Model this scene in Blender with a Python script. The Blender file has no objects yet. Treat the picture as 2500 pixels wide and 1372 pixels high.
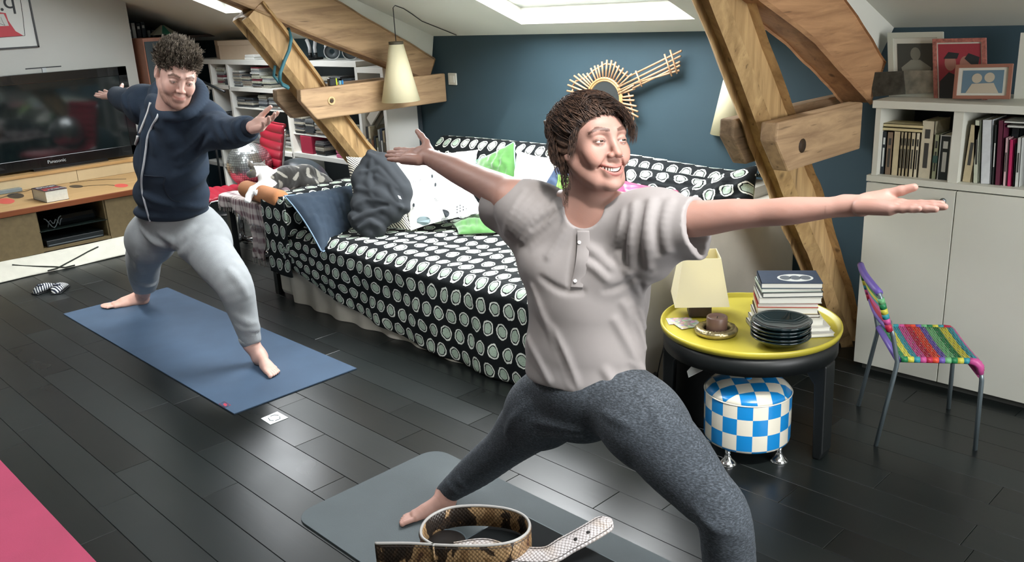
import bpy, math, random
import numpy as np
from mathutils import Vector, Matrix
random.seed(7); RNG = np.random.default_rng(7)
SC = bpy.context.scene
COL = SC.collection
R_ = math.radians
# ------------------------------------------------------------------ camera
F_PX = 2154.5; PITCH, ROLL, YAW = R_(17.318), R_(-2.915), R_(-46.25); EYE = 1.68
FW = np.array([math.sin(YAW)*math.cos(PITCH), math.cos(YAW)*math.cos(PITCH), -math.sin(PITCH)])
_r0 = np.array([math.cos(YAW), -math.sin(YAW), 0]); _u0 = np.cross(_r0, FW)
RT = math.cos(ROLL)*_r0 + math.sin(ROLL)*_u0; UP = -math.sin(ROLL)*_r0 + math.cos(ROLL)*_u0
CAM = np.array([0., 0., EYE])
cd = bpy.data.cameras.new('camera'); cam = bpy.data.objects.new('camera', cd); COL.objects.link(cam)
cd.sensor_width = 36; cd.lens = F_PX*36/2500; cd.clip_start = .05
cam.matrix_world = Matrix(((RT[0], UP[0], -FW[0], 0), (RT[1], UP[1], -FW[1], 0), (RT[2], UP[2], -FW[2], EYE), (0, 0, 0, 1)))
SC.camera = cam
# ------------------------------------------------------------------ world, lights, exposure
SC.view_settings.view_transform = 'Standard'; SC.view_settings.look = 'None'
SC.view_settings.exposure = 0.42; SC.view_settings.gamma = 1; SC.view_settings.use_curve_mapping = False
wd = bpy.data.worlds.new('sky'); SC.world = wd; wd.use_nodes = True
bg = wd.node_tree.nodes['Background']; bg.inputs[0].default_value = (.90, .95, 1, 1); bg.inputs[1].default_value = 7.0
def ceil_z(y): return 1.50 + .42*(4.15 - y)
def area(name, loc, rot, sx, sy, power, col=(1, 1, 1), spread=180):
    l = bpy.data.lights.new(name, 'AREA'); l.shape = 'RECTANGLE'; l.size = sx; l.size_y = sy; l.energy = power; l.color = col
    l.spread = R_(spread)
    o = bpy.data.objects.new(name, l); o.location = loc; o.rotation_euler = rot; COL.objects.link(o); return o
SLOPE = math.atan(.42)
# daylight lamps standing in the skylight openings (xmin, xmax, ymin, ymax on the sloping ceiling)
SKYL = [(-3.97, -2.71, 2.75, 3.99), (-6.95, -5.65, 2.30, 3.60), (-.75, .25, .75, 1.95), (-4.4, -3.3, -.1, 1.1)]
for i, (x0, x1, y0, y1) in enumerate(SKYL):
    yc = (y0+y1)/2; zc = ceil_z(yc)
    pw = (70, 20, 46, 45)[i]
    area('skylight_daylight', ((x0+x1)/2, yc+.16*.39, zc+.16*.92), (-SLOPE, 0, 0), x1-x0-.04, (y1-y0)*1.08-.04, pw, (.97, .99, 1.0))
# daylight in the window of the right-hand wall (y .9..2.9, z .9..2.2)
area('window_daylight', (2.22, 1.9, 1.55), (0, R_(90), 0), 1.26, 1.96, 46, (1.0, .98, .95))
sun = bpy.data.lights.new('sun', 'SUN'); sun.energy = 2.6; sun.angle = R_(3); sun.color = (1, .96, .90)
so = bpy.data.objects.new('sun', sun); COL.objects.link(so)
_sd = Vector((-.62, .36, -1.06)).normalized()      # direction the sunlight travels, in through the skylight on the right
so.rotation_euler = _sd.to_track_quat('-Z', 'Y').to_euler(); so.location = (1, -1, 5)

# ------------------------------------------------------------------ pixel -> point helpers (a pixel of the photograph on a real plane of the room)
def W(px, py, **k):
    v = FW + RT*(px-1250)/F_PX - UP*(py-686)/F_PX
    if 'd' in k: t = k['d']
    elif 'x' in k: t = k['x']/v[0]
    elif 'y' in k: t = k['y']/v[1]
    elif 'c' in k: t = (1.5+.42*4.15-EYE)/(v[2]+.42*v[1])
    else: t = (k['z']-EYE)/v[2]
    return CAM + v*t
def depth(p): return float((np.asarray(p)-CAM) @ FW)
# ------------------------------------------------------------------ object helpers
MW = {}
def _name(n): return n
def empty(name, label=None, cat=None, loc=(0, 0, 0), rz=0, group=None, kind=None, rot=None):
    o = bpy.data.objects.new(name, None); COL.objects.link(o); o.empty_display_size = .05
    o.location = loc; o.rotation_euler = rot if rot else (0, 0, rz)
    MW[o.name] = Matrix.Translation(Vector(loc)) @ o.rotation_euler.to_matrix().to_4x4()
    return tag(o, label, cat, group, kind)
def tag(o, label=None, cat=None, group=None, kind=None):
    if label: o['label'] = label
    if cat: o['category'] = cat
    if group: o['group'] = group
    if kind: o['kind'] = kind
    return o
def mesh_obj(name, V, Fc, m, parent=None, world=True, origin=None, smooth=False, uv=None, cols=None, mats=None, fm=None, auto=None):
    """V (n,3) array, Fc list of index tuples.  world=True: V given in room coordinates."""
    V = np.asarray(V, dtype=np.float64).reshape(-1, 3)
    base = Matrix.Identity(4)
    if parent is not None and world:
        inv = np.array(MW[parent.name].inverted()); V = V @ inv[:3, :3].T + inv[:3, 3]
    if origin is not None:
        V = V - np.asarray(origin)
    me = bpy.data.meshes.new(name)
    if isinstance(Fc, np.ndarray):
        n, k = Fc.shape
        me.vertices.add(len(V)); me.vertices.foreach_set('co', V.astype(np.float32).ravel())
        me.loops.add(n*k); me.loops.foreach_set('vertex_index', Fc.astype(np.int32).ravel())
        me.polygons.add(n); me.polygons.foreach_set('loop_start', np.arange(0, n*k, k, dtype=np.int32))
        me.update(calc_edges=True)
    else:
        me.from_pydata([tuple(v) for v in V], [], Fc); me.update()
    for mm in (mats or [m]): me.materials.append(mm)
    if fm is not None: me.polygons.foreach_set('material_index', np.asarray(fm, dtype=np.int32))
    if smooth: me.polygons.foreach_set('use_smooth', np.ones(len(me.polygons), dtype=bool))
    if uv is not None:
        l = me.uv_layers.new(name='UVMap'); l.data.foreach_set('uv', np.asarray(uv, dtype=np.float32).ravel())
    if cols is not None:
        a = me.color_attributes.new('Col', 'FLOAT_COLOR', 'POINT'); a.data.foreach_set('color', np.asarray(cols, dtype=np.float32).ravel())
    o = bpy.data.objects.new(name, me); COL.objects.link(o)
    if origin is not None: o.location = origin
    if parent is not None: o.parent = parent
    pm = MW[parent.name] if parent is not None else Matrix.Identity(4)
    MW[o.name] = pm @ Matrix.Translation(Vector(origin) if origin is not None else Vector((0, 0, 0)))
    return o
def frame(d, hint=(0, 0, 1)):
    d = Vector(d).normalized(); h = Vector(hint)
    if abs(d.dot(h)) > .98: h = Vector((1, 0, 0)) if abs(d.x) < .9 else Vector((0, 1, 0))
    a = h.cross(d).normalized(); b = d.cross(a); return a, b, d
class B:
    """collects simple solids into ONE mesh object"""
    def __init__(s): s.v = []; s.f = []; s.sm = []
    def add(s, V, Fc, smooth=False):
        n = len(s.v); s.v += [tuple(map(float, p)) for p in V]; s.f += [tuple(i+n for i in f) for f in Fc]; s.sm += [smooth]*len(Fc); return s
    def box(s, c, size, R=None, rz=0):
        hx, hy, hz = [q/2 for q in size]; M = R if R is not None else Matrix.Rotation(rz, 3, 'Z')
        V = [Vector(c)+M @ Vector((x*hx, y*hy, z*hz)) for x in (-1, 1) for y in (-1, 1) for z in (-1, 1)]
        return s.add(V, [(0, 1, 3, 2), (4, 6, 7, 5), (0, 4, 5, 1), (2, 3, 7, 6), (0, 2, 6, 4), (1, 5, 7, 3)])
    def bx(s, x0, x1, y0, y1, z0, z1): return s.box(((x0+x1)/2, (y0+y1)/2, (z0+z1)/2), (x1-x0, y1-y0, z1-z0))
    def cbox(s, c, size, r=.01, R=None, rz=0):
        """box with chamfered edges"""
        h = [q/2 for q in size]; r = min(r, min(h)*.98); M = R if R is not None else Matrix.Rotation(rz, 3, 'Z'); V = []; idx = {}
        for sx in (-1, 1):
            for sy in (-1, 1):
                for sz in (-1, 1):
                    for a in range(3):
                        p = [sx*(h[0]-r), sy*(h[1]-r), sz*(h[2]-r)]; p[a] = (sx, sy, sz)[a]*h[a]
                        idx[(sx, sy, sz, a)] = len(V); V.append(Vector(c)+M @ Vector(p))
        Fc = []
        for a in range(3):
            b, d = (a+1) % 3, (a+2) % 3
            for t in (-1, 1):
                q = []
                for (u, w) in ((-1, -1), (1, -1), (1, 1), (-1, 1)):
                    k = [0, 0, 0]; k[a] = t; k[b] = u; k[d] = w; q.append(idx[(*k, a)])
                Fc.append(tuple(q if t > 0 else q[::-1]))
        for a in range(3):
            b, d = (a+1) % 3, (a+2) % 3
            for u in (-1, 1):
                for w in (-1, 1):
                    k0 = [0]*3; k0[a] = -1; k0[b] = u; k0[d] = w; k1 = list(k0); k1[a] = 1
                    q = (idx[(*k0, b)], idx[(*k1, b)], idx[(*k1, d)], idx[(*k0, d)])
                    Fc.append(q if u*w > 0 else q[::-1])
        for sx in (-1, 1):
            for sy in (-1, 1):
                for sz in (-1, 1):
                    q = tuple(idx[(sx, sy, sz, a)] for a in range(3)); Fc.append(q if sx*sy*sz > 0 else q[::-1])
        return s.add(V, Fc)
    def tube(s, pts, r, n=8, cap=True, closed=False, smooth=True, flat=1.0, hint=(0, 0, 1)):
        pts = [Vector(p) for p in pts]; N = len(pts); rr = r if hasattr(r, '__len__') else [r]*N; V = []; Fc = []
        a = None
        for i, p in enumerate(pts):
            if closed: d = pts[(i+1) % N]-pts[i-1]
            else: d = pts[min(i+1, N-1)]-pts[max(i-1, 0)]
            if d.length < 1e-9: d = Vector((0, 0, 1))
            d.normalize()
            if a is None: a, b, _ = frame(d, hint)
            else:
                a = (a - d*a.dot(d)); a = a.normalized() if a.length > 1e-6 else frame(d, hint)[0]; b = d.cross(a)
            for k in range(n):
                t = 2*math.pi*k/n; V.append(p + a*math.cos(t)*rr[i] + b*math.sin(t)*rr[i]*flat)
        for i in range(N if closed else N-1):
            j = (i+1) % N
            for k in range(n): Fc.append((i*n+k, i*n+(k+1) % n, j*n+(k+1) % n, j*n+k))
        if cap and not closed: Fc += [tuple(range(n))[::-1], tuple((N-1)*n+k for k in range(n))]
        return s.add(V, Fc, smooth)
    def cyl(s, p0, p1, r0, r1=None, n=16, smooth=True): return s.tube([p0, p1], [r0, r0 if r1 is None else r1], n, smooth=smooth)
    def lathe(s, prof, c=(0, 0, 0), n=32, axis=(0, 0, 1), smooth=True, closed=False, cap=True):
        a, b, d = frame(axis); c = Vector(c); V = []; Fc = []; N = len(prof)
        for (r, z) in prof:
            for k in range(n):
                t = 2*math.pi*k/n; V.append(c + d*z + (a*math.cos(t)+b*math.sin(t))*r)
        for i in range(N if closed else N-1):
            j = (i+1) % N
            for k in range(n): Fc.append((i*n+k, i*n+(k+1) % n, j*n+(k+1) % n, j*n+k))
        if cap and not closed: Fc += [tuple(range(n))[::-1], tuple((N-1)*n+k for k in range(n))]
        return s.add(V, Fc, smooth)
    def sphere(s, c, r, n=16, sc=(1, 1, 1)):
        prof = [(max(1e-4, r*math.sin(math.pi*i/n)), -r*math.cos(math.pi*i/n)) for i in range(n+1)]
        t = B().lathe(prof, (0, 0, 0), 2*n); V = [(p[0]*sc[0]+c[0], p[1]*sc[1]+c[1], p[2]*sc[2]+c[2]) for p in t.v]
        return s.add(V, t.f, True)
    def prism(s, poly, ext):
        """poly: list of 3D points of one planar face, ext: extrusion vector"""
        n = len(poly); V = [Vector(p) for p in poly] + [Vector(p)+Vector(ext) for p in poly]
        nv = Vector((0, 0, 0))
        for i in range(n): nv += Vector(poly[i]).cross(Vector(poly[(i+1) % n]))
        fl = nv.dot(Vector(ext)) > 0
        Fc = [tuple(range(n))[::-1], tuple(range(n, 2*n))] + [(i, (i+1) % n, n+(i+1) % n, n+i) for i in range(n)]
        if not fl: Fc = [f[::-1] for f in Fc]
        return s.add(V, Fc)
    def build(s, name, m, parent=None, world=True, origin=None, bevel=0, uvs=None, seg=2, boxuv=False):
        uv = None
        o = mesh_obj(name, s.v, s.f, m, parent, world, origin)
        o.data.polygons.foreach_set('use_smooth', s.sm)
        if boxuv: box_uv(o.data)
        if bevel:
            md = o.modifiers.new('bevel', 'BEVEL'); md.width = bevel; md.segments = seg; md.limit_method = 'ANGLE'; md.angle_limit = R_(40)
        return o
def box_uv(me):
    l = me.uv_layers.new(name='UVMap'); n = len(me.polygons)
    co = np.zeros(len(me.vertices)*3); me.vertices.foreach_get('co', co); co = co.reshape(-1, 3)
    out = np.zeros((len(me.loops), 2))
    for p in me.polygons:
        N = p.normal; a = max(range(3), key=lambda i: abs(N[i])); u, w = [(1, 2), (0, 2), (0, 1)][a]
        for li in p.loop_indices:
            c = co[me.loops[li].vertex_index]; out[li] = (c[u], c[w])
    l.data.foreach_set('uv', out.ravel())
def grid_obj(name, P, m, parent=None, origin=None, UV=None, closed_u=False, solid=0, subsurf=0):
    """P: (nu,nv,3) room coordinates -> smooth sheet; UV (nu,nv,2)"""
    nu, nv = P.shape[:2]; I = np.arange(nu*nv).reshape(nu, nv)
    if closed_u: I = np.vstack([I, I[:1]])
    q = np.stack([I[:-1, :-1], I[1:, :-1], I[1:, 1:], I[:-1, 1:]], -1).reshape(-1, 4)
    uv = None
    if UV is not None: uv = UV.reshape(-1, 2)[q.ravel()]
    o = mesh_obj(name, P.reshape(-1, 3), q, m, parent, True, origin, True, uv)
    if solid:
        s = o.modifiers.new('solid', 'SOLIDIFY'); s.thickness = solid; s.offset = 0
    if subsurf:
        s = o.modifiers.new('sub', 'SUBSURF'); s.levels = subsurf; s.render_levels = subsurf
    return o
def copy_tree(o, parent=None):
    c = o.copy(); COL.objects.link(c)
    if parent is not None: c.parent = parent
    for ch in list(o.children): copy_tree(ch, c)
    return c
# ------------------------------------------------------------------ materials
MATS = {}
def srgb(h):
    if isinstance(h, str):
        h = h.lstrip('#'); h = [int(h[i:i+2], 16)/255 for i in (0, 2, 4)]
    return tuple((c/12.92 if c <= .04045 else ((c+.055)/1.055)**2.4) for c in h)+(1,)
class NT:
    def __init__(s, name):
        s.m = bpy.data.materials.new(name); s.m.use_nodes = True; s.t = s.m.node_tree; s.b = s.t.nodes['Principled BSDF']; MATS[name] = s.m
    def n(s, typ, **k):
        nd = s.t.nodes.new(typ)
        for a, v in k.items():
            if a.startswith('i_'):
                key = a[2:]; key = int(key) if key.isdigit() else key.replace('_', ' ')
                if hasattr(v, 'links') or isinstance(v, bpy.types.NodeSocket): s.t.links.new(v, nd.inputs[key])
                else: nd.inputs[key].default_value = v
            else: setattr(nd, a, v)
        return nd
    def link(s, a, b): s.t.links.new(a, b)
    def math(s, op, a, b=None, c=None):
        nd = s.t.nodes.new('ShaderNodeMath'); nd.operation = op
        for i, v in enumerate((a, b, c)):
            if v is None: continue
            if isinstance(v, bpy.types.NodeSocket): s.t.links.new(v, nd.inputs[i])
            else: nd.inputs[i].default_value = v
        return nd.outputs[0]
    def mix(s, f, a, b, mode='MIX'):
        nd = s.t.nodes.new('ShaderNodeMix'); nd.data_type = 'RGBA'; nd.blend_type = mode
        for i, v in ((0, f), (6, a), (7, b)):
            if isinstance(v, bpy.types.NodeSocket): s.t.links.new(v, nd.inputs[i])
            else: nd.inputs[i].default_value = v
        return nd.outputs[2]
    def coord(s, kind='Object', scale=(1, 1, 1), rot=(0, 0, 0), loc=(0, 0, 0)):
        tc = s.t.nodes.new('ShaderNodeTexCoord'); mp = s.t.nodes.new('ShaderNodeMapping')
        mp.inputs['Scale'].default_value = scale; mp.inputs['Rotation'].default_value = rot; mp.inputs['Location'].default_value = loc
        s.link(tc.outputs[kind], mp.inputs[0]); return mp.outputs[0]
    def ramp(s, f, stops, interp='LINEAR'):
        nd = s.t.nodes.new('ShaderNodeValToRGB'); nd.color_ramp.interpolation = interp; e = nd.color_ramp.elements
        while len(e) < len(stops): e.new(.5)
        for i, (p, c) in enumerate(stops): e[i].position = p; e[i].color = c
        s.link(f, nd.inputs[0]); return nd.outputs[0]
    def bump(s, h, st=.3, dist=.01):
        nd = s.t.nodes.new('ShaderNodeBump'); nd.inputs['Strength'].default_value = st; nd.inputs['Distance'].default_value = dist
        s.link(h, nd.inputs['Height']); s.link(nd.outputs[0], s.b.inputs['Normal']); return nd
    def set(s, **k):
        for a, v in k.items():
            key = {'col': 'Base Color', 'rough': 'Roughness', 'metal': 'Metallic', 'spec': 'Specular IOR Level', 'sheen': 'Sheen Weight', 'sss': 'Subsurface Weight',
                   'coat': 'Coat Weight', 'trans': 'Transmission Weight', 'ecol': 'Emission Color', 'estr': 'Emission Strength', 'crough': 'Coat Roughness'}[a]
            if isinstance(v, bpy.types.NodeSocket): s.link(v, s.b.inputs[key])
            else: s.b.inputs[key].default_value = v
        return s
def M(name, col=None, rough=.5, metal=0, var=.0, scale=20, bump=0, bscale=150, spec=.5, **k):
    """plain material with slight procedural variation; cached by name"""
    if name in MATS: return MATS[name]
    t = NT(name); c = srgb(col)
    co = t.coord('Object')
    if var:
        nz = t.n('ShaderNodeTexNoise', i_Vector=co, i_Scale=float(scale), i_Detail=4.0)
        d = tuple(max(0, x*(1-var)) for x in c[:3])+(1,); l = tuple(min(1, x*(1+var)) for x in c[:3])+(1,)
        t.set(col=t.ramp(nz.outputs[0], [(.3, d), (.7, l)]))
    else: t.set(col=c)
    if bump:
        nb = t.n('ShaderNodeTexNoise', i_Vector=co, i_Scale=float(bscale), i_Detail=3.0); t.bump(nb.outputs[0], bump, .003)
    t.set(rough=rough, metal=metal, spec=spec, **k); return t.m
def wood_mat(name, dark, light, axis=1, scale=1.0, rough=.55, knots=True, streak=None, bump=.25):
    if name in MATS: return MATS[name]
    t = NT(name); sc = [9*scale]*3; sc[axis] = .9*scale
    co = t.coord('Object', tuple(sc)); co2 = t.coord('Object', (2.2, 2.2, 2.2))
    n1 = t.n('ShaderNodeTexNoise', i_Vector=co, i_Scale=2.2, i_Detail=8.0, i_Roughness=.62, i_Distortion=.6)
    n2 = t.n('ShaderNodeTexNoise', i_Vector=co2, i_Scale=1.6, i_Detail=3.0)
    c = t.ramp(n1.outputs[0], [(.30, srgb(dark)), (.62, srgb(light))])
    c = t.mix(t.math('MULTIPLY', n2.outputs[0], .45), c, srgb(dark), 'MIX')
    if knots:
        sk = [2.6, 2.6, 2.6]; sk[axis] = 1.1
        v = t.n('ShaderNodeTexVoronoi', i_Vector=t.coord('Object', tuple(sk)), i_Scale=2.3)
        kf = t.ramp(v.outputs[0], [(.03, (1, 1, 1, 1)), (.09, (0, 0, 0, 1))])
        c = t.mix(t.math('MULTIPLY', kf, .75), c, srgb('#3a2413'))
        sc2 = [60*scale]*3; sc2[axis] = 5*scale
        n3 = t.n('ShaderNodeTexNoise', i_Vector=t.coord('Object', tuple(sc2)), i_Scale=1.0, i_Detail=2.0)
        cr = t.ramp(n3.outputs[0], [(.66, (0, 0, 0, 1)), (.74, (1, 1, 1, 1))])
        c = t.mix(t.math('MULTIPLY', cr, .55), c, srgb('#3b2818'))
    t.set(col=c, rough=rough, spec=.35); t.bump(n1.outputs[0], bump, .006); return t.m
WHITE = M('white_paint', '#b7b8b1', .55, var=.02, scale=3)
CEILM = M('ceiling_paint', '#d2d2c8', .8, var=.02, scale=2)
BLUE = M('blue_wall_paint', '#2f454f', .75, var=.05, scale=3, bump=.1, bscale=300)
BLACK = M('black_paint', '#15191b', .45, var=.1)
SHELFW = M('shelf_white', '#d9d9d3', .5, var=.02, scale=4)
CABW = M('cabinet_white', '#cfcfc4', .55, var=.02, scale=3)
CHROME = M('chrome', '#d8dadd', .12, 1)
STEEL = M('steel', '#8f979c', .35, .9)
# ------------------------------------------------------------------ text helper
def text_obj(name, s, size, m, origin, xdir, ydir, parent, align='CENTER', depth_=.0006):
    cu = bpy.data.curves.new(name, 'FONT'); cu.body = s; cu.size = size; cu.extrude = depth_; cu.align_x = align; cu.align_y = 'CENTER'
    o = bpy.data.objects.new(name, cu); COL.objects.link(o)
    dg = bpy.context.evaluated_depsgraph_get(); me = bpy.data.meshes.new_from_object(o.evaluated_get(dg))
    bpy.data.objects.remove(o); V = np.array([v.co for v in me.vertices]); Fc = [tuple(p.vertices) for p in me.polygons]
    if not len(V): return None
    x = Vector(xdir).normalized(); y = Vector(ydir); y = (y-x*y.dot(x)).normalized(); z = x.cross(y)
    Rm = np.array([x, y, z]).T; P = V @ Rm.T + np.asarray(origin)
    return mesh_obj(name, P, Fc, m, parent)
# ================================================================== THE ROOM
XL, XR, YF, YB, YW_ = -8.1, 2.2, -4.5, 4.15, 4.15
def struct(name, b, m, parent=None, **k):
    o = b.build(name, m, parent, **k)
    if parent is None: o['kind'] = 'structure'
    return o
# floor: dark boards, each its own piece with a groove round it
FLOORM = NT('dark_floor_boards')
t = FLOORM; oi = t.n('ShaderNodeObjectInfo'); co = t.coord('Object', (1.2, 14, 10))
nz = t.n('ShaderNodeTexNoise', i_Vector=co, i_Scale=3.0, i_Detail=6.0, i_Roughness=.6)
nb = t.n('ShaderNodeTexNoise', i_Vector=t.coord('Object', (1, 1, 1)), i_Scale=2.2, i_Detail=5.0)
base = t.mix(oi.outputs['Random'], srgb('#0b1010'), srgb('#161d1d'))
base = t.mix(t.math('MULTIPLY', nz.outputs[0], .35), base, srgb('#23211f'))
t.set(col=base, spec=.42); r = t.math('ADD', t.math('MULTIPLY', nb.outputs[0], .16), .21); r = t.math('ADD', r, t.math('MULTIPLY', oi.outputs['Random'], .08)); t.set(rough=r)
t.bump(nz.outputs[0], .10, .002); FLOORM = t.m
SUBF = M('subfloor', '#060707', .8)
fl = struct('floor', B().bx(-9.1, XR, YF, YB, -.12, -.0125), SUBF)
PW = .1483; seeds = {0: [-3.138, -4.079], 1: [-4.532, -3.358], 2: [-4.666, -2.91], 3: [-3.266, -3.848], 6: [-3.38], 7: [-2.708, -2.136], 8: [-1.776], 10: [-1.079], 12: [-.774], 13: [-1.117], 14: [-.789]}
rest = B(); nind = 0
def plank_b(b, x0, x1, y0, y1):
    g = .0007; return b.cbox(((x0+x1)/2, (y0+y1)/2, -.0065), (x1-x0-2*g, y1-y0-2*g, .013), .0013)
for row in range(-37, 23):
    y0 = .846+row*PW; y1 = min(y0+PW, YB)
    if y0 < YF or y0 > YB-.02: continue
    cuts = sorted(seeds.get(row, [random.uniform(-4, -2.6)])); xs = list(cuts)
    while xs[0] > -9.0: xs.insert(0, xs[0]-random.choice((.585, 1.17, 1.17, 1.0)))
    while xs[-1] < XR: xs.append(xs[-1]+random.choice((.585, 1.17, 1.17, 1.0)))
    xs[0] = -9.1; xs[-1] = XR
    for a, b_ in zip(xs[:-1], xs[1:]):
        if b_-a < .03: continue
        if -3 <= row <= 20 and a < .2 and b_ > -8.1 and y1 > .45 and nind < 298:
            plank_b(B(), a, b_, y0, y1).build('plank', FLOORM, fl, origin=None); nind += 1
        else: plank_b(rest, a, b_, y0, y1)
o = rest.build('plank_field', FLOORM, fl); o['kind'] = 'stuff'
# walls
wb = struct('wall_back', B().bx(-9.1, XR, YB, YB+.12, -.12, 1.56), BLUE)
struct('wall_left', B().bx(XL-.14, XL, YF, 3.27, -.01, 3.5), WHITE)
struct('wall_recess', B().bx(-9.1, -8.9, 3.05, YB+.12, 0, 2.3).bx(-8.9, -8.24, 3.05, 3.17, 0, 2.2), BLUE)
struct('wall_right', B().bx(XR, XR+.14, YF, .9, 0, 3.5).bx(XR, XR+.14, 2.9, YB+.12, 0, 3.5).bx(XR, XR+.14, .9, 2.9, 0, .9).bx(XR, XR+.14, .9, 2.9, 2.2, 3.5), WHITE)
struct('wall_front', B().bx(-9.1, XR+.14, YF-.14, YF, 0, 1.9), WHITE)
# sloping ceiling with skylight openings
def slope_panels(ylo, yhi, zf, holes, t_=.16):
    b = B(); xs = sorted({-9.1, XR+.14} | {h[0] for h in holes} | {h[1] for h in holes}); ys = sorted({ylo, yhi} | {h[2] for h in holes} | {h[3] for h in holes})
    for x0, x1 in zip(xs[:-1], xs[1:]):
        for y0, y1 in zip(ys[:-1], ys[1:]):
            if any(h[0] <= x0 and x1 <= h[1] and h[2] <= y0 and y1 <= h[3] for h in holes): continue
            b.prism([(x0, y0, zf(y0)), (x0, y1, zf(y1)), (x0, y1, zf(y1)+t_), (x0, y0, zf(y0)+t_)], (x1-x0, 0, 0))
    return b
struct('ceiling', slope_panels(-.5, YB+.12, ceil_z, SKYL), CEILM)
struct('ceiling_rear_slope', slope_panels(YF-.14, -.5, lambda y: ceil_z(-.5)+.42*(y+.5), []), CEILM)
FRAMEW = M('window_frame_white', '#e4e6e2', .45)
GL = NT('window_glass'); GL.set(col=(1, 1, 1, 1), rough=0.0, trans=1.0); GL.b.inputs['IOR'].default_value = 1.02; GL = GL.m
for i, (x0, x1, y0, y1) in enumerate(SKYL):
    f = B(); w = .045
    def beamY(xa, xb): f.prism([(xa, y0, ceil_z(y0)+.10), (xa, y1, ceil_z(y1)+.10), (xa, y1, ceil_z(y1)+.165), (xa, y0, ceil_z(y0)+.165)], (xb-xa, 0, 0))
    def beamX(ya, yb): f.prism([(x0, ya, ceil_z(ya)+.10), (x0, yb, ceil_z(yb)+.10), (x0, yb, ceil_z(yb)+.165), (x0, ya, ceil_z(ya)+.165)], (x1-x0, 0, 0))
    beamY(x0, x0+w); beamY(x1-w, x1); beamX(y0, y0+w); beamX(y1-w, y1)
    struct('window_%d' % (i+1), f, FRAMEW)

f = B(); w = .05
for (a, b_, c_, d_) in ((.9, .95, .9, 2.2), (2.85, 2.9, .9, 2.2), (1.87, 1.93, .9, 2.2), (.95, 2.85, .9, .95), (.95, 2.85, 2.15, 2.2)): f.bx(XR+.06, XR+.11, a, b_, c_, d_)
struct('window_5', f, FRAMEW)

# ------------------------------------------------------------------ roof trusses
OAK_Y = wood_mat('old_timber_along', '#866a50', '#c2a27c', axis=1, scale=1.0, rough=.6)
OAK_Z = wood_mat('old_timber_strut', '#96774f', '#d0ae7c', axis=2, scale=1.0, rough=.55)
OAK_D = wood_mat('old_timber_end', '#67543f', '#a0866a', axis=1, scale=1.4, rough=.7)
def timber(name, pts, hw, x0, x1, m, parent, ch=.012, wob=.003, seg=10, seed=0):
    """timber running in the YZ plane: pts = [(y,z)...] centre line, hw = half depths, between x0 and x1"""
    rg = np.random.default_rng(seed); b = B(); rings = []
    P = []; Hs = []
    for i in range(len(pts)-1):
        for k in range(seg if i < len(pts)-2 else seg+1):
            u = k/seg; P.append((pts[i][0]*(1-u)+pts[i+1][0]*u, pts[i][1]*(1-u)+pts[i+1][1]*u)); Hs.append(hw[i]*(1-u)+hw[i+1]*u)
    P = np.array(P); N = len(P); V = []
    T = np.gradient(P, axis=0); T /= np.linalg.norm(T, axis=1)[:, None]
    sec = [(-1, -1), (1, -1), (1, 1), (-1, 1)]
    ph = rg.uniform(0, 6, 16)
    for i in range(N):
        ny, nz_ = -T[i][1], T[i][0]; h = Hs[i]; xm, xh = (x0+x1)/2, (x1-x0)/2
        for c, (sx, sn) in enumerate(sec):
            for (ax, an) in ([(xh-ch, h), (xh, h-ch)] if sx*sn > 0 else [(xh, h-ch), (xh-ch, h)]):
                w = wob*(math.sin(i*.7+ph[c])+.6*math.sin(i*1.9+ph[c+4]))
                n_ = sn*(an+w*.8); V.append((xm+sx*(ax+w*.25), P[i][0]+ny*n_, P[i][1]+nz_*n_))
    Fc = []
    for i in range(N-1):
        for k in range(8): Fc.append((i*8+k, i*8+(k+1) % 8, (i+1)*8+(k+1) % 8, (i+1)*8+k))
    Fc += [tuple(range(8))[::-1], tuple((N-1)*8+k for k in range(8))]
    # orientation
    b.add(V, Fc); o = b.build(name, m, parent)
    import bmesh
    bm = bmesh.new(); bm.from_mesh(o.data); bmesh.ops.recalc_face_normals(bm, faces=bm.faces); bm.to_mesh(o.data); bm.free()
    return o
def peg(c, r, parent):
    b = B().lathe([(r, 0), (r, .006), (r*.72, .007), (r*.72, .002)], c, 20, (1, 0, 0)); b.build('bolt_recess', M('peg_ring', '#d8b988', .6), parent)
    B().cyl(Vector(c)+Vector((.002, 0, 0)), Vector(c)+Vector((.010, 0, 0)), r*.5, n=6, smooth=False).build('bolt_head', M('peg_dark', '#3a2a18', .6), parent)
tr = empty('roof_truss', 'old timber roof truss above the cat, its strut wound with a teal cord', 'beam', (-5.0, 3.6, 0), group=None)
timber('rafter', [(4.09, 1.275), (3.33, 1.63), (2.0, 2.205), (-.45, 3.27)], [.085, .135, .14, .12], -5.13, -4.97, OAK_Y, tr, seed=1)
timber('strut', [(4.02, .0), (3.42, .80), (2.76, 1.73)], [.085, .088, .10], -5.13, -4.955, OAK_Z, tr, ch=.035, wob=.004, seed=2)
def tie(name, y0, y1, z0, z1, xa, xb, m, parent, seed, cut=.10):
    b = B(); b.prism([(xa, y0, z1), (xa, y1, z1), (xa, y1, z0), (xa, y0+cut, z0), (xa, y0-.005, z1-.07)], (xb-xa, 0, 0))
    return b.build(name, m, parent, bevel=.008)
tie('tie_beam', 2.965, 4.145, 1.048, 1.245, -4.955, -4.905, OAK_Y, tr, 3)
tie('tie_beam', 2.93, 3.78, 1.05, 1.243, -5.185, -5.13, OAK_D, tr, 4)
peg((-4.905, 3.18, 1.155), .026, tr)
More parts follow.
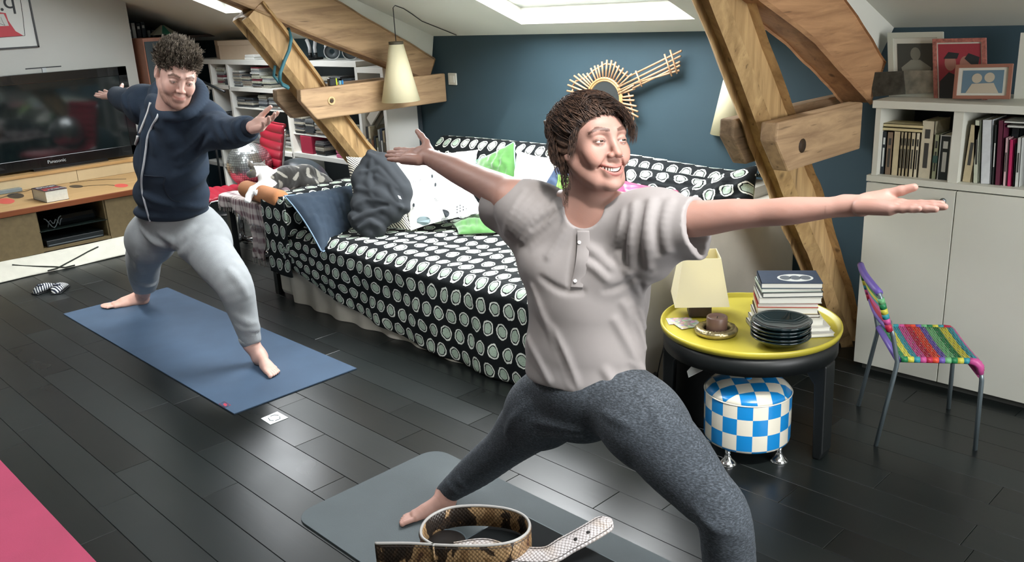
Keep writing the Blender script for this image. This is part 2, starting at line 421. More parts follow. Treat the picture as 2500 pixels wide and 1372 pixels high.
B().prism([(-5.06, 4.15, 1.50), (-5.06, 4.12, 1.34), (-5.06, 3.33, 1.74), (-5.06, 2.0, 2.32), (-5.06, 2.0, 2.403)], (.05, 0, 0)).build('gable_infill', CEILM, tr)
tr2 = empty('roof_truss', 'old timber roof truss beside the low white bookcase with framed photos', 'beam', (-1.8, 3.6, 0))
timber('rafter', [(3.93, 1.28), (3.40, 1.60), (2.0, 2.18), (-.45, 3.26)], [.11, .135, .14, .12], -1.85, -1.70, wood_mat('old_timber_red', '#8f6849', '#c79a70', axis=1), tr2, seed=5)
timber('strut', [(4.05, .0), (3.93, .18), (3.62, .64), (3.40, .93), (3.17, 1.25), (2.62, 2.0)], [.10, .10, .115, .12, .115, .115], -1.90, -1.755, OAK_Z, tr2, ch=.04, wob=.005, seed=6, seg=7)
tie('tie_beam', 3.03, 3.745, 1.012, 1.213, -1.757, -1.685, OAK_Y, tr2, 7)
tie('tie_beam', 3.05, 4.10, 1.02, 1.213, -1.95, -1.885, OAK_D, tr2, 8)
B().cyl((-1.69, 3.225, 1.10), (-1.683, 3.225, 1.10), .028, n=14).build('knot', M('knot_dark', '#33220f', .7), tr2)
B().prism([(-1.80, 4.15, 1.50), (-1.80, 4.0, 1.36), (-1.80, 3.40, 1.70), (-1.80, 2.0, 2.30), (-1.80, 2.0, 2.403)], (.05, 0, 0)).build('gable_infill', CEILM, tr2)
# teal cord wound round the left strut
cpx = [(706, 72), (711, 95), (706, 122), (694, 150), (684, 178), (683, 196)]
pts = [W(x, y, x=-4.94) for x, y in cpx] + [W(683, 196, x=-4.97), W(690, 208, x=-5.0), W(706, 216, x=-4.97)]
pts[0] = W(704, 70, x=-5.02)
o = B().tube(pts, .0105, 8).tube([W(672, 160, x=-5.02), W(668, 185, x=-5.04), W(680, 200, x=-5.04), W(704, 212, x=-5.0)], .009, 8).build('cord', M('teal_cord', '#2f6670', .6), None, origin=tuple(pts[3]))
tag(o, 'teal cord looped around the leaning timber strut', 'cord')
# light switch on the blue wall
p = (W(1093, 178, y=4.14)+W(1115, 208, y=4.14))/2
sw = empty('light_switch', 'white square light switch on blue wall beside the beam end', 'switch', (p[0], 4.15, p[2]))
B().cbox((p[0], 4.144, p[2]), (.086, .012, .082), .003).build('switch_plate', M('switch_white', '#c9c8bd', .4), sw)
B().cbox((p[0]+.004, 4.135, p[2]), (.05, .008, .05), .003).build('rocker', M('switch_white2', '#d5d4ca', .35), sw)
# pendant lamps with tapering paper shades
SHADE = NT('paper_shade'); SHADE.set(col=srgb('#efe8c8'), rough=.7, trans=0); SHADE.b.inputs['Subsurface Weight'].default_value = 0
tl = SHADE.n('ShaderNodeBsdfTranslucent', i_Color=srgb('#efe6bf')); ms = SHADE.n('ShaderNodeMixShader', i_0=.35)
out = [n for n in SHADE.t.nodes if n.type == 'OUTPUT_MATERIAL'][0]
SHADE.link(SHADE.b.outputs[0], ms.inputs[1]); SHADE.link(tl.outputs[0], ms.inputs[2]); SHADE.link(ms.outputs[0], out.inputs[0]); SHADE = SHADE.m
def pendant(x, y, zt, zb, r0, r1, label, tilt=(0, 0), cordpts=None):
    e = empty('pendant_lamp', label, 'lamp', (x, y, zb), rot=(tilt[0], tilt[1], 0))
    h = zt-zb; prof = [(r1, 0), (r1-.003, 0), (r0-.003, h-.01), (r0, h-.01), (r1, 0)]
    B().lathe([(r1, 0), (r0, h-.012), (r0-.004, h-.012), (r1-.004, 0)], (0, 0, 0), 48, closed=True).build('lamp_shade', SHADE, e, world=False)
    B().lathe([(.004, h-.02), (r0-.003, h-.02), (r0+.002, h-.016), (r0+.002, h+.002), (.004, h+.004)], (0, 0, 0), 32).build('cap', M('lamp_cap', '#4a4334', .6), e, world=False)
    B().cyl((0, 0, h-.10), (0, 0, h-.02), .02).sphere((0, 0, h-.135), .032, 10).build('bulb', M('bulb_glass', '#f2efe4', .3), e, world=False)
    if cordpts:
        o = B().tube(cordpts, .003, 6).build('cord', M('black_cord', '#1b1b1b', .6), e)
    return e
zc = ceil_z(3.62); lx, ly = -4.755, 3.62
top = W(972, 93, x=lx)
pendant(lx, ly, 1.492, 1.112, .046, .128, 'white conical paper pendant lamp hanging in front of the left truss', cordpts=[(lx, ly, 1.49), (lx, ly, 1.60), (lx, ly, zc-.02), (lx+.01, ly+.01, zc-.006)] + [W(x, y, c=1)+np.array([0, 0, -.005]) for x, y in ((985, 19), (1005, 32), (1030, 50), (1060, 62), (1090, 74), (1114, 84))])
q = W(1793, 325, d=4.75)
pendant(q[0], q[1], q[2]+.38, q[2], .046, .128, 'white conical pendant lamp half hidden behind the right-hand timber strut', cordpts=[(q[0], q[1], q[2]+.37), (q[0], q[1], ceil_z(q[1])-.003)])
# rattan guitar-shaped mirror on the back wall
RAT = M('rattan', '#b08a68', .55, var=.15, scale=60)
YM = 4.11
mc = W(1476, 243, y=YM)
gm = empty('rattan_mirror', 'rattan guitar-shaped wall mirror hung tilted on the blue wall', 'mirror', (mc[0], YB, mc[2]))
def mp(px, py, dy=0): return W(px, py, y=YM+dy)
cx, cy, rx, ry = 1476, 243, 42, 52
def ring(k): return [mp(cx+rx*k*math.cos(a), cy+ry*k*math.sin(a)) for a in np.linspace(0, 2*math.pi, 48, endpoint=False)]
B().tube(ring(1.0), .008, 8, closed=True).tube(ring(.9), .006, 8, closed=True).build('mirror_frame', M('rattan_light', '#b98d5c', .5, var=.1, scale=60), gm)
v = ring(.88); B().prism([p for p in v], (0, .004, 0)).build('mirror_glass', M('mirror_glass', '#a9b0b4', .06, .95), gm)
# spokes: outer ends traced round the guitar body
outer = [(1386, 222), (1388, 208), (1393, 196), (1403, 186), (1413, 182), (1424, 182), (1434, 180), (1443, 168), (1452, 162), (1460, 160), (1470, 152), (1482, 148), (1493, 149), (1503, 153), (1511, 162), (1521, 168), (1531, 176), (1541, 182),
         (1549, 217), (1545, 234), (1547, 245), (1552, 259), (1556, 272), (1557, 285), (1388, 240), (1392, 262), (1398, 282), (1404, 300), (1420, 318), (1440, 326), (1462, 330), (1485, 330), (1505, 325), (1524, 315), (1540, 300)]
for (ox, oy) in outer:
    a = math.atan2((oy-cy)/ry, (ox-cx)/rx); s = (cx+rx*.98*math.cos(a), cy+ry*.98*math.sin(a)); e_ = (ox+(ox-cx)*.02, oy+(oy-cy)*.02)
    B().cyl(mp(*s), mp(*e_), .0055, .006, 7).build('spoke', RAT, gm)
body = [(1396, 214), (1406, 198), (1430, 190), (1450, 172), (1478, 156), (1500, 158), (1518, 176), (1534, 187)]
B().tube([mp(*p, .008) for p in body], .006, 7).build('body_hoop', RAT, gm)
B().tube([mp(*p, .008) for p in [(1532, 218), (1537, 236), (1540, 254), (1545, 272), (1548, 290), (1530, 310), (1500, 322), (1460, 326), (1420, 315), (1400, 290), (1392, 262), (1393, 235), (1400, 215)]], .006, 7).build('body_hoop', RAT, gm)
for a_, b_ in (((1536, 187), (1664, 124)), ((1508, 214), (1662, 137)), ((1510, 222), (1660, 151)), ((1545, 216), (1660, 160)), ((1546, 205), (1658, 172)), ((1510, 229), (1548, 207))):
    B().cyl(mp(*a_, -.004), mp(*b_, -.004), .0058, .0062, 7).build('neck_cane', RAT, gm)
for a_, b_ in (((1552, 173), (1567, 212)), ((1622, 132), (1640, 186)), ((1636, 122), (1653, 180))):
    B().cyl(mp(*a_, -.014), mp(*b_, -.014), .005, .005, 7).build('cross_cane', RAT, gm)
# ================================================================== SOFA with printed throw, cushions
def oval_mat(name, sx=.088, sy=.105, dark='#14181a', pale='#aebfae', ring='#e6e8e0', wob=.10):
    t = NT(name); tc = t.n('ShaderNodeTexCoord')
    nz = t.n('ShaderNodeTexNoise', i_Vector=tc.outputs['UV'], i_Scale=9.0, i_Detail=2.0)
    off = t.n('ShaderNodeVectorMath', operation='MULTIPLY_ADD'); t.link(nz.outputs['Color'], off.inputs[0]); off.inputs[1].default_value = (.03, .03, 0); t.link(tc.outputs['UV'], off.inputs[2])
    sp = t.n('ShaderNodeSeparateXYZ'); t.link(off.outputs[0], sp.inputs[0])
    v = t.math('DIVIDE', sp.outputs[1], sy); row = t.math('FLOOR', v); fy = t.math('SUBTRACT', t.math('FRACT', v), .5)
    u = t.math('ADD', t.math('DIVIDE', sp.outputs[0], sx), t.math('MULTIPLY', t.math('PINGPONG', row, 1.0), .5)); fx = t.math('SUBTRACT', t.math('FRACT', u), .5)
    n2 = t.n('ShaderNodeTexNoise', i_Vector=tc.outputs['UV'], i_Scale=55.0, i_Detail=1.0)
    d = t.math('SQRT', t.math('ADD', t.math('MULTIPLY', t.math('MULTIPLY', fx, fx), 1.0), t.math('MULTIPLY', t.math('MULTIPLY', fy, fy), 1.05)))
    d = t.math('ADD', d, t.math('MULTIPLY', t.math('SUBTRACT', n2.outputs[0], .5), wob))
    P_, K_, R2 = srgb(pale), srgb(dark), srgb(ring)
    c = t.ramp(d, [(0, P_), (.255, K_), (.305, R2), (.385, K_)], 'CONSTANT')
    # faint veins inside the pale discs
    n3 = t.n('ShaderNodeTexNoise', i_Vector=tc.outputs['UV'], i_Scale=80.0, i_Detail=3.0)
    vein = t.ramp(n3.outputs[0], [(.46, (1, 1, 1, 1)), (.5, (.70, .74, .68, 1)), (.54, (1, 1, 1, 1))])
    c = t.mix(1.0, c, vein, 'MULTIPLY')
    t.set(col=c, rough=.85, spec=.2)
    n4 = t.n('ShaderNodeTexNoise', i_Vector=tc.outputs['UV'], i_Scale=14.0, i_Detail=4.0); t.bump(n4.outputs[0], .35, .02); return t.m
OVAL = oval_mat('oval_print_cotton')
OVALB = oval_mat('oval_print_cushion', sx=.115, sy=.125)
CREAM = M('cream_cover', '#b7b2a6', .9, var=.05, scale=8, bump=.3, bscale=30)
def vnoise(x, y, s, seed=0):
    r = np.random.default_rng(seed); out = 0
    for k in range(7):
        a = r.uniform(0, 2*math.pi); f = s*r.uniform(.5, 1.8); p = r.uniform(0, 6.28); out = out+np.sin((x*math.cos(a)+y*math.sin(a))*f+p)/(1+.25*k)
    return out/3.2
SX0, SX1, SYF, SZ = -4.66, -2.17, 2.61, .445
sofa = empty('sofa', 'wide sofa draped in black cotton printed with pale ovals', 'sofa', (-3.4, 3.2, 0))
B().box((-3.45, 3.38, .20), (2.36, 1.46, .36)).build('base', CREAM, sofa, bevel=.02)
B().box((SX1-.07, 3.37, .355), (.16, 1.50, .69)).build('right_arm', CREAM, sofa, bevel=.035, seg=4)
B().box((SX0-.09, 3.0, .33), (.16, .78, .60)).build('left_arm', CREAM, sofa, bevel=.03)
B().box((-3.45, 3.97, .40), (2.36, .24, .72)).build('backrest', CREAM, sofa, bevel=.04)
# underskirt cloth
nu, nv = 120, 14
U = np.linspace(SX0-.01, -2.33, nu)[:, None]*np.ones(nv); V_ = np.linspace(0, 1, nv)[None, :]*np.ones((nu, 1))
P = np.stack([U, SYF+.015+.012*np.sin(U*26)+.012*vnoise(U, V_, 9, 3)-.03*(1-V_)*.5, .002+V_*.42], -1)
grid_obj('underskirt', P, CREAM, sofa)
# patterned throw: swept profile from the front hem over seat, back and top
hemx = [-4.72, -4.55, -4.30, -4.0, -3.7, -3.4, -3.1, -2.8, -2.1]; hemz = [.25, .22, .15, .10, .06, .025, .012, .006, .006]
nu, nv = 260, 170
Us = np.linspace(-4.74, -2.325, nu)
prof = [(-.01, 0), (-.02, .12), (-.01, .36), (.0, .415), (.035, .452), (.09, .462), (.5, .455), (.95, .455), (1.10, .468), (1.17, .56), (1.22, .70), (1.27, .80), (1.33, .845), (1.42, .83), (1.485, .80)]
pa = np.array(prof); seg_ = np.r_[0, np.cumsum(np.linalg.norm(np.diff(pa, axis=0), axis=1))]
tt = np.linspace(0, seg_[-1], nv); py_ = np.interp(tt, seg_, pa[:, 0]); pz_ = np.interp(tt, seg_, pa[:, 1])
# smooth profile
for _ in range(3): py_[1:-1] = (py_[:-2]+2*py_[1:-1]+py_[2:])/4; pz_[1:-1] = (pz_[:-2]+2*pz_[1:-1]+pz_[2:])/4
X = Us[:, None]*np.ones(nv); T_ = tt[None, :]*np.ones((nu, 1)); Y = SYF+py_[None, :]*np.ones((nu, 1)); Z = pz_[None, :]*np.ones((nu, 1))
hem = np.interp(Us, hemx, hemz)[:, None]
fr = np.clip(Z/.43, 0, 1); front = (T_ < .43)
Z = np.where(front, hem+(Z)*(.43-hem)/.43, Z)
fold = vnoise(X, T_, 16, 5)*.010+vnoise(X, T_, 38, 6)*.0045
nrm = np.where(front, 1.0, 0.0)
Y = Y-nrm*(fold*1.2+.012*np.sin(X*15+1)*np.clip(1-Z/.40, 0, 1))-.012*front
seatm = ((T_ > .5) & (T_ < 1.45)); Z = Z+seatm*(fold*.9)+seatm*.014*vnoise(X, T_, 5, 9)
backm = T_ > 1.45; Y = Y-backm*fold; Z = Z+backm*(.028*vnoise(X, T_*.3, 4.5, 11)-.03*np.clip((X+3.3)/1.1, 0, 1)-.0)
edge = np.clip((X+2.24)/.07, 0, 1); Z = Z-np.where(T_ > .5, edge*.0, 0)
P = np.stack([X, Y, Z], -1); UVg = np.stack([X, T_], -1)
sp_left = P[0].copy()
grid_obj('throw_cover', P, OVAL, sofa, UV=UVg, solid=.006)
# left arm wrapped in the same cloth
def arm_cover(x0, x1, y0, y1, z0, z1, m, parent, seed):
    prof = [(x0, z0), (x0-.006, z0+.2), (x0, z1-.06), (x0+.02, z1-.012), (x0+.06, z1), (x1-.06, z1), (x1-.02, z1-.012), (x1, z1-.05), (x1+.004, .44)]
    pa = np.array(prof); sg = np.r_[0, np.cumsum(np.linalg.norm(np.diff(pa, axis=0), axis=1))]; nv = 70; tt = np.linspace(0, sg[-1], nv)
    px_ = np.interp(tt, sg, pa[:, 0]); pz_ = np.interp(tt, sg, pa[:, 1]); nu = 60; yy = np.linspace(y0, y1, nu)
    Yg = yy[:, None]*np.ones(nv); Xg = px_[None, :]*np.ones((nu, 1)); Zg = pz_[None, :]*np.ones((nu, 1)); T2 = tt[None, :]*np.ones((nu, 1))
    f_ = vnoise(Yg, T2, 20, seed)*.008; cx_ = (x0+x1)/2; Xg = Xg+np.sign(Xg-cx_)*f_*(abs(Xg-cx_) > .06); Zg = Zg+f_*(abs(Xg-cx_) < .08)
    grid_obj('arm_cover', np.stack([Xg, Yg, Zg], -1), m, parent, UV=np.stack([Yg+.3, T2], -1), solid=.006)
    # front of the arm
    nz_ = 40; zz = np.linspace(z0-.02, z1, nz_); xx = np.linspace(x0-.004, x1+.03, 24)
    Xf = xx[:, None]*np.ones(nz_); Zf = np.minimum(zz[None, :]*np.ones((24, 1)), z1-.02*np.clip(abs(Xf-cx_)/.1, 0, 1)**4)
    Yf = y0-.012+.035*np.clip((Zf-z1+.05)/.05, 0, 1)**2+.008*vnoise(Xf, Zf, 22, seed+1)
    grid_obj('arm_cover', np.stack([Xf, Yf, Zf], -1), m, parent, UV=np.stack([Xf, Zf], -1), solid=.006)
arm_cover(-4.845, -4.62, 2.585, 3.42, .20, .668, OVAL, sofa, 21)
# cushions
def cushion(name, label, corners, th, m, n=34, uvs=None, pinch=.10, fold=.009, seed=0, piping=None, cat='cushion', group=None, uvscale=None, sag=0):
    """corners: 4 room points (order round), pillow bulging to both sides"""
    C4 = [np.asarray(c, float) for c in corners]; c0 = sum(C4)/4
    nrm = np.cross(C4[1]-C4[0], C4[3]-C4[0]); nrm /= np.linalg.norm(nrm)
    if nrm @ (CAM-c0) < 0: nrm = -nrm
    u = np.linspace(-1, 1, n); Ug, Vg = np.meshgrid(u, u, indexing='ij')
    # edges drawn inwards
    s = 1-pinch*(1-Vg**2); t_ = 1-pinch*(1-Ug**2); a = Ug*s; b_ = Vg*t_
    def bil(a, b_):
        w = [(1-a)*(1-b_)/4, (1+a)*(1-b_)/4, (1+a)*(1+b_)/4, (1-a)*(1+b_)/4]
        return sum(w[i][..., None]*C4[i] for i in range(4))
    base = bil(a, b_); prof = (np.clip(1-abs(Ug)**2.4, 0, 1)*np.clip(1-abs(Vg)**2.4, 0, 1))**.55
    w = np.linalg.norm(C4[1]-C4[0]); h = np.linalg.norm(C4[3]-C4[0])
    cr = vnoise(Ug*w, Vg*h, 34, seed)*fold*(.4+prof)+vnoise(Ug*w, Vg*h, 70, seed+1)*fold*.4*prof
    corner = (abs(Ug)*abs(Vg))**3*.02*th/.1
    top = base+nrm*((prof*th*.5+cr*prof**.3))[..., None]; bot = base-nrm*((prof*th*.5))[..., None]
    I = np.arange(n*n).reshape(n, n); q = np.stack([I[:-1, :-1], I[1:, :-1], I[1:, 1:], I[:-1, 1:]], -1).reshape(-1, 4); q2 = q[:, ::-1]+n*n
    flip = np.cross(base[1, 0]-base[0, 0], base[0, 1]-base[0, 0]) @ nrm < 0
    if flip: q = q[:, ::-1]; q2 = q2[:, ::-1]
    V = np.vstack([top.reshape(-1, 3), bot.reshape(-1, 3)]); Q = np.vstack([q, q2]); uvv = np.stack([Ug*w/2+seed*.037, Vg*h/2], -1).reshape(-1, 2); uvv = np.vstack([uvv, uvv])
    e = empty(name, label, cat, tuple(V[:, :].min(0)*np.array([0, 0, 1])+c0*np.array([1, 1, 0])), group=group)
    mesh_obj('cushion_cover', V, Q, m, e, smooth=True, uv=uvv[Q.ravel()])
    ring_ = np.vstack([base[:, 0], base[-1, 1:], base[::-1, -1][1:], base[0, ::-1][1:-1]])
    if piping is not None: B().tube([tuple(p) for p in ring_[::2]], .0045, 6, closed=True).build('piping', piping, e)
    return e, base, nrm
NAVY = M('navy_cotton', '#223140', .85, var=.06, scale=12, bump=.3, bscale=40)
NAVYP = M('navy_piping', '#7b93a8', .8)
cushion('scatter_cushion', 'navy blue cushion leaning on the left sofa arm', [W(694, 478, y=2.60), W(872, 446, y=3.16), W(884, 590, y=2.95), W(786, 616, y=2.56)], .15, NAVY, seed=1, piping=NAVYP, pinch=.09)
# black and white geometric cushion
GEO = NT('geometric_print'); c1 = GEO.coord('UV', (55, 55, 1), (0, 0, .7)); wv = GEO.n('ShaderNodeTexWave', i_Vector=c1, i_Scale=.45, i_Distortion=5.0, i_Detail=1.0, i_Detail_Scale=.6)
GEO.set(col=GEO.ramp(wv.outputs[0], [(.0, srgb('#26241f')), (.42, srgb('#e8e2d0'))], 'CONSTANT'), rough=.85); GEO = GEO.m
cushion('scatter_cushion', 'cushion with black and cream maze print under the dark sweater', [W(845, 382, x=-4.52), W(965, 372, x=-4.35), W(1004, 562, z=.47), W(868, 560, z=.47)], .12, GEO, seed=2, pinch=.07)
WCOT = M('white_cotton', '#eeeeea', .85, var=.02, scale=10, bump=.2, bscale=40)
INK = M('ink_black', '#22282c', .8); INKG = M('ink_grey', '#8ea0a4', .8)
e, base, nrm = cushion('scatter_cushion', 'large white cushion with small ink drawings of jellyfish and dots', [W(958, 383, x=-4.42), W(1100, 372, y=3.62), W(1183, 518, y=3.30), W(1003, 563, z=.47)], .13, WCOT, seed=3, pinch=.05, fold=.003)
nb_ = base.shape[0]
def onc(px, py, lift=.0):
    # nearest point of the cushion face under a pixel of the photograph
    return W(px, py, d=1.0)
def face_pt(base, nrm, px, py, th=.13):
    c0 = base.reshape(-1, 3).mean(0); v = W(px, py, d=1.0)-CAM; t0 = ((c0-CAM) @ nrm)/(v @ nrm)
    best = CAM+v*t0; n = base.shape[0]; dd = np.linalg.norm(base.reshape(-1, 3)-best, axis=1); k = dd.argmin(); i, j = divmod(k, n)
    u = np.linspace(-1, 1, n); pr = (max(0, 1-abs(u[i])**2.4)*max(0, 1-abs(u[j])**2.4))**.55
    p0 = base[i, j]+nrm*(pr*th*.5+.003); t1 = ((p0-CAM) @ nrm)/(v @ nrm); return CAM+v*t1
def ink(pts, r, m, e, fill=False):
    P3 = [face_pt(base, nrm, *p) for p in pts]
    if fill: B().prism([tuple(p) for p in P3], tuple(nrm*.0015)).build('ink_mark', m, e)
    else: B().tube([tuple(p) for p in P3], r, 5).build('ink_mark', m, e)
ell = lambda cx, cy, rx, ry, n=16, a0=0, a1=2*math.pi: [(cx+rx*math.cos(a), cy+ry*math.sin(a)) for a in np.linspace(a0, a1, n)]
ink(ell(1034, 539, 17, 11), 0, INKG, e, True); ink(ell(1084, 522, 13, 10, 12, -1.9, 1.3), 0, INK, e, True)
for k in range(5): ink([(1084-4+k*3, 532), (1078+k*3, 540), (1080+k*4, 547)], .0015, INK, e)
for k in range(5): ink([(1073+k*4, 513+k), (1080+k*4, 509+k*2)], .0012, INK, e)
for i in range(6):
    for j in range(3): ink(ell(1116+i*7.5, 512-i*3.4+j*7-7, 1.6, 2.2, 6), 0, INK, e, True)
for (x, y) in ((1004, 470), (1063, 451), (1117, 474), (1010, 501), (1055, 430)): ink(ell(x, y, 3, 5, 8), 0, INK, e, True)
for k in range(4): ink([(1056+k*5, 486), (1060+k*4, 480+k*2), (1064+k*3, 492)], .0012, INK, e)
for k in range(5): ink([(1004+k*5, 446-k), (1008+k*5, 440-k)], .0013, INK, e)
LAM = M('lime_velvet', '#356a24', .8, var=.22, scale=7, bump=.2, bscale=25, sheen=.6)
cushion('scatter_cushion', 'green velvet cushion standing up behind the white jellyfish cushion', [W(1162, 392, y=3.72), W(1256, 346, y=3.80), W(1264, 452, y=3.72), W(1190, 500, y=3.60)], .11, LAM, seed=4, pinch=.06, piping=M('lime_piping', '#86b9a0', .7))
cushion('scatter_cushion', 'green velvet cushion lying flat at the foot of the white jellyfish cushion', [W(1105, 545, z=.50), W(1235, 500, z=.55), W(1222, 568, z=.475), W(1120, 572, z=.475)], .06, LAM, seed=5, pinch=.05)
cushion('scatter_cushion', 'small white cushion tucked behind the hand and the jellyfish cushion', [W(1000, 380, y=3.76), W(1168, 365, y=3.86), W(1172, 440, y=3.70), W(1040, 450, y=3.66)], .10, WCOT, seed=6)
cushion('scatter_cushion', 'white cushion between the green cushion and the woman\'s head', [W(1262, 366, y=3.78), W(1366, 385, y=3.80), W(1340, 520, y=3.58), W(1240, 500, y=3.60)], .12, WCOT, seed=7)
cushion('scatter_cushion', 'dark blue cushion just left of the woman\'s neck', [W(1362, 400, y=3.70), W(1400, 415, y=3.72), W(1385, 520, y=3.52), W(1300, 490, y=3.52)], .08, M('blue_cotton', '#2e3f58', .85, var=.05), seed=8)
cushion('scatter_cushion', 'light green cushion behind the woman\'s neck', [W(1362, 425, y=3.62), W(1440, 430, y=3.64), W(1440, 520, y=3.46), W(1345, 520, y=3.46)], .09, M('light_green', '#66903f', .85, var=.1, scale=9), seed=9)
PINK = M('pink_satin', '#a81a58', .38, var=.25, scale=9, bump=.4, bscale=22, sheen=.4)
cushion('scatter_cushion', 'shiny pink satin cushion right of the woman\'s neck', [W(1490, 432, y=3.66), W(1656, 466, y=3.66), W(1650, 560, y=3.46), W(1480, 560, y=3.46)], .10, PINK, seed=10, piping=M('pink_piping', '#a51550', .5))
cushion('scatter_cushion', 'oval-print cushion on the right-hand sofa arm', [W(1655, 470, y=3.60), W(1853, 402, y=3.66), W(1838, 500, y=3.46), W(1690, 560, y=3.40)], .15, OVALB, seed=11, pinch=.05)
cushion('scatter_cushion', 'oval-print back cushion to the right of the woman\'s face', [W(1525, 402, y=3.86), W(1740, 436, y=3.88), W(1730, 520, y=3.66), W(1525, 520, y=3.66)], .13, OVALB, seed=12, pinch=.05)
# ================================================================== RIGHT SIDE: bookcase, frames, table, pouf, chair
YC = 3.755
cab = empty('bookcase', 'low white bookcase with plain doors below two open book bays', 'bookcase', (-.4, 3.95, 0))
CX0, CX1 = -1.645, .95
B().bx(CX0, CX1, YC-.012, 4.14, 1.190, 1.222).build('top_board', CABW, cab, bevel=.002)
B().bx(CX0+.012, CX0+.034, YC, 4.13, .03, 1.19).build('side_panel', CABW, cab)
B().bx(CX1-.03, CX1, YC, 4.13, .03, 1.19).build('side_panel', CABW, cab)
B().bx(CX0-.004, CX1, YC-.012, 4.13, .876, .903).build('shelf_board', CABW, cab, bevel=.002)
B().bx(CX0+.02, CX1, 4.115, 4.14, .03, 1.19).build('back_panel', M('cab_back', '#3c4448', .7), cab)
xd = [W(2330, 270, y=YC)[0], W(2354, 270, y=YC)[0]]
dw = xd[1]-xd[0]; divs = [xd[0]+k*.40 for k in range(5)]
for x in divs: B().bx(x, x+dw, YC, 4.115, .903, 1.19).build('divider', CABW, cab)
B().bx(CX0+.03, CX1-.02, YC+.01, 4.12, .0, .035).build('plinth', M('plinth_dark', '#4b4c48', .6), cab)
xs = [CX0, -1.271] + [-1.271+.62*k for k in range(1, 4)]
for a, b_ in zip(xs[:-1], xs[1:]):
    d = B().bx(a+.002, b_-.002, YC-.02, YC, .032, .872).build('door', CABW, cab, bevel=.0015)
    if b_ < -1.2: B().lathe([(.004, 0), (.004, .014), (.012, .018), (.013, .024), (.009, .029), (.001, .03)], (b_-.04, YC-.02, .832), 14, (0, -1, 0)).build('knob', STEEL, d)
# books: (left px, right px, top px) in a crop of the photograph (scale 400/1307 from 2100,60), kind of look
def cpx(u): return 2100+u*.306
def cpy(v): return 60+v*.306
BK = 0
def book(x0, x1, y0, y1, z0, z1, col, label, group=None, lean=0, spine=None, paper='#d6cfb8', title=None, m=None):
    """upright book, spine towards -Y"""
    global BK; BK += 1
    c = ((x0+x1)/2, (y0+y1)/2, z0); e = empty('book', label, 'book', c, group=group, rot=(0, lean, 0))
    w, d, h = x1-x0, y1-y0, z1-z0; cm = m or M('book_%s' % col.strip('#'), col, .6, var=.08, scale=40)
    b = B().box((-w/2+.0012, .0, h/2), (.0024, d, h)).box((w/2-.0012, 0, h/2), (.0024, d, h)).box((0, -d/2+.0015, h/2), (w, .003, h)); b.build('cover', cm, e, world=False)
    B().box((0, .002, h/2), (w-.005, d-.006, h-.006)).build('pages', M('paper_%s' % paper.strip('#'), paper, .85), e, world=False)
    if title:
        for (za, zb, wf) in title:
            B().box((0, -d/2-.0004, h*(za+zb)/2), (w*wf, .0012, h*(zb-za))).build('title_lettering', spine or M('lettering_dark', '#3a3a38', .6), e, world=False)
    return e
LW = M('lettering_white', '#c9ccc8', .6); LD = M('lettering_dark', '#3a3a38', .6)
c1 = [(97, 130, 860, '#1f2a33', 'dark blue paperback first at the left end of the low bookcase'), (131, 166, 850, '#222c36', 'dark navy book second from the left in the low bookcase', 'w'), (167, 204, 852, '#1c242c', 'near-black book third from the left in the low bookcase', 'w'),
      (206, 256, 858, '#7d6a58', 'brown-spined book under the flat cream books', 'd'), (258, 312, 852, '#c2b595', 'cream paperback under the left end of the flat books'), (314, 338, 858, '#a99d7f', 'narrow yellowed paperback left of two fine-printed spines', 'd'),
      (340, 366, 858, '#b0a588', 'first of two finely printed beige spines under the flat books', 'd'), (368, 395, 860, '#a39676', 'second of two finely printed beige spines under the flat books', 'd'), (397, 434, 862, '#c4ba9d', 'cream book below the right part of the flat books', 'd'), (436, 468, 865, '#cfc7ae', 'last pale paperback before the tall cream book', 'd'),
      (478, 580, 770, '#c3bba4', 'tall thick cream book in the left bay', 'd'), (582, 622, 878, '#8f9478', 'short olive and cream book beside the black boxed one', 'g'), (628, 722, 880, '#20292b', 'black book with white-bordered spine at the right of the left bay', 'f')]
zsh = .903
for r in c1:
    u0, u1, v1, col, lab = r[:5]; ym = (v1+1190)/2
    x0 = W(cpx(u0), cpy(ym), y=YC+.035)[0]; x1 = W(cpx(u1), cpy(ym), y=YC+.035)[0]; zt = W(cpx((u0+u1)/2), cpy(v1), y=YC+.035)[2]
    ti = None; sm = LD
    if len(r) > 5: ti = [(.18, .62, .35), (.70, .86, .4)]; sm = LW if r[5] in 'wf' else LD
    e = book(x0, x1, YC+.035, YC+.20, zsh, zt, col, lab, title=ti, spine=sm)
    if len(r) > 5 and r[5] == 'f':
        w, h = x1-x0, zt-zsh; B().box((-w/2+.003, -.083, h/2), (.003, .002, h)).box((w/2-.003, -.083, h/2), (.003, .002, h)).box((0, -.083, h-.003), (w, .002, .004)).build('spine_border', LW, e, world=False)
    if len(r) > 5 and r[5] == 'g': B().box((0, -.083, (zt-zsh)*.45), (x1-x0, .002, .03)).build('spine_band', M('teal_band', '#35564f', .6), e, world=False)
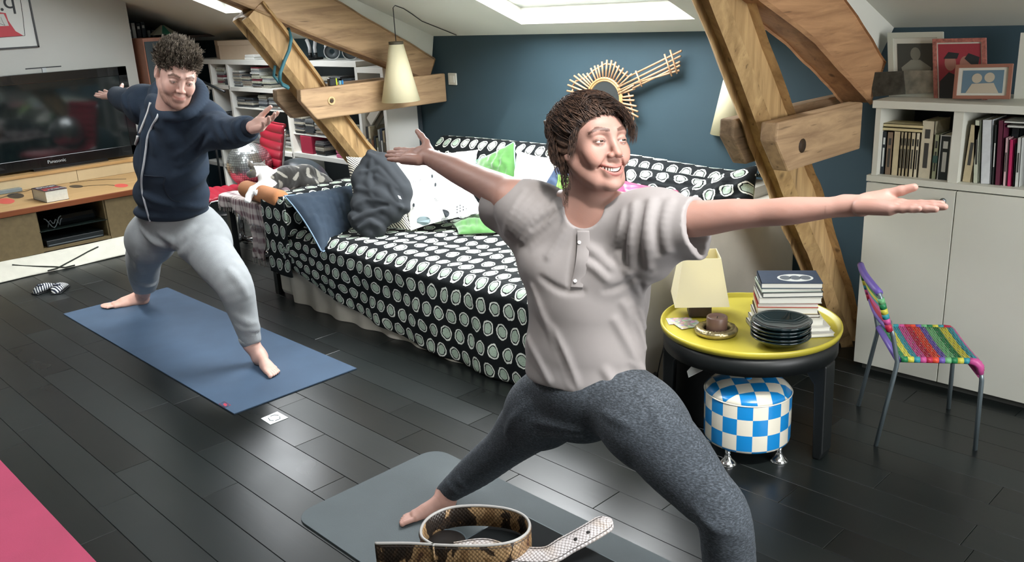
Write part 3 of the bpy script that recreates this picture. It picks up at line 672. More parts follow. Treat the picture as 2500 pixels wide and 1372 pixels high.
def flat_book(x0, x1, y0, y1, z0, z1, col, label, rz=0, group=None, paper='#d8d2bf', spine_side='-y', m=None, extra=None):
    c = ((x0+x1)/2, (y0+y1)/2, z0); e = empty('book', label, 'book', c, rz=rz, group=group); w, d, h = x1-x0, y1-y0, z1-z0
    cm = m or M('book_%s' % col.strip('#'), col, .6, var=.08, scale=40); t_ = min(.0022, h*.2)
    b = B().box((0, 0, t_/2), (w, d, t_)).box((0, 0, h-t_/2), (w, d, t_))
    if spine_side == '-y': b.box((0, -d/2+t_/2, h/2), (w, t_, h))
    else: b.box((-w/2+t_/2, 0, h/2), (t_, d, h))
    b.build('cover', cm, e, world=False)
    B().box((0, 0, h/2), (w-.005, d-.005, h-2*t_)).build('pages', M('paper_%s' % paper.strip('#'), paper, .85), e, world=False); return e
xa, xb = W(cpx(178), cpy(830), y=YC+.03)[0], W(cpx(496), cpy(830), y=YC+.03)[0]; zb_ = W(cpx(330), cpy(856), y=YC+.03)[2]+.001; zt_ = W(cpx(330), cpy(795), y=YC+.03)[2]
flat_book(xa, xb, YC+.03, YC+.14, zb_, (zb_+zt_)/2-.0005, '#c6b98f', 'cream book lying flat on the upright row, lower of two')
flat_book(xa+.002, xb+.002, YC+.032, YC+.14, (zb_+zt_)/2+.0005, zt_, '#c2b48b', 'cream book lying flat on the upright row, upper of two')
c2 = [(832, 905, 800, '#b3a585', 'beige thick book leaning at the left of the right-hand bay', -.05, 'd'), (925, 968, 765, '#b9beab', 'tall pale green book leaning in the right-hand bay', .07, 'd'), (985, 1066, 760, '#c9cdd0', 'glossy white and grey hardback leaning in the right-hand bay', .07, None),
      (1072, 1096, 800, '#262a2c', 'thin black book left of the maroon one', .05, 'w'), (1102, 1148, 765, '#5c2138', 'tall maroon book in the right-hand bay', .05, None), (1158, 1186, 905, '#c9a9ae', 'slim pale pink book between maroon and magenta', .05, 'd'),
      (1192, 1228, 918, '#b3245a', 'magenta paperback in the right-hand bay', .05, None), (1236, 1250, 950, '#22282a', 'thin dark book right of the magenta one', .05, None), (1254, 1290, 905, '#c3c6c2', 'white paperback at the frame edge of the right-hand bay', .05, 'd')]
zs = .903
for (u0, u1, v1, col, lab, ln, tm) in c2:
    ym = (v1+1270)/2; x0 = W(cpx(u0), cpy(ym), y=YC+.035)[0]; x1 = W(cpx(u1), cpy(ym), y=YC+.035)[0]; zt = W(cpx((u0+u1)/2), cpy(v1), y=YC+.035)[2]
    book(x0, x1, YC+.035, YC+.20, zs+abs(ln)*.5*(x1-x0), zt, col, lab, lean=-ln, title=[(.3, .7, .35)] if tm else None, spine=LW if tm == 'w' else LD)
x0, x1 = W(cpx(1140), cpy(800), y=YC+.03)[0], W(cpx(1140), cpy(800), y=YC+.03)[0]+.16
zz = W(cpx(1200), cpy(815), y=YC+.04)[2]
zup = max(zz, .0)
flat_book(x0, x1, YC+.04, YC+.16, 1.148, 1.158, '#d2d4ce', 'white book lying flat at the top of the right-hand bay')
flat_book(x0+.01, x1, YC+.045, YC+.16, 1.132, 1.140, '#c8cac4', 'second white book lying flat near the top of the right-hand bay', rz=.04)
# upright supports hidden behind: three tall dark books carry the flat ones
for k, (xx, lab) in enumerate(((x0+.015, 'dark tall book standing behind the magenta one'), (x0+.12, 'dark tall book under the flat white books by the frame edge'))):
    book(xx, xx+.03, YC+.09, YC+.22, .903, 1.131, '#191f22', lab)
# picture frames on the bookcase
def W3(px, py, y): return W(px, py, y=y)
def photo_frame(name, label, pts, th, fw_, fm, mat_w=0, mat_m=None, inner=None, origin=None):
    """pts: TL TR BR BL room points of the front face"""
    P4 = [np.asarray(p) for p in pts]; e = empty(name, label, 'picture frame', tuple((P4[2]+P4[3])/2))
    X = P4[1]-P4[0]; w = np.linalg.norm(X); X = X/w; Yd = P4[3]-P4[0]; h = np.linalg.norm(Yd); Yd = Yd/h; N = np.cross(Yd, X); N /= np.linalg.norm(N)
    def q(u0, u1, v0, v1, d0, d1, m, nm):
        c = [P4[0]+X*u+Yd*v+N*d0 for u, v in ((u0, v0), (u1, v0), (u1, v1), (u0, v1))]
        return B().prism([tuple(p) for p in c], tuple(N*(d1-d0))).build(nm, m, e)
    if N @ (CAM-P4[0]) < 0: N = -N
    for (u0, u1, v0, v1) in ((0, w, 0, fw_), (0, w, h-fw_, h), (0, fw_, fw_, h-fw_), (w-fw_, w, fw_, h-fw_)): q(u0, u1, v0, v1, -th, 0, fm, 'frame_bar')
    q(fw_, w-fw_, fw_, h-fw_, -th, -.006, mat_m or M('mount_white', '#c9c8bc', .7), 'mount')
    def blob(poly, m, nm='print_shape', lift=.0):
        c = [P4[0]+X*(u*w)+Yd*(v*h)+N*(-.0055+lift) for u, v in poly]
        B().prism([tuple(p) for p in c], tuple(N*.0006)).build(nm, m, e)
    return e, blob
gm_ = lambda n, c: M(n, c, .6)
circ = lambda cx, cy, rx, ry, n=20: [(cx+rx*math.cos(a), cy+ry*math.sin(a)) for a in np.linspace(0, 2*math.pi, n, endpoint=False)]
# 1 white framed grey portrait at the back
e, bl = photo_frame('framed_photo', 'white framed black and white portrait standing at the back', [W3(2166, 80, 3.98), W3(2302, 77, 3.98), W3(2308, 232, 3.93), W3(2170, 236, 3.93)], .012, .024, gm_('frame_white', '#b7b8aa'))
bl([(.17, .17), (.83, .17), (.83, .83), (.17, .83)], gm_('pr_dark', '#3f423d')); bl(circ(.50, .33, .09, .10), gm_('pr_mid', '#77776c'), lift=.0006)
bl([(.42, .42), (.58, .42), (.78, .54), (.74, .64), (.27, .64), (.24, .54)], gm_('pr_mid2', '#84857a'), lift=.0006); bl([(.27, .64), (.74, .64), (.72, .83), (.29, .83)], gm_('pr_mid3', '#7b6f64'), lift=.0012)
bl([(.24, .83), (.8, .83), (.8, .93), (.24, .93)], gm_('pr_light', '#8f9083'), lift=.0006)
# 2 red framed couple
e, bl = photo_frame('framed_photo', 'red and pink framed photo of two people in dark clothes', [W3(2276, 95, 3.93), W3(2406, 92, 3.93), W3(2404, 252, 3.90), W3(2280, 256, 3.90)], .014, .016, M('frame_redpink', '#9c5f55', .5, var=.35, scale=90))
bl([(.1, .08), (.9, .08), (.9, .92), (.1, .92)], gm_('pr_red', '#93303c')); bl(circ(.33, .36, .11, .12), gm_('pr_face', '#9d6f62'), lift=.0006); bl(circ(.62, .38, .11, .12), gm_('pr_face', '#9d6f62'), lift=.0006)
bl([(.20, .30), (.30, .20), (.50, .22), (.46, .30)], gm_('pr_black', '#23282b'), lift=.0012); bl([(.60, .30), (.68, .22), (.88, .28), (.84, .44), (.74, .40)], gm_('pr_black', '#23282b'), lift=.0012)
bl([(.10, .92), (.12, .64), (.30, .50), (.48, .56), (.52, .92)], gm_('pr_black', '#23282b'), lift=.0012); bl([(.52, .92), (.52, .60), (.68, .50), (.90, .58), (.90, .92)], gm_('pr_black2', '#2e3235'), lift=.0014)
# 3 small wooden frame in front
e, bl = photo_frame('framed_photo', 'small copper-brown framed blue photo in front of the others', [W3(2333, 158, 3.86), W3(2473, 155, 3.86), W3(2461, 243, 3.83), W3(2325, 241, 3.83)], .012, .013, M('frame_copper', '#8f6050', .4))
bl([(.14, .17), (.86, .17), (.86, .83), (.14, .83)], gm_('pr_blue', '#5c7686')); bl(circ(.40, .40, .09, .14), gm_('pr_pale', '#b3a996'), lift=.0006); bl(circ(.62, .38, .09, .14), gm_('pr_pale', '#b3a996'), lift=.0006); bl([(.22, .83), (.32, .56), (.70, .54), (.80, .83)], gm_('pr_pale', '#b3a996'), lift=.0012)
# 4 unframed black and white print leaning at the left
e = empty('photo_print', 'small black and white photo print leaning at the left end of the bookcase top', 'photo', tuple(W3(2165, 236, 3.87)))
pp = [W3(2122, 177, 3.90), W3(2206, 173, 3.90), W3(2210, 230, 3.87), W3(2132, 236, 3.87)]
B().prism([tuple(p) for p in pp], (0, -.002, 0)).build('print_sheet', M('bw_print', '#3a3c36', .5, var=.6, scale=28), e)
e = empty('photo_print', 'small dark photo card leaning against the white framed portrait', 'photo', tuple(W3(2240, 228, 3.90)))
B().prism([tuple(W3(*p, 3.925)) for p in ((2206, 172), (2282, 172), (2280, 226), (2212, 230))], (0, -.002, 0)).build('print_sheet', M('dark_print', '#807a6c', .5, var=.35, scale=25), e)
e = empty('picture_board', 'pale upright board at the right-hand frame edge', 'panel', (-1.10, 3.95, 1.222))
B().prism([tuple(W3(*p, 3.98)) for p in ((2492, 80), (2560, 80), (2560, 245), (2474, 245))], (0, .01, 0)).build('board', CABW, e)

# ------------------------------------------------------------------ round table
TC = (-1.672, 2.853); TR = .337; TZ = .47
tb = empty('side_table', 'round black side table with yellow tray top', 'table', (TC[0], TC[1], 0))
YEL = M('yellow_lacquer', '#b5a83a', .38, var=.04, scale=6); DK = M('black_wood', '#101415', .45)
B().lathe([(.001, TZ-.004), (TR-.022, TZ-.004), (TR-.012, TZ-.001), (TR-.006, TZ+.012), (TR, TZ+.013), (TR+.002, TZ+.004), (TR-.002, TZ-.012), (.001, TZ-.012)], (TC[0], TC[1], 0), 72, cap=False).build('tray_top', YEL, tb)
B().lathe([(.001, TZ-.014), (TR-.01, TZ-.014), (TR-.010, TZ-.085), (TR-.03, TZ-.088), (.001, TZ-.085)], (TC[0], TC[1], 0), 64, cap=False).build('apron', DK, tb)
for a in (R_(4), R_(104), R_(206)):
    dx, dy = math.cos(a), math.sin(a); nx, ny = -dy, dx; pr = []
    for (r, z) in ((.20, TZ-.088), (.326, TZ-.088), (.328, .20), (.330, .03), (.322, 0), (.290, 0), (.285, .2), (.280, TZ-.17), (.25, TZ-.13), (.20, TZ-.115)): pr.append((TC[0]+dx*r-nx*.042, TC[1]+dy*r-ny*.042, z))
    B().prism(pr, (nx*.084, ny*.084, 0)).build('leg', DK, tb, bevel=.008, seg=3)
# table lamp
lc = W(1712, 768, z=TZ); lc = (lc[0]-.01, lc[1]+.0, TZ+.0035)
la = empty('table_lamp', 'table lamp with square cream shade on dark wooden block', 'lamp', (lc[0], lc[1], TZ+.0), rz=R_(40))
B().cbox((0, 0, .035), (.088, .088, .066), .004).build('lamp_base', M('dark_wood_block', '#3a2c22', .5, var=.15, scale=30), la, world=False)
B().cyl((0, 0, .068), (0, 0, .13), .008).build('lamp_stem', M('brass', '#a58a4a', .35, .8), la, world=False)
zb, zt = .064, .250; hb, ht = .104, .072; b = B()
def frus(h0, z0, h1, z1): return [(-h0, -h0, z0), (h0, -h0, z0), (h0, h0, z0), (-h0, h0, z0), (-h1, -h1, z1), (h1, -h1, z1), (h1, h1, z1), (-h1, h1, z1)]
V = frus(hb, zb, ht, zt)+frus(hb-.003, zb, ht-.003, zt); Fs = []
for k in range(4):
    j = (k+1) % 4; Fs += [(k, j, 4+j, 4+k), (8+j, 8+k, 12+k, 12+j), (4+k, 4+j, 12+j, 12+k), (j, k, 8+k, 8+j)]
b.add(V, Fs); b.build('lamp_shade', SHADE, la, world=False)
# candle in its ring dish
dc = W(1748, 812, z=TZ); GOLD = M('aged_gold', '#a99d78', .3, .85, var=.1, scale=60)
di = empty('candle_dish', 'ribbed silver-gold ring dish holding a brown candle', 'dish', (dc[0], dc[1], TZ-.004))
b = B(); n1, n2 = 72, 16; V = []; Fc = []
for i in range(n1):
    a = 2*math.pi*i/n1; rib = .0022*math.cos(a*30)
    for j in range(n2):
        c_ = 2*math.pi*j/n2; r = .0145+rib*(.5+.5*math.sin(c_)); V.append(((.063+r*math.cos(c_)*1.15)*math.cos(a), (.063+r*math.cos(c_)*1.15)*math.sin(a), .016+r*math.sin(c_)))
for i in range(n1):
    for j in range(n2): Fc.append((i*n2+j, ((i+1) % n1)*n2+j, ((i+1) % n1)*n2+(j+1) % n2, i*n2+(j+1) % n2))
b.add(V, Fc, True); b.build('ring', GOLD, di, world=False); B().lathe([(.001, .001), (.062, .001), (.06, .008), (.001, .008)], n=40).build('plate', GOLD, di, world=False)
ca = empty('candle', 'brown pillar candle standing in the ring dish', 'candle', (dc[0]+.002, dc[1]+.002, TZ+.0045))
B().lathe([(.001, 0), (.037, 0), (.039, .003), (.039, .058), (.036, .062), (.032, .061), (.029, .054), (.015, .0525), (.001, .053)], n=40).build('wax', M('brown_wax', '#6b5248', .4, var=.05), ca, world=False)
B().cyl((0, 0, .053), (.002, 0, .062), .0012).build('wick', BLACK, ca, world=False)
# stack of dark glass plates
bc = W(1904, 838, z=TZ); GLZ = M('dark_green_glaze', '#16262a', .08, var=.1, scale=20, coat=.6)
for k in range(5):
    z0 = TZ-.004+k*.0135
    e = empty('glazed_bowl', ['dark green glazed bowl at the bottom of the stack on the table', 'dark glazed bowl second from the bottom of the stack', 'dark glazed bowl in the middle of the stack', 'dark glazed bowl just below the top of the stack', 'top dark green glazed bowl of the stack on the table'][k], 'bowl', (bc[0]+.002*math.sin(k*2), bc[1]+.002*math.cos(k*3), z0), group='stack of dark glazed bowls')
    B().lathe([(.001, .002), (.045, 0), (.048, .003), (.075, .012), (.098, .030), (.104, .036), (.106, .040), (.103, .042), (.096, .036), (.072, .020), (.045, .010), (.001, .009)], n=56, cap=False).build('bowl_body', GLZ, e, world=False)
# book stack on the table
bs = np.array([-1.555, 2.925]); ax = math.atan2(.076, .095)
stack = [(0.272, 0.204, 0.0148, '#b9b7b0', 'grey magazine with curled edges at the bottom of the table stack', .12, (.025, -.03)), (0.258, 0.190, 0.0170, '#cfcdc4', 'thick pale catalogue second from the bottom of the table stack', .08, (.015, -.02)),
         (0.238, 0.177, 0.0233, '#d8d5c8', 'white paperback third from the bottom of the table stack', .0, (.0, -.01)), (0.224, 0.163, 0.0127, '#4a3b30', 'thin dark brown book in the table stack', -.03, (-.01, 0)),
         (0.218, 0.163, 0.0233, '#cbbf9f', 'cream spined book with red lettering in the table stack', -.05, (-.012, 0)), (0.218, 0.160, 0.0170, '#a8332e', 'red book in the table stack', -.05, (-.012, 0)),
         (0.224, 0.163, 0.0233, '#b9b8ae', 'pale grey hardback above the red book', -.02, (-.005, .0)), (0.218, 0.156, 0.0191, '#3a3f40', 'dark grey paperback with open page edge in the table stack', .03, (0, 0)),
         (0.215, 0.156, 0.0138, '#b5c0b4', 'pale green thin book under the top blue one', .02, (-.005, .0)), (0.218, 0.160, 0.0212, '#27364a', 'blue book with white oval at the top of the table stack', -.04, (.0, .0))]
z = TZ-.002
for (w, d, h, col, lab, rot, off) in stack:
    # spine towards the left/front (-x local); page block faces the front right
    e = flat_book(bs[0]+off[0]-w/2, bs[0]+off[0]+w/2, bs[1]+off[1]-d/2, bs[1]+off[1]+d/2, z, z+h, col, lab, rz=ax-R_(90)+rot+R_(90), spine_side='-x', paper='#dcdad0'); z += h+.0008
B().prism([(.065*math.cos(a)+.02, .046*math.sin(a)-.015, .0213) for a in np.linspace(0, 2*math.pi, 24, endpoint=False)], (0, 0, .0006)).build('cover_oval', M('cover_white', '#c9ccc8', .5), e, world=False)
for k in range(3): B().prism([(.020*math.cos(a)-.016+k*.036, .026*math.sin(a)-.015, .0219) for a in np.linspace(0, 2*math.pi, 14, endpoint=False)], (0, 0, .0004)).build('cover_face', M('cover_grey', '#5d656c', .5), e, world=False)
text_obj('cover_title', 'Cocktail', .02, M('cover_title_blue', '#6f93b8', .5), np.array(MW[e.name] @ Vector((.03, .035, .021))), (math.cos(ax), math.sin(ax), 0), (-math.sin(ax), math.cos(ax), 0), e) if False else None
# postcards and coaster left of the lamp
for k, (px, py, lab, rz_) in enumerate(((1660, 782, 'colourful illustrated card at the left edge of the yellow tray', .2), (1682, 792, 'second illustrated card partly under the table lamp', .5))):
    p = W(px, py, z=TZ); e = empty('card', lab, 'card', (p[0], p[1], TZ-.003+k*.002), rz=rz_+.6)
    cm = NT('card_print_%d' % k); vz = cm.n('ShaderNodeTexVoronoi', i_Vector=cm.coord('Object'), i_Scale=70.0); hs = cm.n('ShaderNodeHueSaturation', i_Saturation=.7, i_Value=.75, i_Color=vz.outputs['Color']); cm.set(col=cm.mix(.35, hs.outputs[0], srgb('#d7c9b0')), rough=.4)
    B().box((0, 0, .001), (.10, .07, .0016)).build('card_sheet', cm.m, e, world=False)
# papers on the dark crate under the table
pp = W(1700, 905, z=.29)
cr = empty('storage_box', 'black storage box under the yellow table behind the pouf', 'box', (-1.86, 2.93, 0), rz=0)
B().box((0, 0, .13), (.24, .30, .26)).build('box_body', M('box_black', '#131719', .5), cr, world=False, bevel=.006); B().box((0, 0, .266), (.25, .31, .010)).build('box_lid', M('box_black', '#131719', .5), cr, world=False, bevel=.003)
pq = empty('paper_sheet', 'white paper lying on the black box under the table', 'paper', (-1.84, 2.86, .272))
B().prism([tuple(W(x, y, z=.273)) for x, y in ((1677, 907), (1698, 884), (1738, 893), (1681, 922))], (0, 0, .0015)).build('sheet', M('paper_bright', '#e4e6e2', .7), pq)
# lamp cable with in-line switch hanging left of the table
cb = [W(1632, 800, z=.42), W(1625, 830, z=.36), W(1612, 880, z=.24), W(1607, 905, z=.18), W(1600, 930, z=.10), W(1598, 950, z=.03), W(1620, 965, z=.006)]
o = empty('lamp_cable', 'black lamp cable with in-line switch hanging beside the table', 'cable', tuple(cb[-1]))
B().tube([tuple(p) for p in cb], .0028, 6).build('cable', M('black_cord', '#1b1b1b', .6), o); B().cbox(tuple(W(1601, 925, z=.115)), (.022, .016, .062), .005).build('inline_switch', BLACK, o)

# ------------------------------------------------------------------ pouf
pc = (-1.600, 2.735)
pf = empty('pouf', 'round pouf in blue and white check vinyl on chrome feet', 'pouf', (pc[0], pc[1], 0), rz=R_(-43))
def check_mat(name, kind):
    t = NT(name); tc = t.n('ShaderNodeTexCoord'); sp = t.n('ShaderNodeSeparateXYZ'); t.link(tc.outputs['Object'], sp.inputs[0])
    if kind == 'side':
        a = t.math('ARCTAN2', sp.outputs[1], sp.outputs[0]); u = t.math('FLOOR', t.math('MULTIPLY', t.math('ADD', a, 3.3), 18/(2*math.pi))); v = t.math('FLOOR', t.math('DIVIDE', t.math('SUBTRACT', sp.outputs[2], .012), .0635))
    else:
        u = t.math('FLOOR', t.math('DIVIDE', t.math('ADD', sp.outputs[0], .0), .056)); v = t.math('FLOOR', t.math('DIVIDE', t.math('ADD', sp.outputs[1], .01), .056))
    s = t.math('PINGPONG', t.math('ADD', u, v), 1.0)
    t.set(col=t.mix(t.math('GREATER_THAN', s, .5), srgb('#cfcbbd'), srgb('#1379bb')), rough=.28, spec=.5, coat=.3); return t.m
B().lathe([(.001, .062), (.148, .062), (.158, .068), (.161, .08), (.161, .250), (.159, .258), (.001, .258)], n=64, cap=False).build('pouf_body', check_mat('check_side', 'side'), pf, world=False)
B().lathe([(.001, .2585), (.158, .2585), (.160, .262), (.152, .272), (.135, .288), (.10, .300), (.06, .305), (.02, .302), (.001, .298)], n=64, cap=False).build('pouf_cushion', check_mat('check_top', 'top'), pf, world=False)
B().lathe([(.160, .2545), (.1635, .2575), (.160, .2605)], n=64, closed=True).build('piping', M('white_vinyl', '#d9d6ca', .25), pf, world=False)
B().lathe([(.009, 0), (.0, .0)], n=6) if False else None
B().sphere((0, 0, .300), .014, 8, (1, 1, .4)).build('button', M('blue_vinyl', '#1379bb', .3), pf, world=False)
for a in (R_(-45), R_(45), R_(135), R_(225)):
    B().lathe([(.034, 0), (.035, .004), (.026, .012), (.014, .028), (.010, .042), (.010, .062)], (.137*math.cos(a)*1.0, .137*math.sin(a), 0), 24).build('foot', CHROME, pf, world=False)

# ------------------------------------------------------------------ children's chair woven in coloured cord
A0 = np.array([-1.244, 3.078]); Fd = np.array([.82, .573]); Sd = np.array([-.5895, .8078])
ch = empty('woven_chair', 'small tubular metal chair woven with bright striped plastic cord', 'chair', (A0[0], A0[1], 0), rz=math.atan2(Fd[1], Fd[0]))
# local frame: +x forward, +y towards the far side
TUB = M('chair_tube', '#7d8a90', .35, .6)
WD = .355
def cc(n, c): return M('cord_%s' % n, c, .45)
PUR, YE, TE, PK, RD, OR, LG, DG = cc('purple', '#6a57a8'), cc('yellow', '#c9c34a'), cc('teal', '#2f8f9c'), cc('pink', '#c2508f'), cc('red', '#b52645'), cc('orange', '#d84a32'), cc('light_green', '#6fb07a'), cc('dark_green', '#1f7a4a')
SEATZ = .358; RX, FX = .055, .345
for y in (0, WD):
    s = 1 if y else -1
    B().tube([(0, y, 0), (.050, y+(-.004*s), SEATZ-.035), (.052, y-.004*s, SEATZ-.01), (.030, y-.004*s, SEATZ+.09), (.012, y-.004*s, SEATZ+.15)], .0085, 10).build('leg', TUB, ch, world=False)
    B().tube([(FX+.008, y, 0), (FX+.004, y-.004*s, SEATZ-.075), (FX-.004, y-.004*s, SEATZ-.04)], .0085, 10).build('leg', TUB, ch, world=False)
    # side rail wrapped in coloured bands
    seq = [DG, YE, TE, PK, RD, OR, PUR, LG, DG, YE, TE]; x0_, x1_ = RX+.01, FX-.045
    for k, m in enumerate(seq):
        xa, xb = x0_+(x1_-x0_)*k/len(seq), x0_+(x1_-x0_)*(k+1)/len(seq)
        B().cyl((xa, y-.004*s, SEATZ), (xb, y-.004*s, SEATZ), .0115, n=10).build('rail_wrap', m, ch, world=False)
    B().tube([(FX-.047, y-.004*s, SEATZ), (FX-.025, y-.004*s, SEATZ-.004), (FX-.008, y-.004*s, SEATZ-.020), (FX-.004, y-.004*s, SEATZ-.050)], [.0125, .015, .015, .0125], 10).build('corner_wrap', PK if not y else RD, ch, world=False)
B().cyl((RX, .004, SEATZ-.004), (RX, WD-.004, SEATZ-.004), .012).build('rear_rail', PUR, ch, world=False)
B().cyl((FX-.004, 0, SEATZ-.055), (FX-.004, WD, SEATZ-.055), .0105).build('front_rail', PK, ch, world=False)
# woven seat: cords run across (local y) in coloured bands, crossed by thin cords
bands = [(DG, 3), (YE, 3), (TE, 3), (PK, 4), (RD, 3), (OR, 4), (PUR, 3), (LG, 4), (DG, 3), (YE, 4), (TE, 4), (PK, 4), (RD, 4)]
tot = sum(n for _, n in bands); L = (FX-RX)+.045; k = 0
def seat_pt(s_):  # distance along the seat, rolling over the front edge
    flat = FX-.03-RX
    if s_ < flat: return RX+.005+s_, SEATZ+.004
    a = min(1, (s_-flat)/.075)*R_(85); return RX+.005+flat+.032*math.sin(a), SEATZ+.004-.045*(1-math.cos(a))
for m, n_ in bands:
    b = B()
    for _ in range(n_):
        s_ = (k+.5)/tot*L; x, z = seat_pt(s_)
        pts = [(x, .004+(WD-.008)*j/12, z-.006*math.sin(math.pi*j/12)+.0012*(-1)**(j+k)) for j in range(13)]; b.tube(pts, .0034, 5); k += 1
    b.build('seat_cord_band', m, ch, world=False)
b = B()
for j in range(1, 12):
    y = WD*j/12; pts = []
    for i in range(24):
        s_ = L*i/23; x, z = seat_pt(s_); pts.append((x, y, z-.006*math.sin(math.pi*j/12)+.0022*(-1)**(i+j)))
    b.tube(pts, .0016, 4)
b.build('seat_cross_cord', M('cord_mesh', '#9a9a8a', .5), ch, world=False)
# backrest
def bp(y, h): return (.012-.045*h/.14-.012*math.sin(math.pi*y/WD), y, SEATZ+.125+h)
B().tube([bp(y, .135+.010*math.sin(math.pi*y/WD)) for y in np.linspace(-.002, WD+.002, 12)], .0135, 10).build('top_rail', PUR, ch, world=False)
B().tube([bp(y, -.010) for y in np.linspace(0, WD, 10)], .010, 8).build('lower_rail', PUR, ch, world=False)
for y in (.0, WD):
    B().tube([bp(y, h) for h in np.linspace(-.01, .135, 6)], .009, 8).build('back_post', TUB, ch, world=False)
    for m, (h0, h1) in zip((RD, PK, TE, YE, DG, LG), ((-.012, .015), (.015, .036), (.036, .054), (.054, .074), (.074, .094), (.094, .114))):
        B().tube([bp(y, h0), bp(y, h1)], .0125, 8).build('post_wrap', m, ch, world=False)
bb = [(RD, 5), (PK, 4), (TE, 2), (YE, 3), (DG, 3)]; tot = sum(n for _, n in bb); k = 0
for m, n_ in bb:
    b = B()
    for _ in range(n_):
        h = .002+(k+.5)/tot*.115; b.tube([bp(y, h) for y in np.linspace(0, WD, 10)], .0030, 5); k += 1
    b.build('back_cord_band', m, ch, world=False)
# ================================================================== implicit-surface modelling helpers (bodies, cloth, cat)
class Field:
    def __init__(s, lo, hi, h):
        s.lo = np.asarray(lo, float); s.h = h; s.n = np.ceil((np.asarray(hi)-s.lo)/h).astype(int)+1
        s.F = np.full(s.n, .25, np.float32); s.ax = [(s.lo[i]+h*np.arange(s.n[i])).astype(np.float32) for i in range(3)]
    def _sl(s, lo, hi):
        a = np.clip(np.floor((np.asarray(lo)-s.lo)/s.h).astype(int), 0, s.n); b = np.clip(np.ceil((np.asarray(hi)-s.lo)/s.h).astype(int)+1, 0, s.n)
        if np.any(b <= a): return None
        sl = tuple(slice(int(a[i]), int(b[i])) for i in range(3)); g = np.meshgrid(*[s.ax[i][sl[i]] for i in range(3)], indexing='ij', sparse=True); return sl, g
    def _comb(s, sl, d, k, op):
        A = s.F[sl]
        if op == 'sub': d = -d
        if k > 0:
            h = np.maximum(k-np.abs(A-d), 0)/k
            s.F[sl] = (np.minimum(A, d)-h*h*k*.25) if op == 'add' else (np.maximum(A, d)+h*h*k*.25)
        else: s.F[sl] = np.minimum(A, d) if op == 'add' else np.maximum(A, d)
    def do(s, pr, infl=0.0):
        t = pr[0]
        if t == 'rc':
            _, a, b, ra, rb, k, op = pr; a = np.asarray(a, float); b = np.asarray(b, float); ra += infl; rb += infl; m = max(ra, rb)+k+2*s.h+.012
            r = s._sl(np.minimum(a, b)-m, np.maximum(a, b)+m)
            if r is None: return
            sl, (X, Y, Z) = r; ab = b-a; L = max(ab @ ab, 1e-12)
            t_ = np.clip(((X-a[0])*ab[0]+(Y-a[1])*ab[1]+(Z-a[2])*ab[2])/L, 0, 1)
            d = np.sqrt((X-a[0]-t_*ab[0])**2+(Y-a[1]-t_*ab[1])**2+(Z-a[2]-t_*ab[2])**2)-(ra+t_*(rb-ra))
        elif t == 'el':
            _, c, rad, R, k, op = pr; c = np.asarray(c, float); rad = np.asarray(rad, float)+infl; R = np.eye(3) if R is None else R
            m = np.sqrt(((R*rad[None, :])**2).sum(1))+k+2*s.h+.012; r = s._sl(c-m, c+m)
            if r is None: return
            sl, (X, Y, Z) = r; q = [((X-c[0])*R[0, i]+(Y-c[1])*R[1, i]+(Z-c[2])*R[2, i]) for i in range(3)]
            k0 = np.sqrt(sum((q[i]/rad[i])**2 for i in range(3))); k1 = np.sqrt(sum((q[i]/rad[i]**2)**2 for i in range(3)))+1e-9; d = k0*(k0-1)/k1
        elif t == 'bx':
            _, c, hf, R, rr, k, op = pr; c = np.asarray(c, float); hf = np.asarray(hf, float)+infl-rr; R = np.eye(3) if R is None else R
            m = np.sqrt(((R*(hf+rr)[None, :])**2).sum(1))+k+2*s.h+.012; r = s._sl(c-m, c+m)
            if r is None: return
            sl, (X, Y, Z) = r; q = [np.abs((X-c[0])*R[0, i]+(Y-c[1])*R[1, i]+(Z-c[2])*R[2, i])-hf[i] for i in range(3)]
            d = np.sqrt(sum(np.maximum(q[i], 0)**2 for i in range(3)))+np.minimum(np.maximum(np.maximum(q[0], q[1]), q[2]), 0)-rr
        elif t == 'pl':      # half space removed:  keep where (p-c).n < 0
            _, c, n_, k = pr; sl = (slice(None),)*3; X, Y, Z = np.meshgrid(*s.ax, indexing='ij', sparse=True)
            d = (X-c[0])*n_[0]+(Y-c[1])*n_[1]+(Z-c[2])*n_[2]; A = s.F; h = np.maximum(k-np.abs(A-d), 0)/max(k, 1e-9); s.F = (np.maximum(A, d)+h*h*k*.25).astype(np.float32); return
        s._comb(sl, d.astype(np.float32), k, op)
    def run(s, prims, infl=0.0):
        for p in prims: s.do(p, infl if p[-1] != 'sub' else 0)
        return s
    def noise(s, amp, freq, seed=0, stretch=(1, 1, 1)):
        X, Y, Z = np.meshgrid(*s.ax, indexing='ij', sparse=True); r = np.random.default_rng(seed); out = 0
        for k in range(5):
            v = r.normal(size=3); v /= np.linalg.norm(v); v = v*freq*r.uniform(.6, 1.6)*np.array(stretch); out = out+np.sin(X*v[0]+Y*v[1]+Z*v[2]+r.uniform(0, 6))
        s.F += (out*amp/2.5).astype(np.float32); return s
    def fold(s, prims, k, op='add'):
        """all creases are first joined with each other, then blended once into the surface"""
        if not prims: return s
        g = Field.__new__(Field); g.lo, g.h, g.n, g.ax = s.lo, s.h, s.n, s.ax; g.F = np.full(s.n, .25, np.float32)
        for p in prims: g.do(p[:-2]+(.002, 'add'))
        s._comb((slice(None),)*3, g.F, k, op); return s
    def at(s, p):
        i = np.round((np.asarray(p)-s.lo)/s.h).astype(int)
        if np.any(i < 0) or np.any(i >= s.n): return .25
        return float(s.F[tuple(i)])
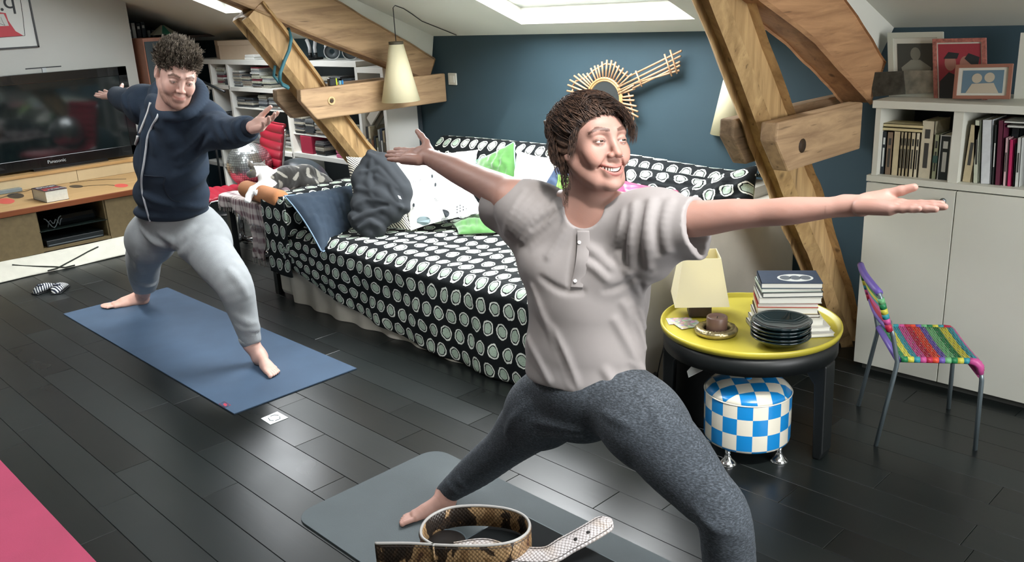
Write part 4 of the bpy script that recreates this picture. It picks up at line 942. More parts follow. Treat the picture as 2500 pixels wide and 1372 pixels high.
    def hit(s, px, py, t0=1.0, t1=7.0):
        v = W(px, py, d=1.0)-CAM; t = t0
        lo, hi = s.lo, s.lo+s.h*s.n
        while t < t1:
            p = CAM+v*t; inside = np.all(p > lo) and np.all(p < hi); d = s.at(p) if inside else .05
            if inside and d < .002: return p
            t += max(.002, min(d*.8, .05))
        return None
    def mesh(s):
        F = s.F; nx, ny, nz = F.shape; S = F < 0
        c = [S[i:nx-1+i, j:ny-1+j, k:nz-1+k] for i in (0, 1) for j in (0, 1) for k in (0, 1)]
        cnt = sum(x.astype(np.uint8) for x in c); act = (cnt > 0) & (cnt < 8); idx = np.full(act.shape, -1, np.int32); ii = np.argwhere(act); idx[act] = np.arange(len(ii))
        P = np.zeros((len(ii), 3)); Wt = np.zeros(len(ii)); corners = [(i, j, k) for i in (0, 1) for j in (0, 1) for k in (0, 1)]
        vals = {cc_: F[ii[:, 0]+cc_[0], ii[:, 1]+cc_[1], ii[:, 2]+cc_[2]] for cc_ in corners}
        for a in corners:
            for ax in range(3):
                if a[ax]: continue
                b = list(a); b[ax] = 1; b = tuple(b); va, vb = vals[a], vals[b]; m = (va < 0) != (vb < 0); t = np.where(m, va/np.where(m, va-vb, 1), 0)
                p = np.array(a, float)[None, :].repeat(len(ii), 0); p[:, ax] += t; P += p*m[:, None]; Wt += m
        P = (ii+P/np.maximum(Wt, 1)[:, None])*s.h+s.lo
        Q = []
        for ax in range(3):
            A = S; sl0 = [slice(1, -1)]*3; sl0[ax] = slice(0, -1); sl1 = list(sl0); sl1[ax] = slice(1, None)
            a0 = A[tuple(sl0)]; a1 = A[tuple(sl1)]; e = np.argwhere(a0 != a1)
            if not len(e): continue
            e0 = e.copy(); o = [0, 0, 0]
            for d in range(3):
                if d != ax: e0[:, d] += 1
            fl = A[tuple(e0.T)]; u, v = [(1, 2), (2, 0), (0, 1)][ax]
            def cell(du, dv):
                q = e0.copy(); q[:, u] -= du; q[:, v] -= dv; return idx[tuple(q.T)]
            q = np.stack([cell(1, 1), cell(0, 1), cell(0, 0), cell(1, 0)], -1); q[~fl] = q[~fl][:, ::-1]; Q.append(q)
        Q = np.vstack(Q); Q = Q[(Q >= 0).all(1)]; return P, Q
def RC(a, b, ra, rb=None, k=.01, op='add'): return ('rc', a, b, ra, ra if rb is None else rb, k, op)
def EL(c, r, R=None, k=.01, op='add'): return ('el', c, r, R, k, op)
def BXP(c, h, R=None, rr=.005, k=.005, op='add'): return ('bx', c, h, R, rr, k, op)
def chain(pts, rs, k=.01, op='add'):
    return [RC(pts[i], pts[i+1], rs[i], rs[i+1], k, op) for i in range(len(pts)-1)]
def relax(P, Q, it=2, lam=.5):
    n = len(P); E = np.vstack([Q[:, [0, 1]], Q[:, [1, 2]], Q[:, [2, 3]], Q[:, [3, 0]]])
    for _ in range(it):
        for sgn in (lam, -lam*1.04):
            S = np.zeros_like(P); C_ = np.zeros(n)
            for a, b in ((0, 1), (1, 0)): np.add.at(S, E[:, a], P[E[:, b]]) if False else None
            for ax in range(3): S[:, ax] = np.bincount(E[:, 0], P[E[:, 1], ax], n)+np.bincount(E[:, 1], P[E[:, 0], ax], n)
            C_ = np.bincount(E[:, 0], minlength=n)+np.bincount(E[:, 1], minlength=n); P = P+sgn*(S/np.maximum(C_, 1)[:, None]-P)
    return P
def cull(P, Q, keep):
    """keep: boolean per vertex; drop faces with any vertex outside"""
    Q = Q[keep[Q].all(1)]; used = np.zeros(len(P), bool); used[Q.ravel()] = True; m = np.cumsum(used)-1; return P[used], m[Q]
# ================================================================== LEFT SIDE: television wall
TX = -7.9
tv = empty('television', 'large black flat television on the pine riser at the left wall', 'television', (TX, 2.5, .571))
TVB = M('tv_black', '#0a0d0f', .18, coat=.5); y0, y1, z0, z1 = 1.875, 3.095, .590, 1.345
SCR = M('tv_screen', '#10191b', .07, spec=.8)
B().bx(TX-.08, TX, y0, y1, z0, z1).build('tv_body', TVB, tv, bevel=.008)
B().bx(TX, TX+.008, y0, y1, z1-.075, z1).bx(TX, TX+.008, y0, y1, z0, z0+.085).bx(TX, TX+.008, y0, y0+.07, z0, z1).bx(TX, TX+.008, y1-.075, y1, z0, z1).build('bezel', TVB, tv, bevel=.003)
B().bx(TX, TX+.003, y0+.06, y1-.07, z0+.08, z1-.07).build('screen', SCR, tv)
B().bx(TX-.17, TX+.03, 2.2, 2.8, z0-.016, z0).bx(TX-.06, TX-.02, 2.4, 2.6, z0-.005, z0+.08).build('stand', TVB, tv)
p = W(140, 399, x=TX+.01); text_obj('brand_lettering', 'Panasonic', .037, M('tv_logo', '#b9c2c4', .3), (TX+.0095, p[1], z0+.042), (0, 1, 0), (0, 0, 1), tv)
sb = empty('sensor_bar', 'thin black sensor bar standing on top of the television', 'sensor bar', (TX-.04, 2.21, z1))
a, b_ = W(62, 167, x=TX-.04), W(149, 162, x=TX-.04)
B().box((TX-.04, (a[1]+b_[1])/2, z1+.038), (.012, b_[1]-a[1], .009)).build('bar', BLACK, sb); B().box((TX-.04, (a[1]+b_[1])/2, z1+.018), (.02, .03, .034)).build('bar_stand', M('clear_grey', '#aeb4b4', .3), sb)
# poster
XP = XL+.001
po = empty('framed_poster', 'black framed poster with red shape and black brush lettering', 'poster', (XL, 1.7, 1.55))
C4 = [W(97, 115, x=XL+.02)]; yb, zb = C4[0][1], C4[0][2]
B().bx(XP, XP+.02, .9, yb, zb, zb+.012).bx(XP, XP+.02, yb-.012, yb, zb, 2.6).bx(XP, XP+.02, .9, .912, zb, 2.6).bx(XP, XP+.02, .9, yb, 2.588, 2.6).build('frame_bar', BLACK, po)
B().bx(XP, XP+.008, .905, yb-.005, zb+.005, 2.595).build('poster_sheet', M('poster_paper', '#cfd2cd', .6), po)
def pw(px, py, dx=.0095): return tuple(W(px, py, x=XP+dx))
RDI = M('poster_red', '#b93a44', .6)
B().prism([pw(*q) for q in ((0, 30), (14, 32), (20, 50), (38, 76), (57, 87), (0, 91), (-60, 96), (-70, 60))], (.0006, 0, 0)).build('printed_shape', RDI, po)
B().prism([pw(*q, .0102) for q in ((0, 34), (9, 34), (16, 48), (22, 63), (0, 64), (-30, 66), (-30, 40))], (.0006, 0, 0)).build('printed_shape', M('poster_pale', '#c6c9c4', .6), po)
B().tube([pw(*q, .0105) for q in ((2, 42), (6, 52), (12, 62))], .0014, 5).tube([pw(*q, .0105) for q in ((12, 62), (-2, 57), (-12, 60))], .0014, 5).tube([pw(*q, .0105) for q in ((50, 0), (56, 40), (61, 87))], .0016, 5).tube([pw(*q, .0105) for q in ((61, 87), (20, 90), (-20, 93))], .0014, 5).build('printed_line', M('poster_black', '#1c2226', .6), po)
text_obj('printed_letter', 'q', .19, M('poster_black', '#1c2226', .6), pw(21, 2), (0, 1, 0), (0, 0, 1), po)
text_obj('printed_letter', '.', .19, M('poster_black', '#1c2226', .6), pw(2, 8), (0, 1, 0), (0, 0, 1), po)
# console of honey wood on castors
PINE = wood_mat('pine_board', '#b08a58', '#c9a877', axis=1, scale=.8, rough=.4, knots=False, bump=.08); MDF = M('olive_mdf', '#6b5c3e', .6, var=.12, scale=30); CHER = wood_mat('cherry_edge', '#6a3a22', '#8d5233', axis=1, scale=1, rough=.35, knots=False, bump=.08)
KX0, KX1 = -8.05, -6.965; KZ = .452
co_ = empty('tv_console', 'long low wooden media console on clear castors', 'media console', (-7.16, 2.2, 0))
B().bx(KX0, KX1-.012, 1.2, 3.12, KZ-.03, KZ).build('top_board', PINE, co_); B().bx(KX1-.012, KX1, 1.2, 3.12, KZ-.042, KZ).build('edge_strip', CHER, co_, bevel=.004)
B().bx(KX0, KX1-.02, 1.2, 3.12, .105, .125).build('bottom_board', MDF, co_)
yL = W(95, 560, x=KX1-.02)[1]; yR = W(262, 530, x=KX1-.02)[1]
B().bx(KX1-.035, KX1-.015, 1.2, yL, .10, KZ-.045).build('front_panel', MDF, co_, bevel=.002); B().bx(KX1-.035, KX1-.015, yR, 3.12, .10, KZ-.045).build('front_panel', MDF, co_, bevel=.002)
for yy in (1.2, yL-.01, yR-.01, 2.94): B().bx(KX0, KX1-.035, yy, yy+.02, .125, KZ-.03).build('upright_board', MDF, co_)
B().bx(KX0, KX1-.03, yL, yR, .25, .256).build('glass_shelf', M('smoked_glass', '#1d2624', .08, spec=.8), co_)
B().bx(KX0, KX0+.012, 1.2, 3.12, .12, KZ-.03).build('back_board', M('console_black', '#15110c', .8), co_)
for (yy) in (1.35, W(76, 622, x=KX1-.03)[1], W(266, 582, x=KX1-.03)[1], 2.88):
    for xx in (KX1-.05, KX0+.06):
        c_ = B().cyl((xx, yy-.012, .036), (xx, yy+.012, .036), .036, n=22).build('castor', M('clear_plastic', '#8b9596', .15, spec=.7), co_); B().cyl((xx, yy, .036), (xx, yy, .105), .007).build('castor_stem', STEEL, c_)
# flower decals on the top board
def decal(poly, m, nm): B().prism([tuple(W(x, y, z=KZ+.0004)) for x, y in poly], (0, 0, .0006)).build(nm, m, co_)
RDL = M('decal_red', '#d8584f', .4); BKL = M('decal_black', '#241c16', .4)
decal(circ(14, 491, 22, 7), RDL, 'painted_petal'); decal(circ(296, 453, 17, 4.5), RDL, 'painted_petal'); decal(circ(38, 478, 21, 6.5), BKL, 'painted_petal'); decal(circ(186, 455, 17, 3.5), BKL, 'painted_petal')
B().tube([tuple(W(x, y, z=KZ+.001)) for x, y in ((0, 484), (20, 478), (45, 470), (62, 467), (90, 458), (105, 455))], .0025, 5).tube([tuple(W(x, y, z=KZ+.001)) for x, y in ((200, 455), (240, 452), (262, 451), (280, 453))], .0022, 5).tube([tuple(W(x, y, z=KZ+.001)) for x, y in ((170, 447), (215, 441), (260, 438), (308, 437))], .0022, 5).build('painted_stem', BKL, co_)
# pine riser under the television
ri = empty('tv_riser', 'pale pine riser board under the television', 'riser', (-7.93, 2.2, KZ))
B().bx(-8.08, -7.79, 1.2, 3.12, KZ+.097, KZ+.120).build('riser_top', PINE, ri); B().bx(-7.82, -7.80, 1.2, 2.50, KZ+.002, KZ+.097).bx(-7.82, -7.80, 2.504, 3.12, KZ+.002, KZ+.097).build('riser_front', M('pale_pine', '#c4b08a', .45, var=.06, scale=10), ri)
# equipment inside the console
eq = empty('game_console', 'black game console and cables behind the smoked glass', 'game console', (-7.15, (yL+yR)/2, .256))
B().cbox((-7.15, (yL+yR)/2+.05, .300), (.22, .30, .075), .025).build('console_body', M('gloss_black', '#0d1012', .12), eq)
B().tube([(-7.04, yL+.08+.012*k, .27+.05*abs(math.sin(k*.9))) for k in range(10)], .004, 6).tube([(-7.03, yL+.06+.015*k, .30+.04*math.cos(k*.8)) for k in range(9)], .004, 6).build('cable', M('grey_cable', '#4d5456', .5), eq)
dv = empty('disc_player', 'slim silver-trimmed disc player on the console floor', 'disc player', (-7.12, (yL+yR)/2, .125))
B().bx(-7.34, -7.01, yL+.04, yR-.04, .1255, .175).build('player_body', M('player_dark', '#1b2022', .3), dv, bevel=.003); B().bx(-7.012, -7.006, yL+.05, yR-.05, .135, .142).build('trim_line', STEEL, dv)
# dictionary
pb = [W(x, y, z=KZ) for x, y in ((107, 494), (172, 488))]
dx0 = KX1-.155
dp = flat_book(-.001, .001, -.001, .001, 0, .001, '#3b2a30', 'x') if False else None
bk = empty('book', 'thick dictionary with dark cover and red lettering lying on the console', 'book', ((pb[0][0]+pb[1][0])/2-.125, (pb[0][1]+pb[1][1])/2, KZ+.0005), rz=.05)
wd_ = abs(pb[1][1]-pb[0][1])*.98; hh = W(140, 460, x=pb[0][0])[2]-KZ; hh = .085
B().box((0, 0, .0015), (.26, wd_+.006, .003)).box((0, 0, hh-.0015), (.26, wd_+.006, .003)).box((-.1285, 0, hh/2), (.003, wd_+.006, hh)).build('cover', M('dict_cover', '#3e2c33', .45), bk, world=False)
B().box((.001, 0, hh/2), (.255, wd_, hh-.006)).build('pages', M('paper_dict', '#d3d1c3', .8, var=.05, scale=60), bk, world=False)
Mk = MW[bk.name]
def loc(p): return tuple(Mk @ Vector(p))
xd_ = Mk.to_3x3() @ Vector((0, 1, 0)); yd_ = Mk.to_3x3() @ Vector((-1, 0, 0))
text_obj('cover_title', 'Dixel', .062, LW, loc((-.075, 0, hh+.0002)), xd_, yd_, bk); text_obj('cover_title', 'le Robert', .038, LW, loc((.075, .02, hh+.0002)), xd_, yd_, bk)
B().box((.075, -wd_*.36, hh+.0006), (.03, .03, .001)).box((.015, .0, hh+.0006), (.02, wd_*.8, .0008)).build('cover_mark', M('dict_red', '#c23a34', .4), bk, world=False)
# remote control, leaning papers
rc_ = empty('remote_control', 'long remote control with white keys lying on the console', 'remote control', (float(W(82, 452, z=KZ)[0]), float(W(82, 452, z=KZ)[1]), KZ+.0005), rz=R_(90)-.12)
B().cbox((0, 0, .012), (.34, .075, .026), .008).build('remote_body', M('remote_black', '#1a1e20', .4), rc_, world=False)
for i in range(9):
    for j in range(3): B().box((-.13+i*.030, -.022+j*.022, .0265), (.018, .013, .003)).build('key', M('key_white', '#cdd0cf', .4), rc_, world=False)
c_ = empty('router_box', 'flat grey glass-topped box at the left edge of the console', 'box', tuple(W(12, 466, z=KZ)))
B().bx(-7.12, -7.0, 1.45, 1.80, KZ, KZ+.035).build('box_body', M('grey_plastic', '#8d999b', .2), c_, bevel=.004) if False else B().cbox(tuple(W(2, 466, z=KZ+.016)), (.20, .26, .03), .004).build('box_body', M('grey_plastic', '#7d898b', .2), c_)
# rolled pale rug with black zigzag in front of the console
rg = empty('rolled_rug', 'pale flat rug with black zigzag line folded along the foot of the console', 'rug', (-6.85, 2.1, 0))
n = 120; ys = np.linspace(1.1, 3.05, n); a_ = np.linspace(0, math.pi, 20); pr = [(-6.99+0, .004), (-6.985, .085), (-6.965, .105), (-6.94, .108), (-6.90, .092), (-6.84, .05), (-6.79, .022), (-6.765, .008), (-6.77, .003)]
P = np.array([[(x+.006*math.sin(y*9+i), y, max(.0025, z+.003*math.sin(y*14+i*2)*(0 < i < 8))) for i, (x, z) in enumerate(pr)] for y in ys]); RUG = M('rug_pale', '#cfcdbf', .95, var=.06, scale=12, bump=.4, bscale=250)
grid_obj('rug_fabric', P, RUG, rg, subsurf=1)
def rp(px, py):
    best = None
    v = W(px, py, d=1.0)-CAM
    for t in np.linspace(5.5, 8.2, 600):
        p = CAM+v*t; z = np.interp(p[0], [q[0] for q in pr[:-1][3:]], [q[1] for q in pr[:-1][3:]]) if False else np.interp(-p[0], [6.765, 6.79, 6.84, 6.90, 6.94, 6.985], [.008, .022, .05, .092, .108, .095])
        if p[2] <= z+.003 and p[0] < -6.765: return (p[0], p[1], z+.003)
    return None
l1 = [rp(x, y) for x, y in ((118, 668), (140, 655), (165, 642), (190, 629), (215, 615), (240, 603))]; l2 = [rp(x, y) for x, y in ((30, 648), (60, 650), (95, 651), (130, 652), (160, 654), (184, 653))]; l3 = [rp(x, y) for x, y in ((0, 651), (40, 641), (90, 631), (150, 616), (210, 603), (280, 588), (315, 581))]
for l in (l1, l2):
    l = [q for q in l if q]
    if len(l) > 2: B().tube(l, .005, 5).build('zigzag_line', M('rug_black', '#23261f', .9), rg)
# striped slippers on the floor
for k, (px, py, rz_, lab) in enumerate(((112, 703, 1.9, 'left one of a pair of navy and white striped slippers'), (146, 702, 2.5, 'right one of a pair of navy and white striped slippers'))):
    p = W(px, py, z=.02); e = empty('slipper', lab, 'slipper', (p[0], p[1], 0), rz=rz_, group='striped slippers')
    STR = NT('slipper_stripe_%d' % k); wv = STR.n('ShaderNodeTexWave', i_Vector=STR.coord('Object', (16, 16, 16), (0, 0, .5)), i_Scale=1.3, i_Distortion=2.5); STR.set(col=STR.ramp(wv.outputs[0], [(0, srgb('#1c2438')), (.5, srgb('#d6d8d6'))], 'CONSTANT'), rough=.9)
    n1, n2 = 20, 16; Pq = np.zeros((n1, n2, 3))
    for i in range(n1):
        s_ = i/(n1-1); L_ = -.09+.18*s_; wid = .038*math.sqrt(max(0, 1-((s_-.5)/.5)**4))+.003; hgt = (.03+.022*math.sin(math.pi*min(1, s_*1.2)))*math.sqrt(max(.02, 1-((s_-.5)/.5)**6))
        for j in range(n2): a = 2*math.pi*j/n2; Pq[i, j] = (L_, wid*math.cos(a), .004+hgt*.5+hgt*.5*math.sin(a))
    V = Pq.reshape(-1, 3); Fc = [(i*n2+j, i*n2+(j+1) % n2, (i+1)*n2+(j+1) % n2, (i+1)*n2+j) for i in range(n1-1) for j in range(n2)]+[tuple(range(n2))[::-1], tuple((n1-1)*n2+j for j in range(n2))]
    mesh_obj('slipper_upper', V, Fc, STR.m, e, world=False, smooth=True)
    B().lathe([(.018, -.004), (.024, 0), (.018, .004)], (-.035, 0, .052), 20, closed=True).build('opening_rim', M('navy_knit', '#1b2336', .9), e, world=False)
    B().cbox((0, 0, .004), (.185, .07, .008), .004).build('sole', M('sole_dark', '#14181c', .7), e, world=False)
# tall loudspeaker
spx, spy = -6.93, 2.775
sk = empty('loudspeaker', 'tall wood-veneered loudspeaker beside the television', 'loudspeaker', (-8.05, 3.33, 0), rz=0)
ztop = 1.588; x1 = -7.0; ya, ybk = W(300, 93, x=x1)[1], W(347, 93, x=x1)[1]
P0 = W(300, 94, z=ztop); P1 = W(347, 94, z=ztop-.006)
B().bx(-7.04, -6.80, 2.985, 3.20, 0, ztop).build('cabinet', M('speaker_veneer', '#9a6a52', .45, var=.1, scale=20), sk, bevel=.004) if False else None
SPV = M('speaker_veneer', '#9a6650', .45, var=.1, scale=20)
# footprint: left-front corner under px 300, front edge under px 347, grille facing the right
A = np.array(W(300, 93, z=1.56)[:2])
def fp(px, z_=.0): return None
d0 = 7.85
a2 = W(300, 93, d=8.02); b2 = W(347, 93, d=7.68); c2_ = W(400, 93, d=7.78); ztop = (a2[2]+b2[2]+c2_[2])/3
P_ = [a2[:2], b2[:2], c2_[:2]]; P_.append(P_[0]+P_[2]-P_[1])
B().prism([(p[0], p[1], .0) for p in P_], (0, 0, ztop)).build('cabinet', SPV, sk, bevel=.004)
e1 = P_[2]-P_[1]; n_ = np.array([e1[1], -e1[0]]); n_ /= np.linalg.norm(n_)
if n_ @ (CAM[:2]-P_[1]) < 0: n_ = -n_
g0, g1 = P_[1]+e1*.05+n_*.002, P_[1]+e1*.95+n_*.002
B().prism([(g0[0], g0[1], .08), (g1[0], g1[1], .08), (g1[0], g1[1], ztop-.03), (g0[0], g0[1], ztop-.03)], (n_[0]*.012, n_[1]*.012, 0)).build('grille', M('grille_grey', '#3b464b', .8, bump=.3, bscale=400), sk)

# ------------------------------------------------------------------ white bookshelf in the far left bay
YS = 3.82; SHX0, SHX1 = -8.25, -5.20
sh = empty('bookshelf', 'white cube bookshelf full of disc cases behind the left truss', 'bookshelf', (-6.7, 4.0, 0))
B().bx(SHX0, SHX1-.32, YS, 4.14, 1.305, 1.345).build('top_board', SHELFW, sh, bevel=.002); B().bx(SHX1-.32, SHX1, YS, 4.14, 1.265, 1.305).build('top_board', SHELFW, sh, bevel=.002)
B().bx(SHX1-.035, SHX1, YS, 4.14, 0, 1.265).build('side_panel', SHELFW, sh, bevel=.002); B().bx(SHX0, SHX1, 4.10, 4.14, 0, 1.30).build('back_panel', M('shelf_back_dark', '#3a444b', .8), sh)
DV = [-7.83, -7.50, -6.55, -5.53]
for x in DV: B().bx(x-.017, x+.017, YS, 4.10, 0, 1.305).build('divider', SHELFW, sh, bevel=.002)
for (x0, x1, zs_) in ((-8.2, -7.83, (1.095, .575, .38)), (-7.83, -7.50, (1.105, .575, .38)), (-7.50, -6.55, (1.095, .575, .30)), (-6.55, -5.53, (1.08, .585, .30)), (-5.53, -5.235, (.50,))):
    for z_ in zs_: B().bx(x0+.017, x1-.0, YS, 4.10, z_-.018, z_+.018).build('shelf_board', SHELFW, sh, bevel=.002)
B().bx(-7.483, -6.567, YS+.02, 4.10, .925, .935).bx(-6.533, -5.547, YS+.02, 4.10, .752, .762).build('thin_shelf', SHELFW, sh)
cols_c = ['#9aa09c', '#84898a', '#b3b6b0', '#6c6f70', '#a29f92', '#55595c', '#c3c5c0', '#8d8479', '#70343f', '#3c4246', '#aeb09f', '#777c80']
STK = 0; LASTG = ['']; ORD = 'first second third fourth fifth sixth seventh eighth ninth tenth eleventh twelfth thirteenth'.split()
CNAME = {'#9aa09c': 'grey', '#84898a': 'mid grey', '#b3b6b0': 'pale grey', '#6c6f70': 'dark grey', '#a29f92': 'beige', '#55595c': 'charcoal', '#c3c5c0': 'white', '#8d8479': 'tan', '#70343f': 'maroon', '#3c4246': 'black', '#aeb09f': 'cream', '#777c80': 'slate', '#2c3236': 'black', '#3a4045': 'dark', '#8a3540': 'red'}
PLACE = {'pale disc cases below the shelf top': 'below shelf top', 'disc cases in the narrow compartment': 'in narrow compartment', 'disc cases on the thin shelf': 'on thin shelf', 'disc cases beside the red chair back': 'beside red chair', 'disc cases left of the strut': 'left of strut', 'disc cases behind the tie beam': 'behind tie beam', 'black disc cases by the red box': 'by red box'}
def case_stack(x, y, z, n_, w=.135, h=.0135, dark=False, label='', group='', zmax=None, first=None):
    global STK; STK = STK+1 if group == LASTG[0] else 0; LASTG[0] = group; place = label.split(' in the ', 1)[-1] if ' in the ' in label else label.split('case ', 1)[-1]
    place = PLACE.get(group, place)
    for k in range(n_):
        hh = h*random.choice((.8, 1, 1, 1.4)); col = random.choice(cols_c[3:6]+['#2c3236', '#3a4045'] if dark else cols_c) if not (first and k == n_-1) else first
        o_ = B().box((0, 0, hh/2), (w*random.uniform(.93, 1.03), .14, hh-.001)).build('disc_case', M('case_%s' % col.strip('#'), col, .3, var=.25, scale=70), None, world=False)
        o_.location = (x+random.uniform(-.004, .004), y+random.uniform(-.006, .006), z); o_.rotation_euler[2] = random.uniform(-.05, .05)
        tag(o_, '%s disc case %s from bottom, %s stack from left, %s' % (CNAME.get(col, 'grey'), ORD[k], ORD[STK], place), 'disc case', group); z += hh
        if zmax and z > zmax: break
    return z
LAB = 'flat disc case in the stacks on the %s'
g1_ = 'disc cases on the second row from the top'
for x, n_, f in ((-7.38, 10, None), (-7.22, 8, None), (-7.05, 12, '#8a3540'), (-6.88, 7, None)): case_stack(x, YS+.09, 1.113, n_, label='flat disc case in the pale stacks just below the shelf top', group='pale disc cases below the shelf top', first=f)
for x, n_ in ((-7.70, 10), (-7.60, 4)): case_stack(x, YS+.10, 1.123, n_, dark=(x > -7.65), label='flat disc case in the narrow compartment below the cream box', group='disc cases in the narrow compartment')
for x, n_, dk in ((-7.38, 6, True), (-7.24, 6, True), (-7.0, 9, False), (-6.83, 8, False), (-6.68, 6, False)): case_stack(x, YS+.10, .935, n_, dark=dk, label='flat disc case on the thin shelf behind the man\'s hand', group='disc cases on the thin shelf', zmax=1.06)
for x, n_ in ((-7.36, 8), (-7.2, 7), (-7.0, 8), (-6.82, 9), (-6.66, 8)): case_stack(x, YS+.10, .593, n_, label='flat disc case on the shelf right beside the red chair back', group='disc cases beside the red chair back')
for x, n_, dk in ((-6.44, 10, True), (-6.28, 8, True), (-6.12, 9, False), (-5.96, 5, False), (-5.8, 6, False)): case_stack(x, YS+.09, .762, n_, dark=dk, label='flat disc case on the shelf left of the leaning strut', group='disc cases left of the strut')
for x, n_, dk in ((-6.0, 9, False), (-5.84, 10, True), (-5.68, 8, True)): case_stack(x, YS+.09, 1.098, n_, dark=dk, label='flat disc case behind the tie beam under the shelf top', group='disc cases behind the tie beam', zmax=1.27)
case_stack(-6.16, YS+.09, .603, 9, dark=True, label='flat black disc case between the red box and the pink folders', group='black disc cases by the red box')
for x, n_ in ((-7.36, 5), (-7.15, 6)): case_stack(x, YS+.09, .398, n_, label='flat disc case on the low shelf behind the mirror ball', group='disc cases behind the mirror ball', dark=True) if False else None
e = empty('file_box', 'red file box standing on the shelf right of the red chair', 'box', (-6.36, YS+.12, .603)); B().cbox((-6.36, YS+.12, .675), (.17, .20, .142), .004).build('box_body', M('red_box', '#a52a45', .5), e)
for k in range(4):
    o_ = B().cbox((0, 0, .0165), (.24, .18, .033), .008).build('folder', M('pink_folder', '#b0587a', .5), None, world=False); o_.location = (-5.82, YS+.11, .603+k*.034); tag(o_, ['pink folder at the bottom of the pile beside the strut', 'pink folder second from the bottom beside the strut', 'pink folder third from the bottom beside the strut', 'pink folder on top of the pile beside the strut'][k], 'folder')
# upright records and books
for k in range(12):
    x = -7.795+k*.0235
    o_ = B().box((0, 0, .135), (.020, .19, .24+.03*random.random())).build('record_sleeve', M('sleeve_%d' % (k % 4), ['#23282c', '#34393c', '#4a4a48', '#2a2f38'][k % 4], .5, var=.2, scale=50), None, world=False); o_.location = (x, YS+.11, .594+.012); tag(o_, 'dark record sleeve, %s from the left behind the man\'s shoulder' % ORD[k], 'record', 'upright dark sleeves behind the man')
for k in range(9):
    hgt = random.uniform(.25, .36); x = -5.495+k*.029
    e = empty('book', ['dark grey', 'cream', 'brown', 'black', 'olive', 'grey', 'navy', 'beige', 'charcoal'][k]+' upright book in the tall compartment at the right end of the bookshelf', 'book', (x, YS+.12, .518)); c_ = ['#3a3e40', '#a79f88', '#6b4a33', '#1e2224', '#5b5b45', '#7b7f7d', '#2b3442', '#93866c', '#2f3234'][k]
    B().box((0, 0, hgt/2), (.023, .19, hgt)).build('cover', M('bk_%d' % k, c_, .6, var=.15, scale=40), e, world=False); B().box((0, -.0955, hgt*.55), (.012, .002, hgt*.4)).build('title_lettering', LW if k % 2 == 0 else LD, e, world=False)
# leaning pale boards at the right end
for k, (yy, c_, lab) in enumerate(((YS+.02, '#a8a397', 'pale board leaning across the books at the right end of the shelf'), (YS+.05, '#7c7a70', 'grey-brown album leaning behind the pale board'))):
    e = empty('board', lab, 'board', (-5.40, yy, .86)); B().box((-5.37+k*.03, yy, 1.0-.03*k), (.045, .012, .30), R=Matrix.Rotation(R_(48), 3, 'Y')).build('panel', M('lean_%d' % k, c_, .6), e) if False else B().box((-5.375+k*.02, yy+.01, .985-.02*k), (.22, .015, .07), R=Matrix.Rotation(R_(-42), 3, 'Y')).build('panel', M('lean_%d' % k, c_, .6), e)
# things on top of the bookshelf
def onc_(px, y=YS+.14): return W(px, 120, y=y)[0]
xa, xb = W(501, 138, y=YS+.03)[0], W(620, 138, y=YS+.03)[0]
e = empty('cardboard_box', 'cream cardboard box on top of the bookshelf behind the man', 'box', ((xa+xb)/2, YS+.16, 1.345)); PKB = M('cream_card', '#b9a690', .7, var=.03)
xm = xa+(xb-xa)*.36; zt = 1.505
B().prism([(xa, YS+.14, 1.345), (xm, YS+.012, 1.345), (xb, YS+.10, 1.345), (xb-.02, YS+.26, 1.345), (xa+.05, YS+.28, 1.345)], (0, 0, zt-1.345)).build('box_body', PKB, e, bevel=.003)
B().prism([(xa-.004, YS+.14, zt-.04), (xm, YS+.006, zt-.04), (xb+.004, YS+.097, zt-.04), (xb-.02, YS+.264, zt-.04), (xa+.05, YS+.284, zt-.04)], (0, 0, .042)).build('box_lid', M('cream_card2', '#bdab96', .7), e, bevel=.002)
xx = W(615, 138, y=YS+.04)[0]
for k in range(2):
    e = empty('white_device', ['lower white box of the small pair beside the cream cardboard box', 'upper white box of the small pair beside the cream cardboard box'][k], 'box', (xx, YS+.06, 1.345+.022*k)); B().cbox((xx+.01*k, YS+.06, 1.356+.022*k), (.16, .10, .021), .004).build('device_body', M('device_white', '#dedfdb', .3), e)
# books, vase-like jars and striped tent shade at the far left
zr = W(330, 93, x=-8.55)[2]
ws_ = empty('wall_shelf', 'dark wall shelf in the recess carrying albums and a striped shade', 'shelf', (-8.6, 3.6, zr-.02)); B().bx(-8.9, -8.10, 3.46, 4.14, zr-.022, zr).bx(-8.9, -8.30, 3.2, 3.46, zr-.022, zr).build('shelf_board', M('dark_shelf', '#3b3330', .6), ws_, bevel=.002)
for k, (px, w_, h_, c_, lab) in enumerate(((319, .016, .10, '#3a4146', 'thin grey book at the far left end of the recess shelf'), (328, .030, .135, '#b9bdb8', 'white-spined album on the recess shelf'), (340, .034, .13, '#2c3338', 'dark album beside the white-spined one'), (352, .036, .14, '#39434a', 'blue-grey album left of the striped shade'))):
    yk = W(px, 80, x=-8.50)[1]; e = empty('book', lab, 'book', (-8.56, yk, zr)); B().box((-8.56, yk, zr+h_/2), (.12, w_, h_)).build('cover', M('tb_%d' % k, c_, .6), e); B().box((-8.4995, yk, zr+h_*.7), (.001, w_*.6, h_*.18)).build('spine_label', LW, e)
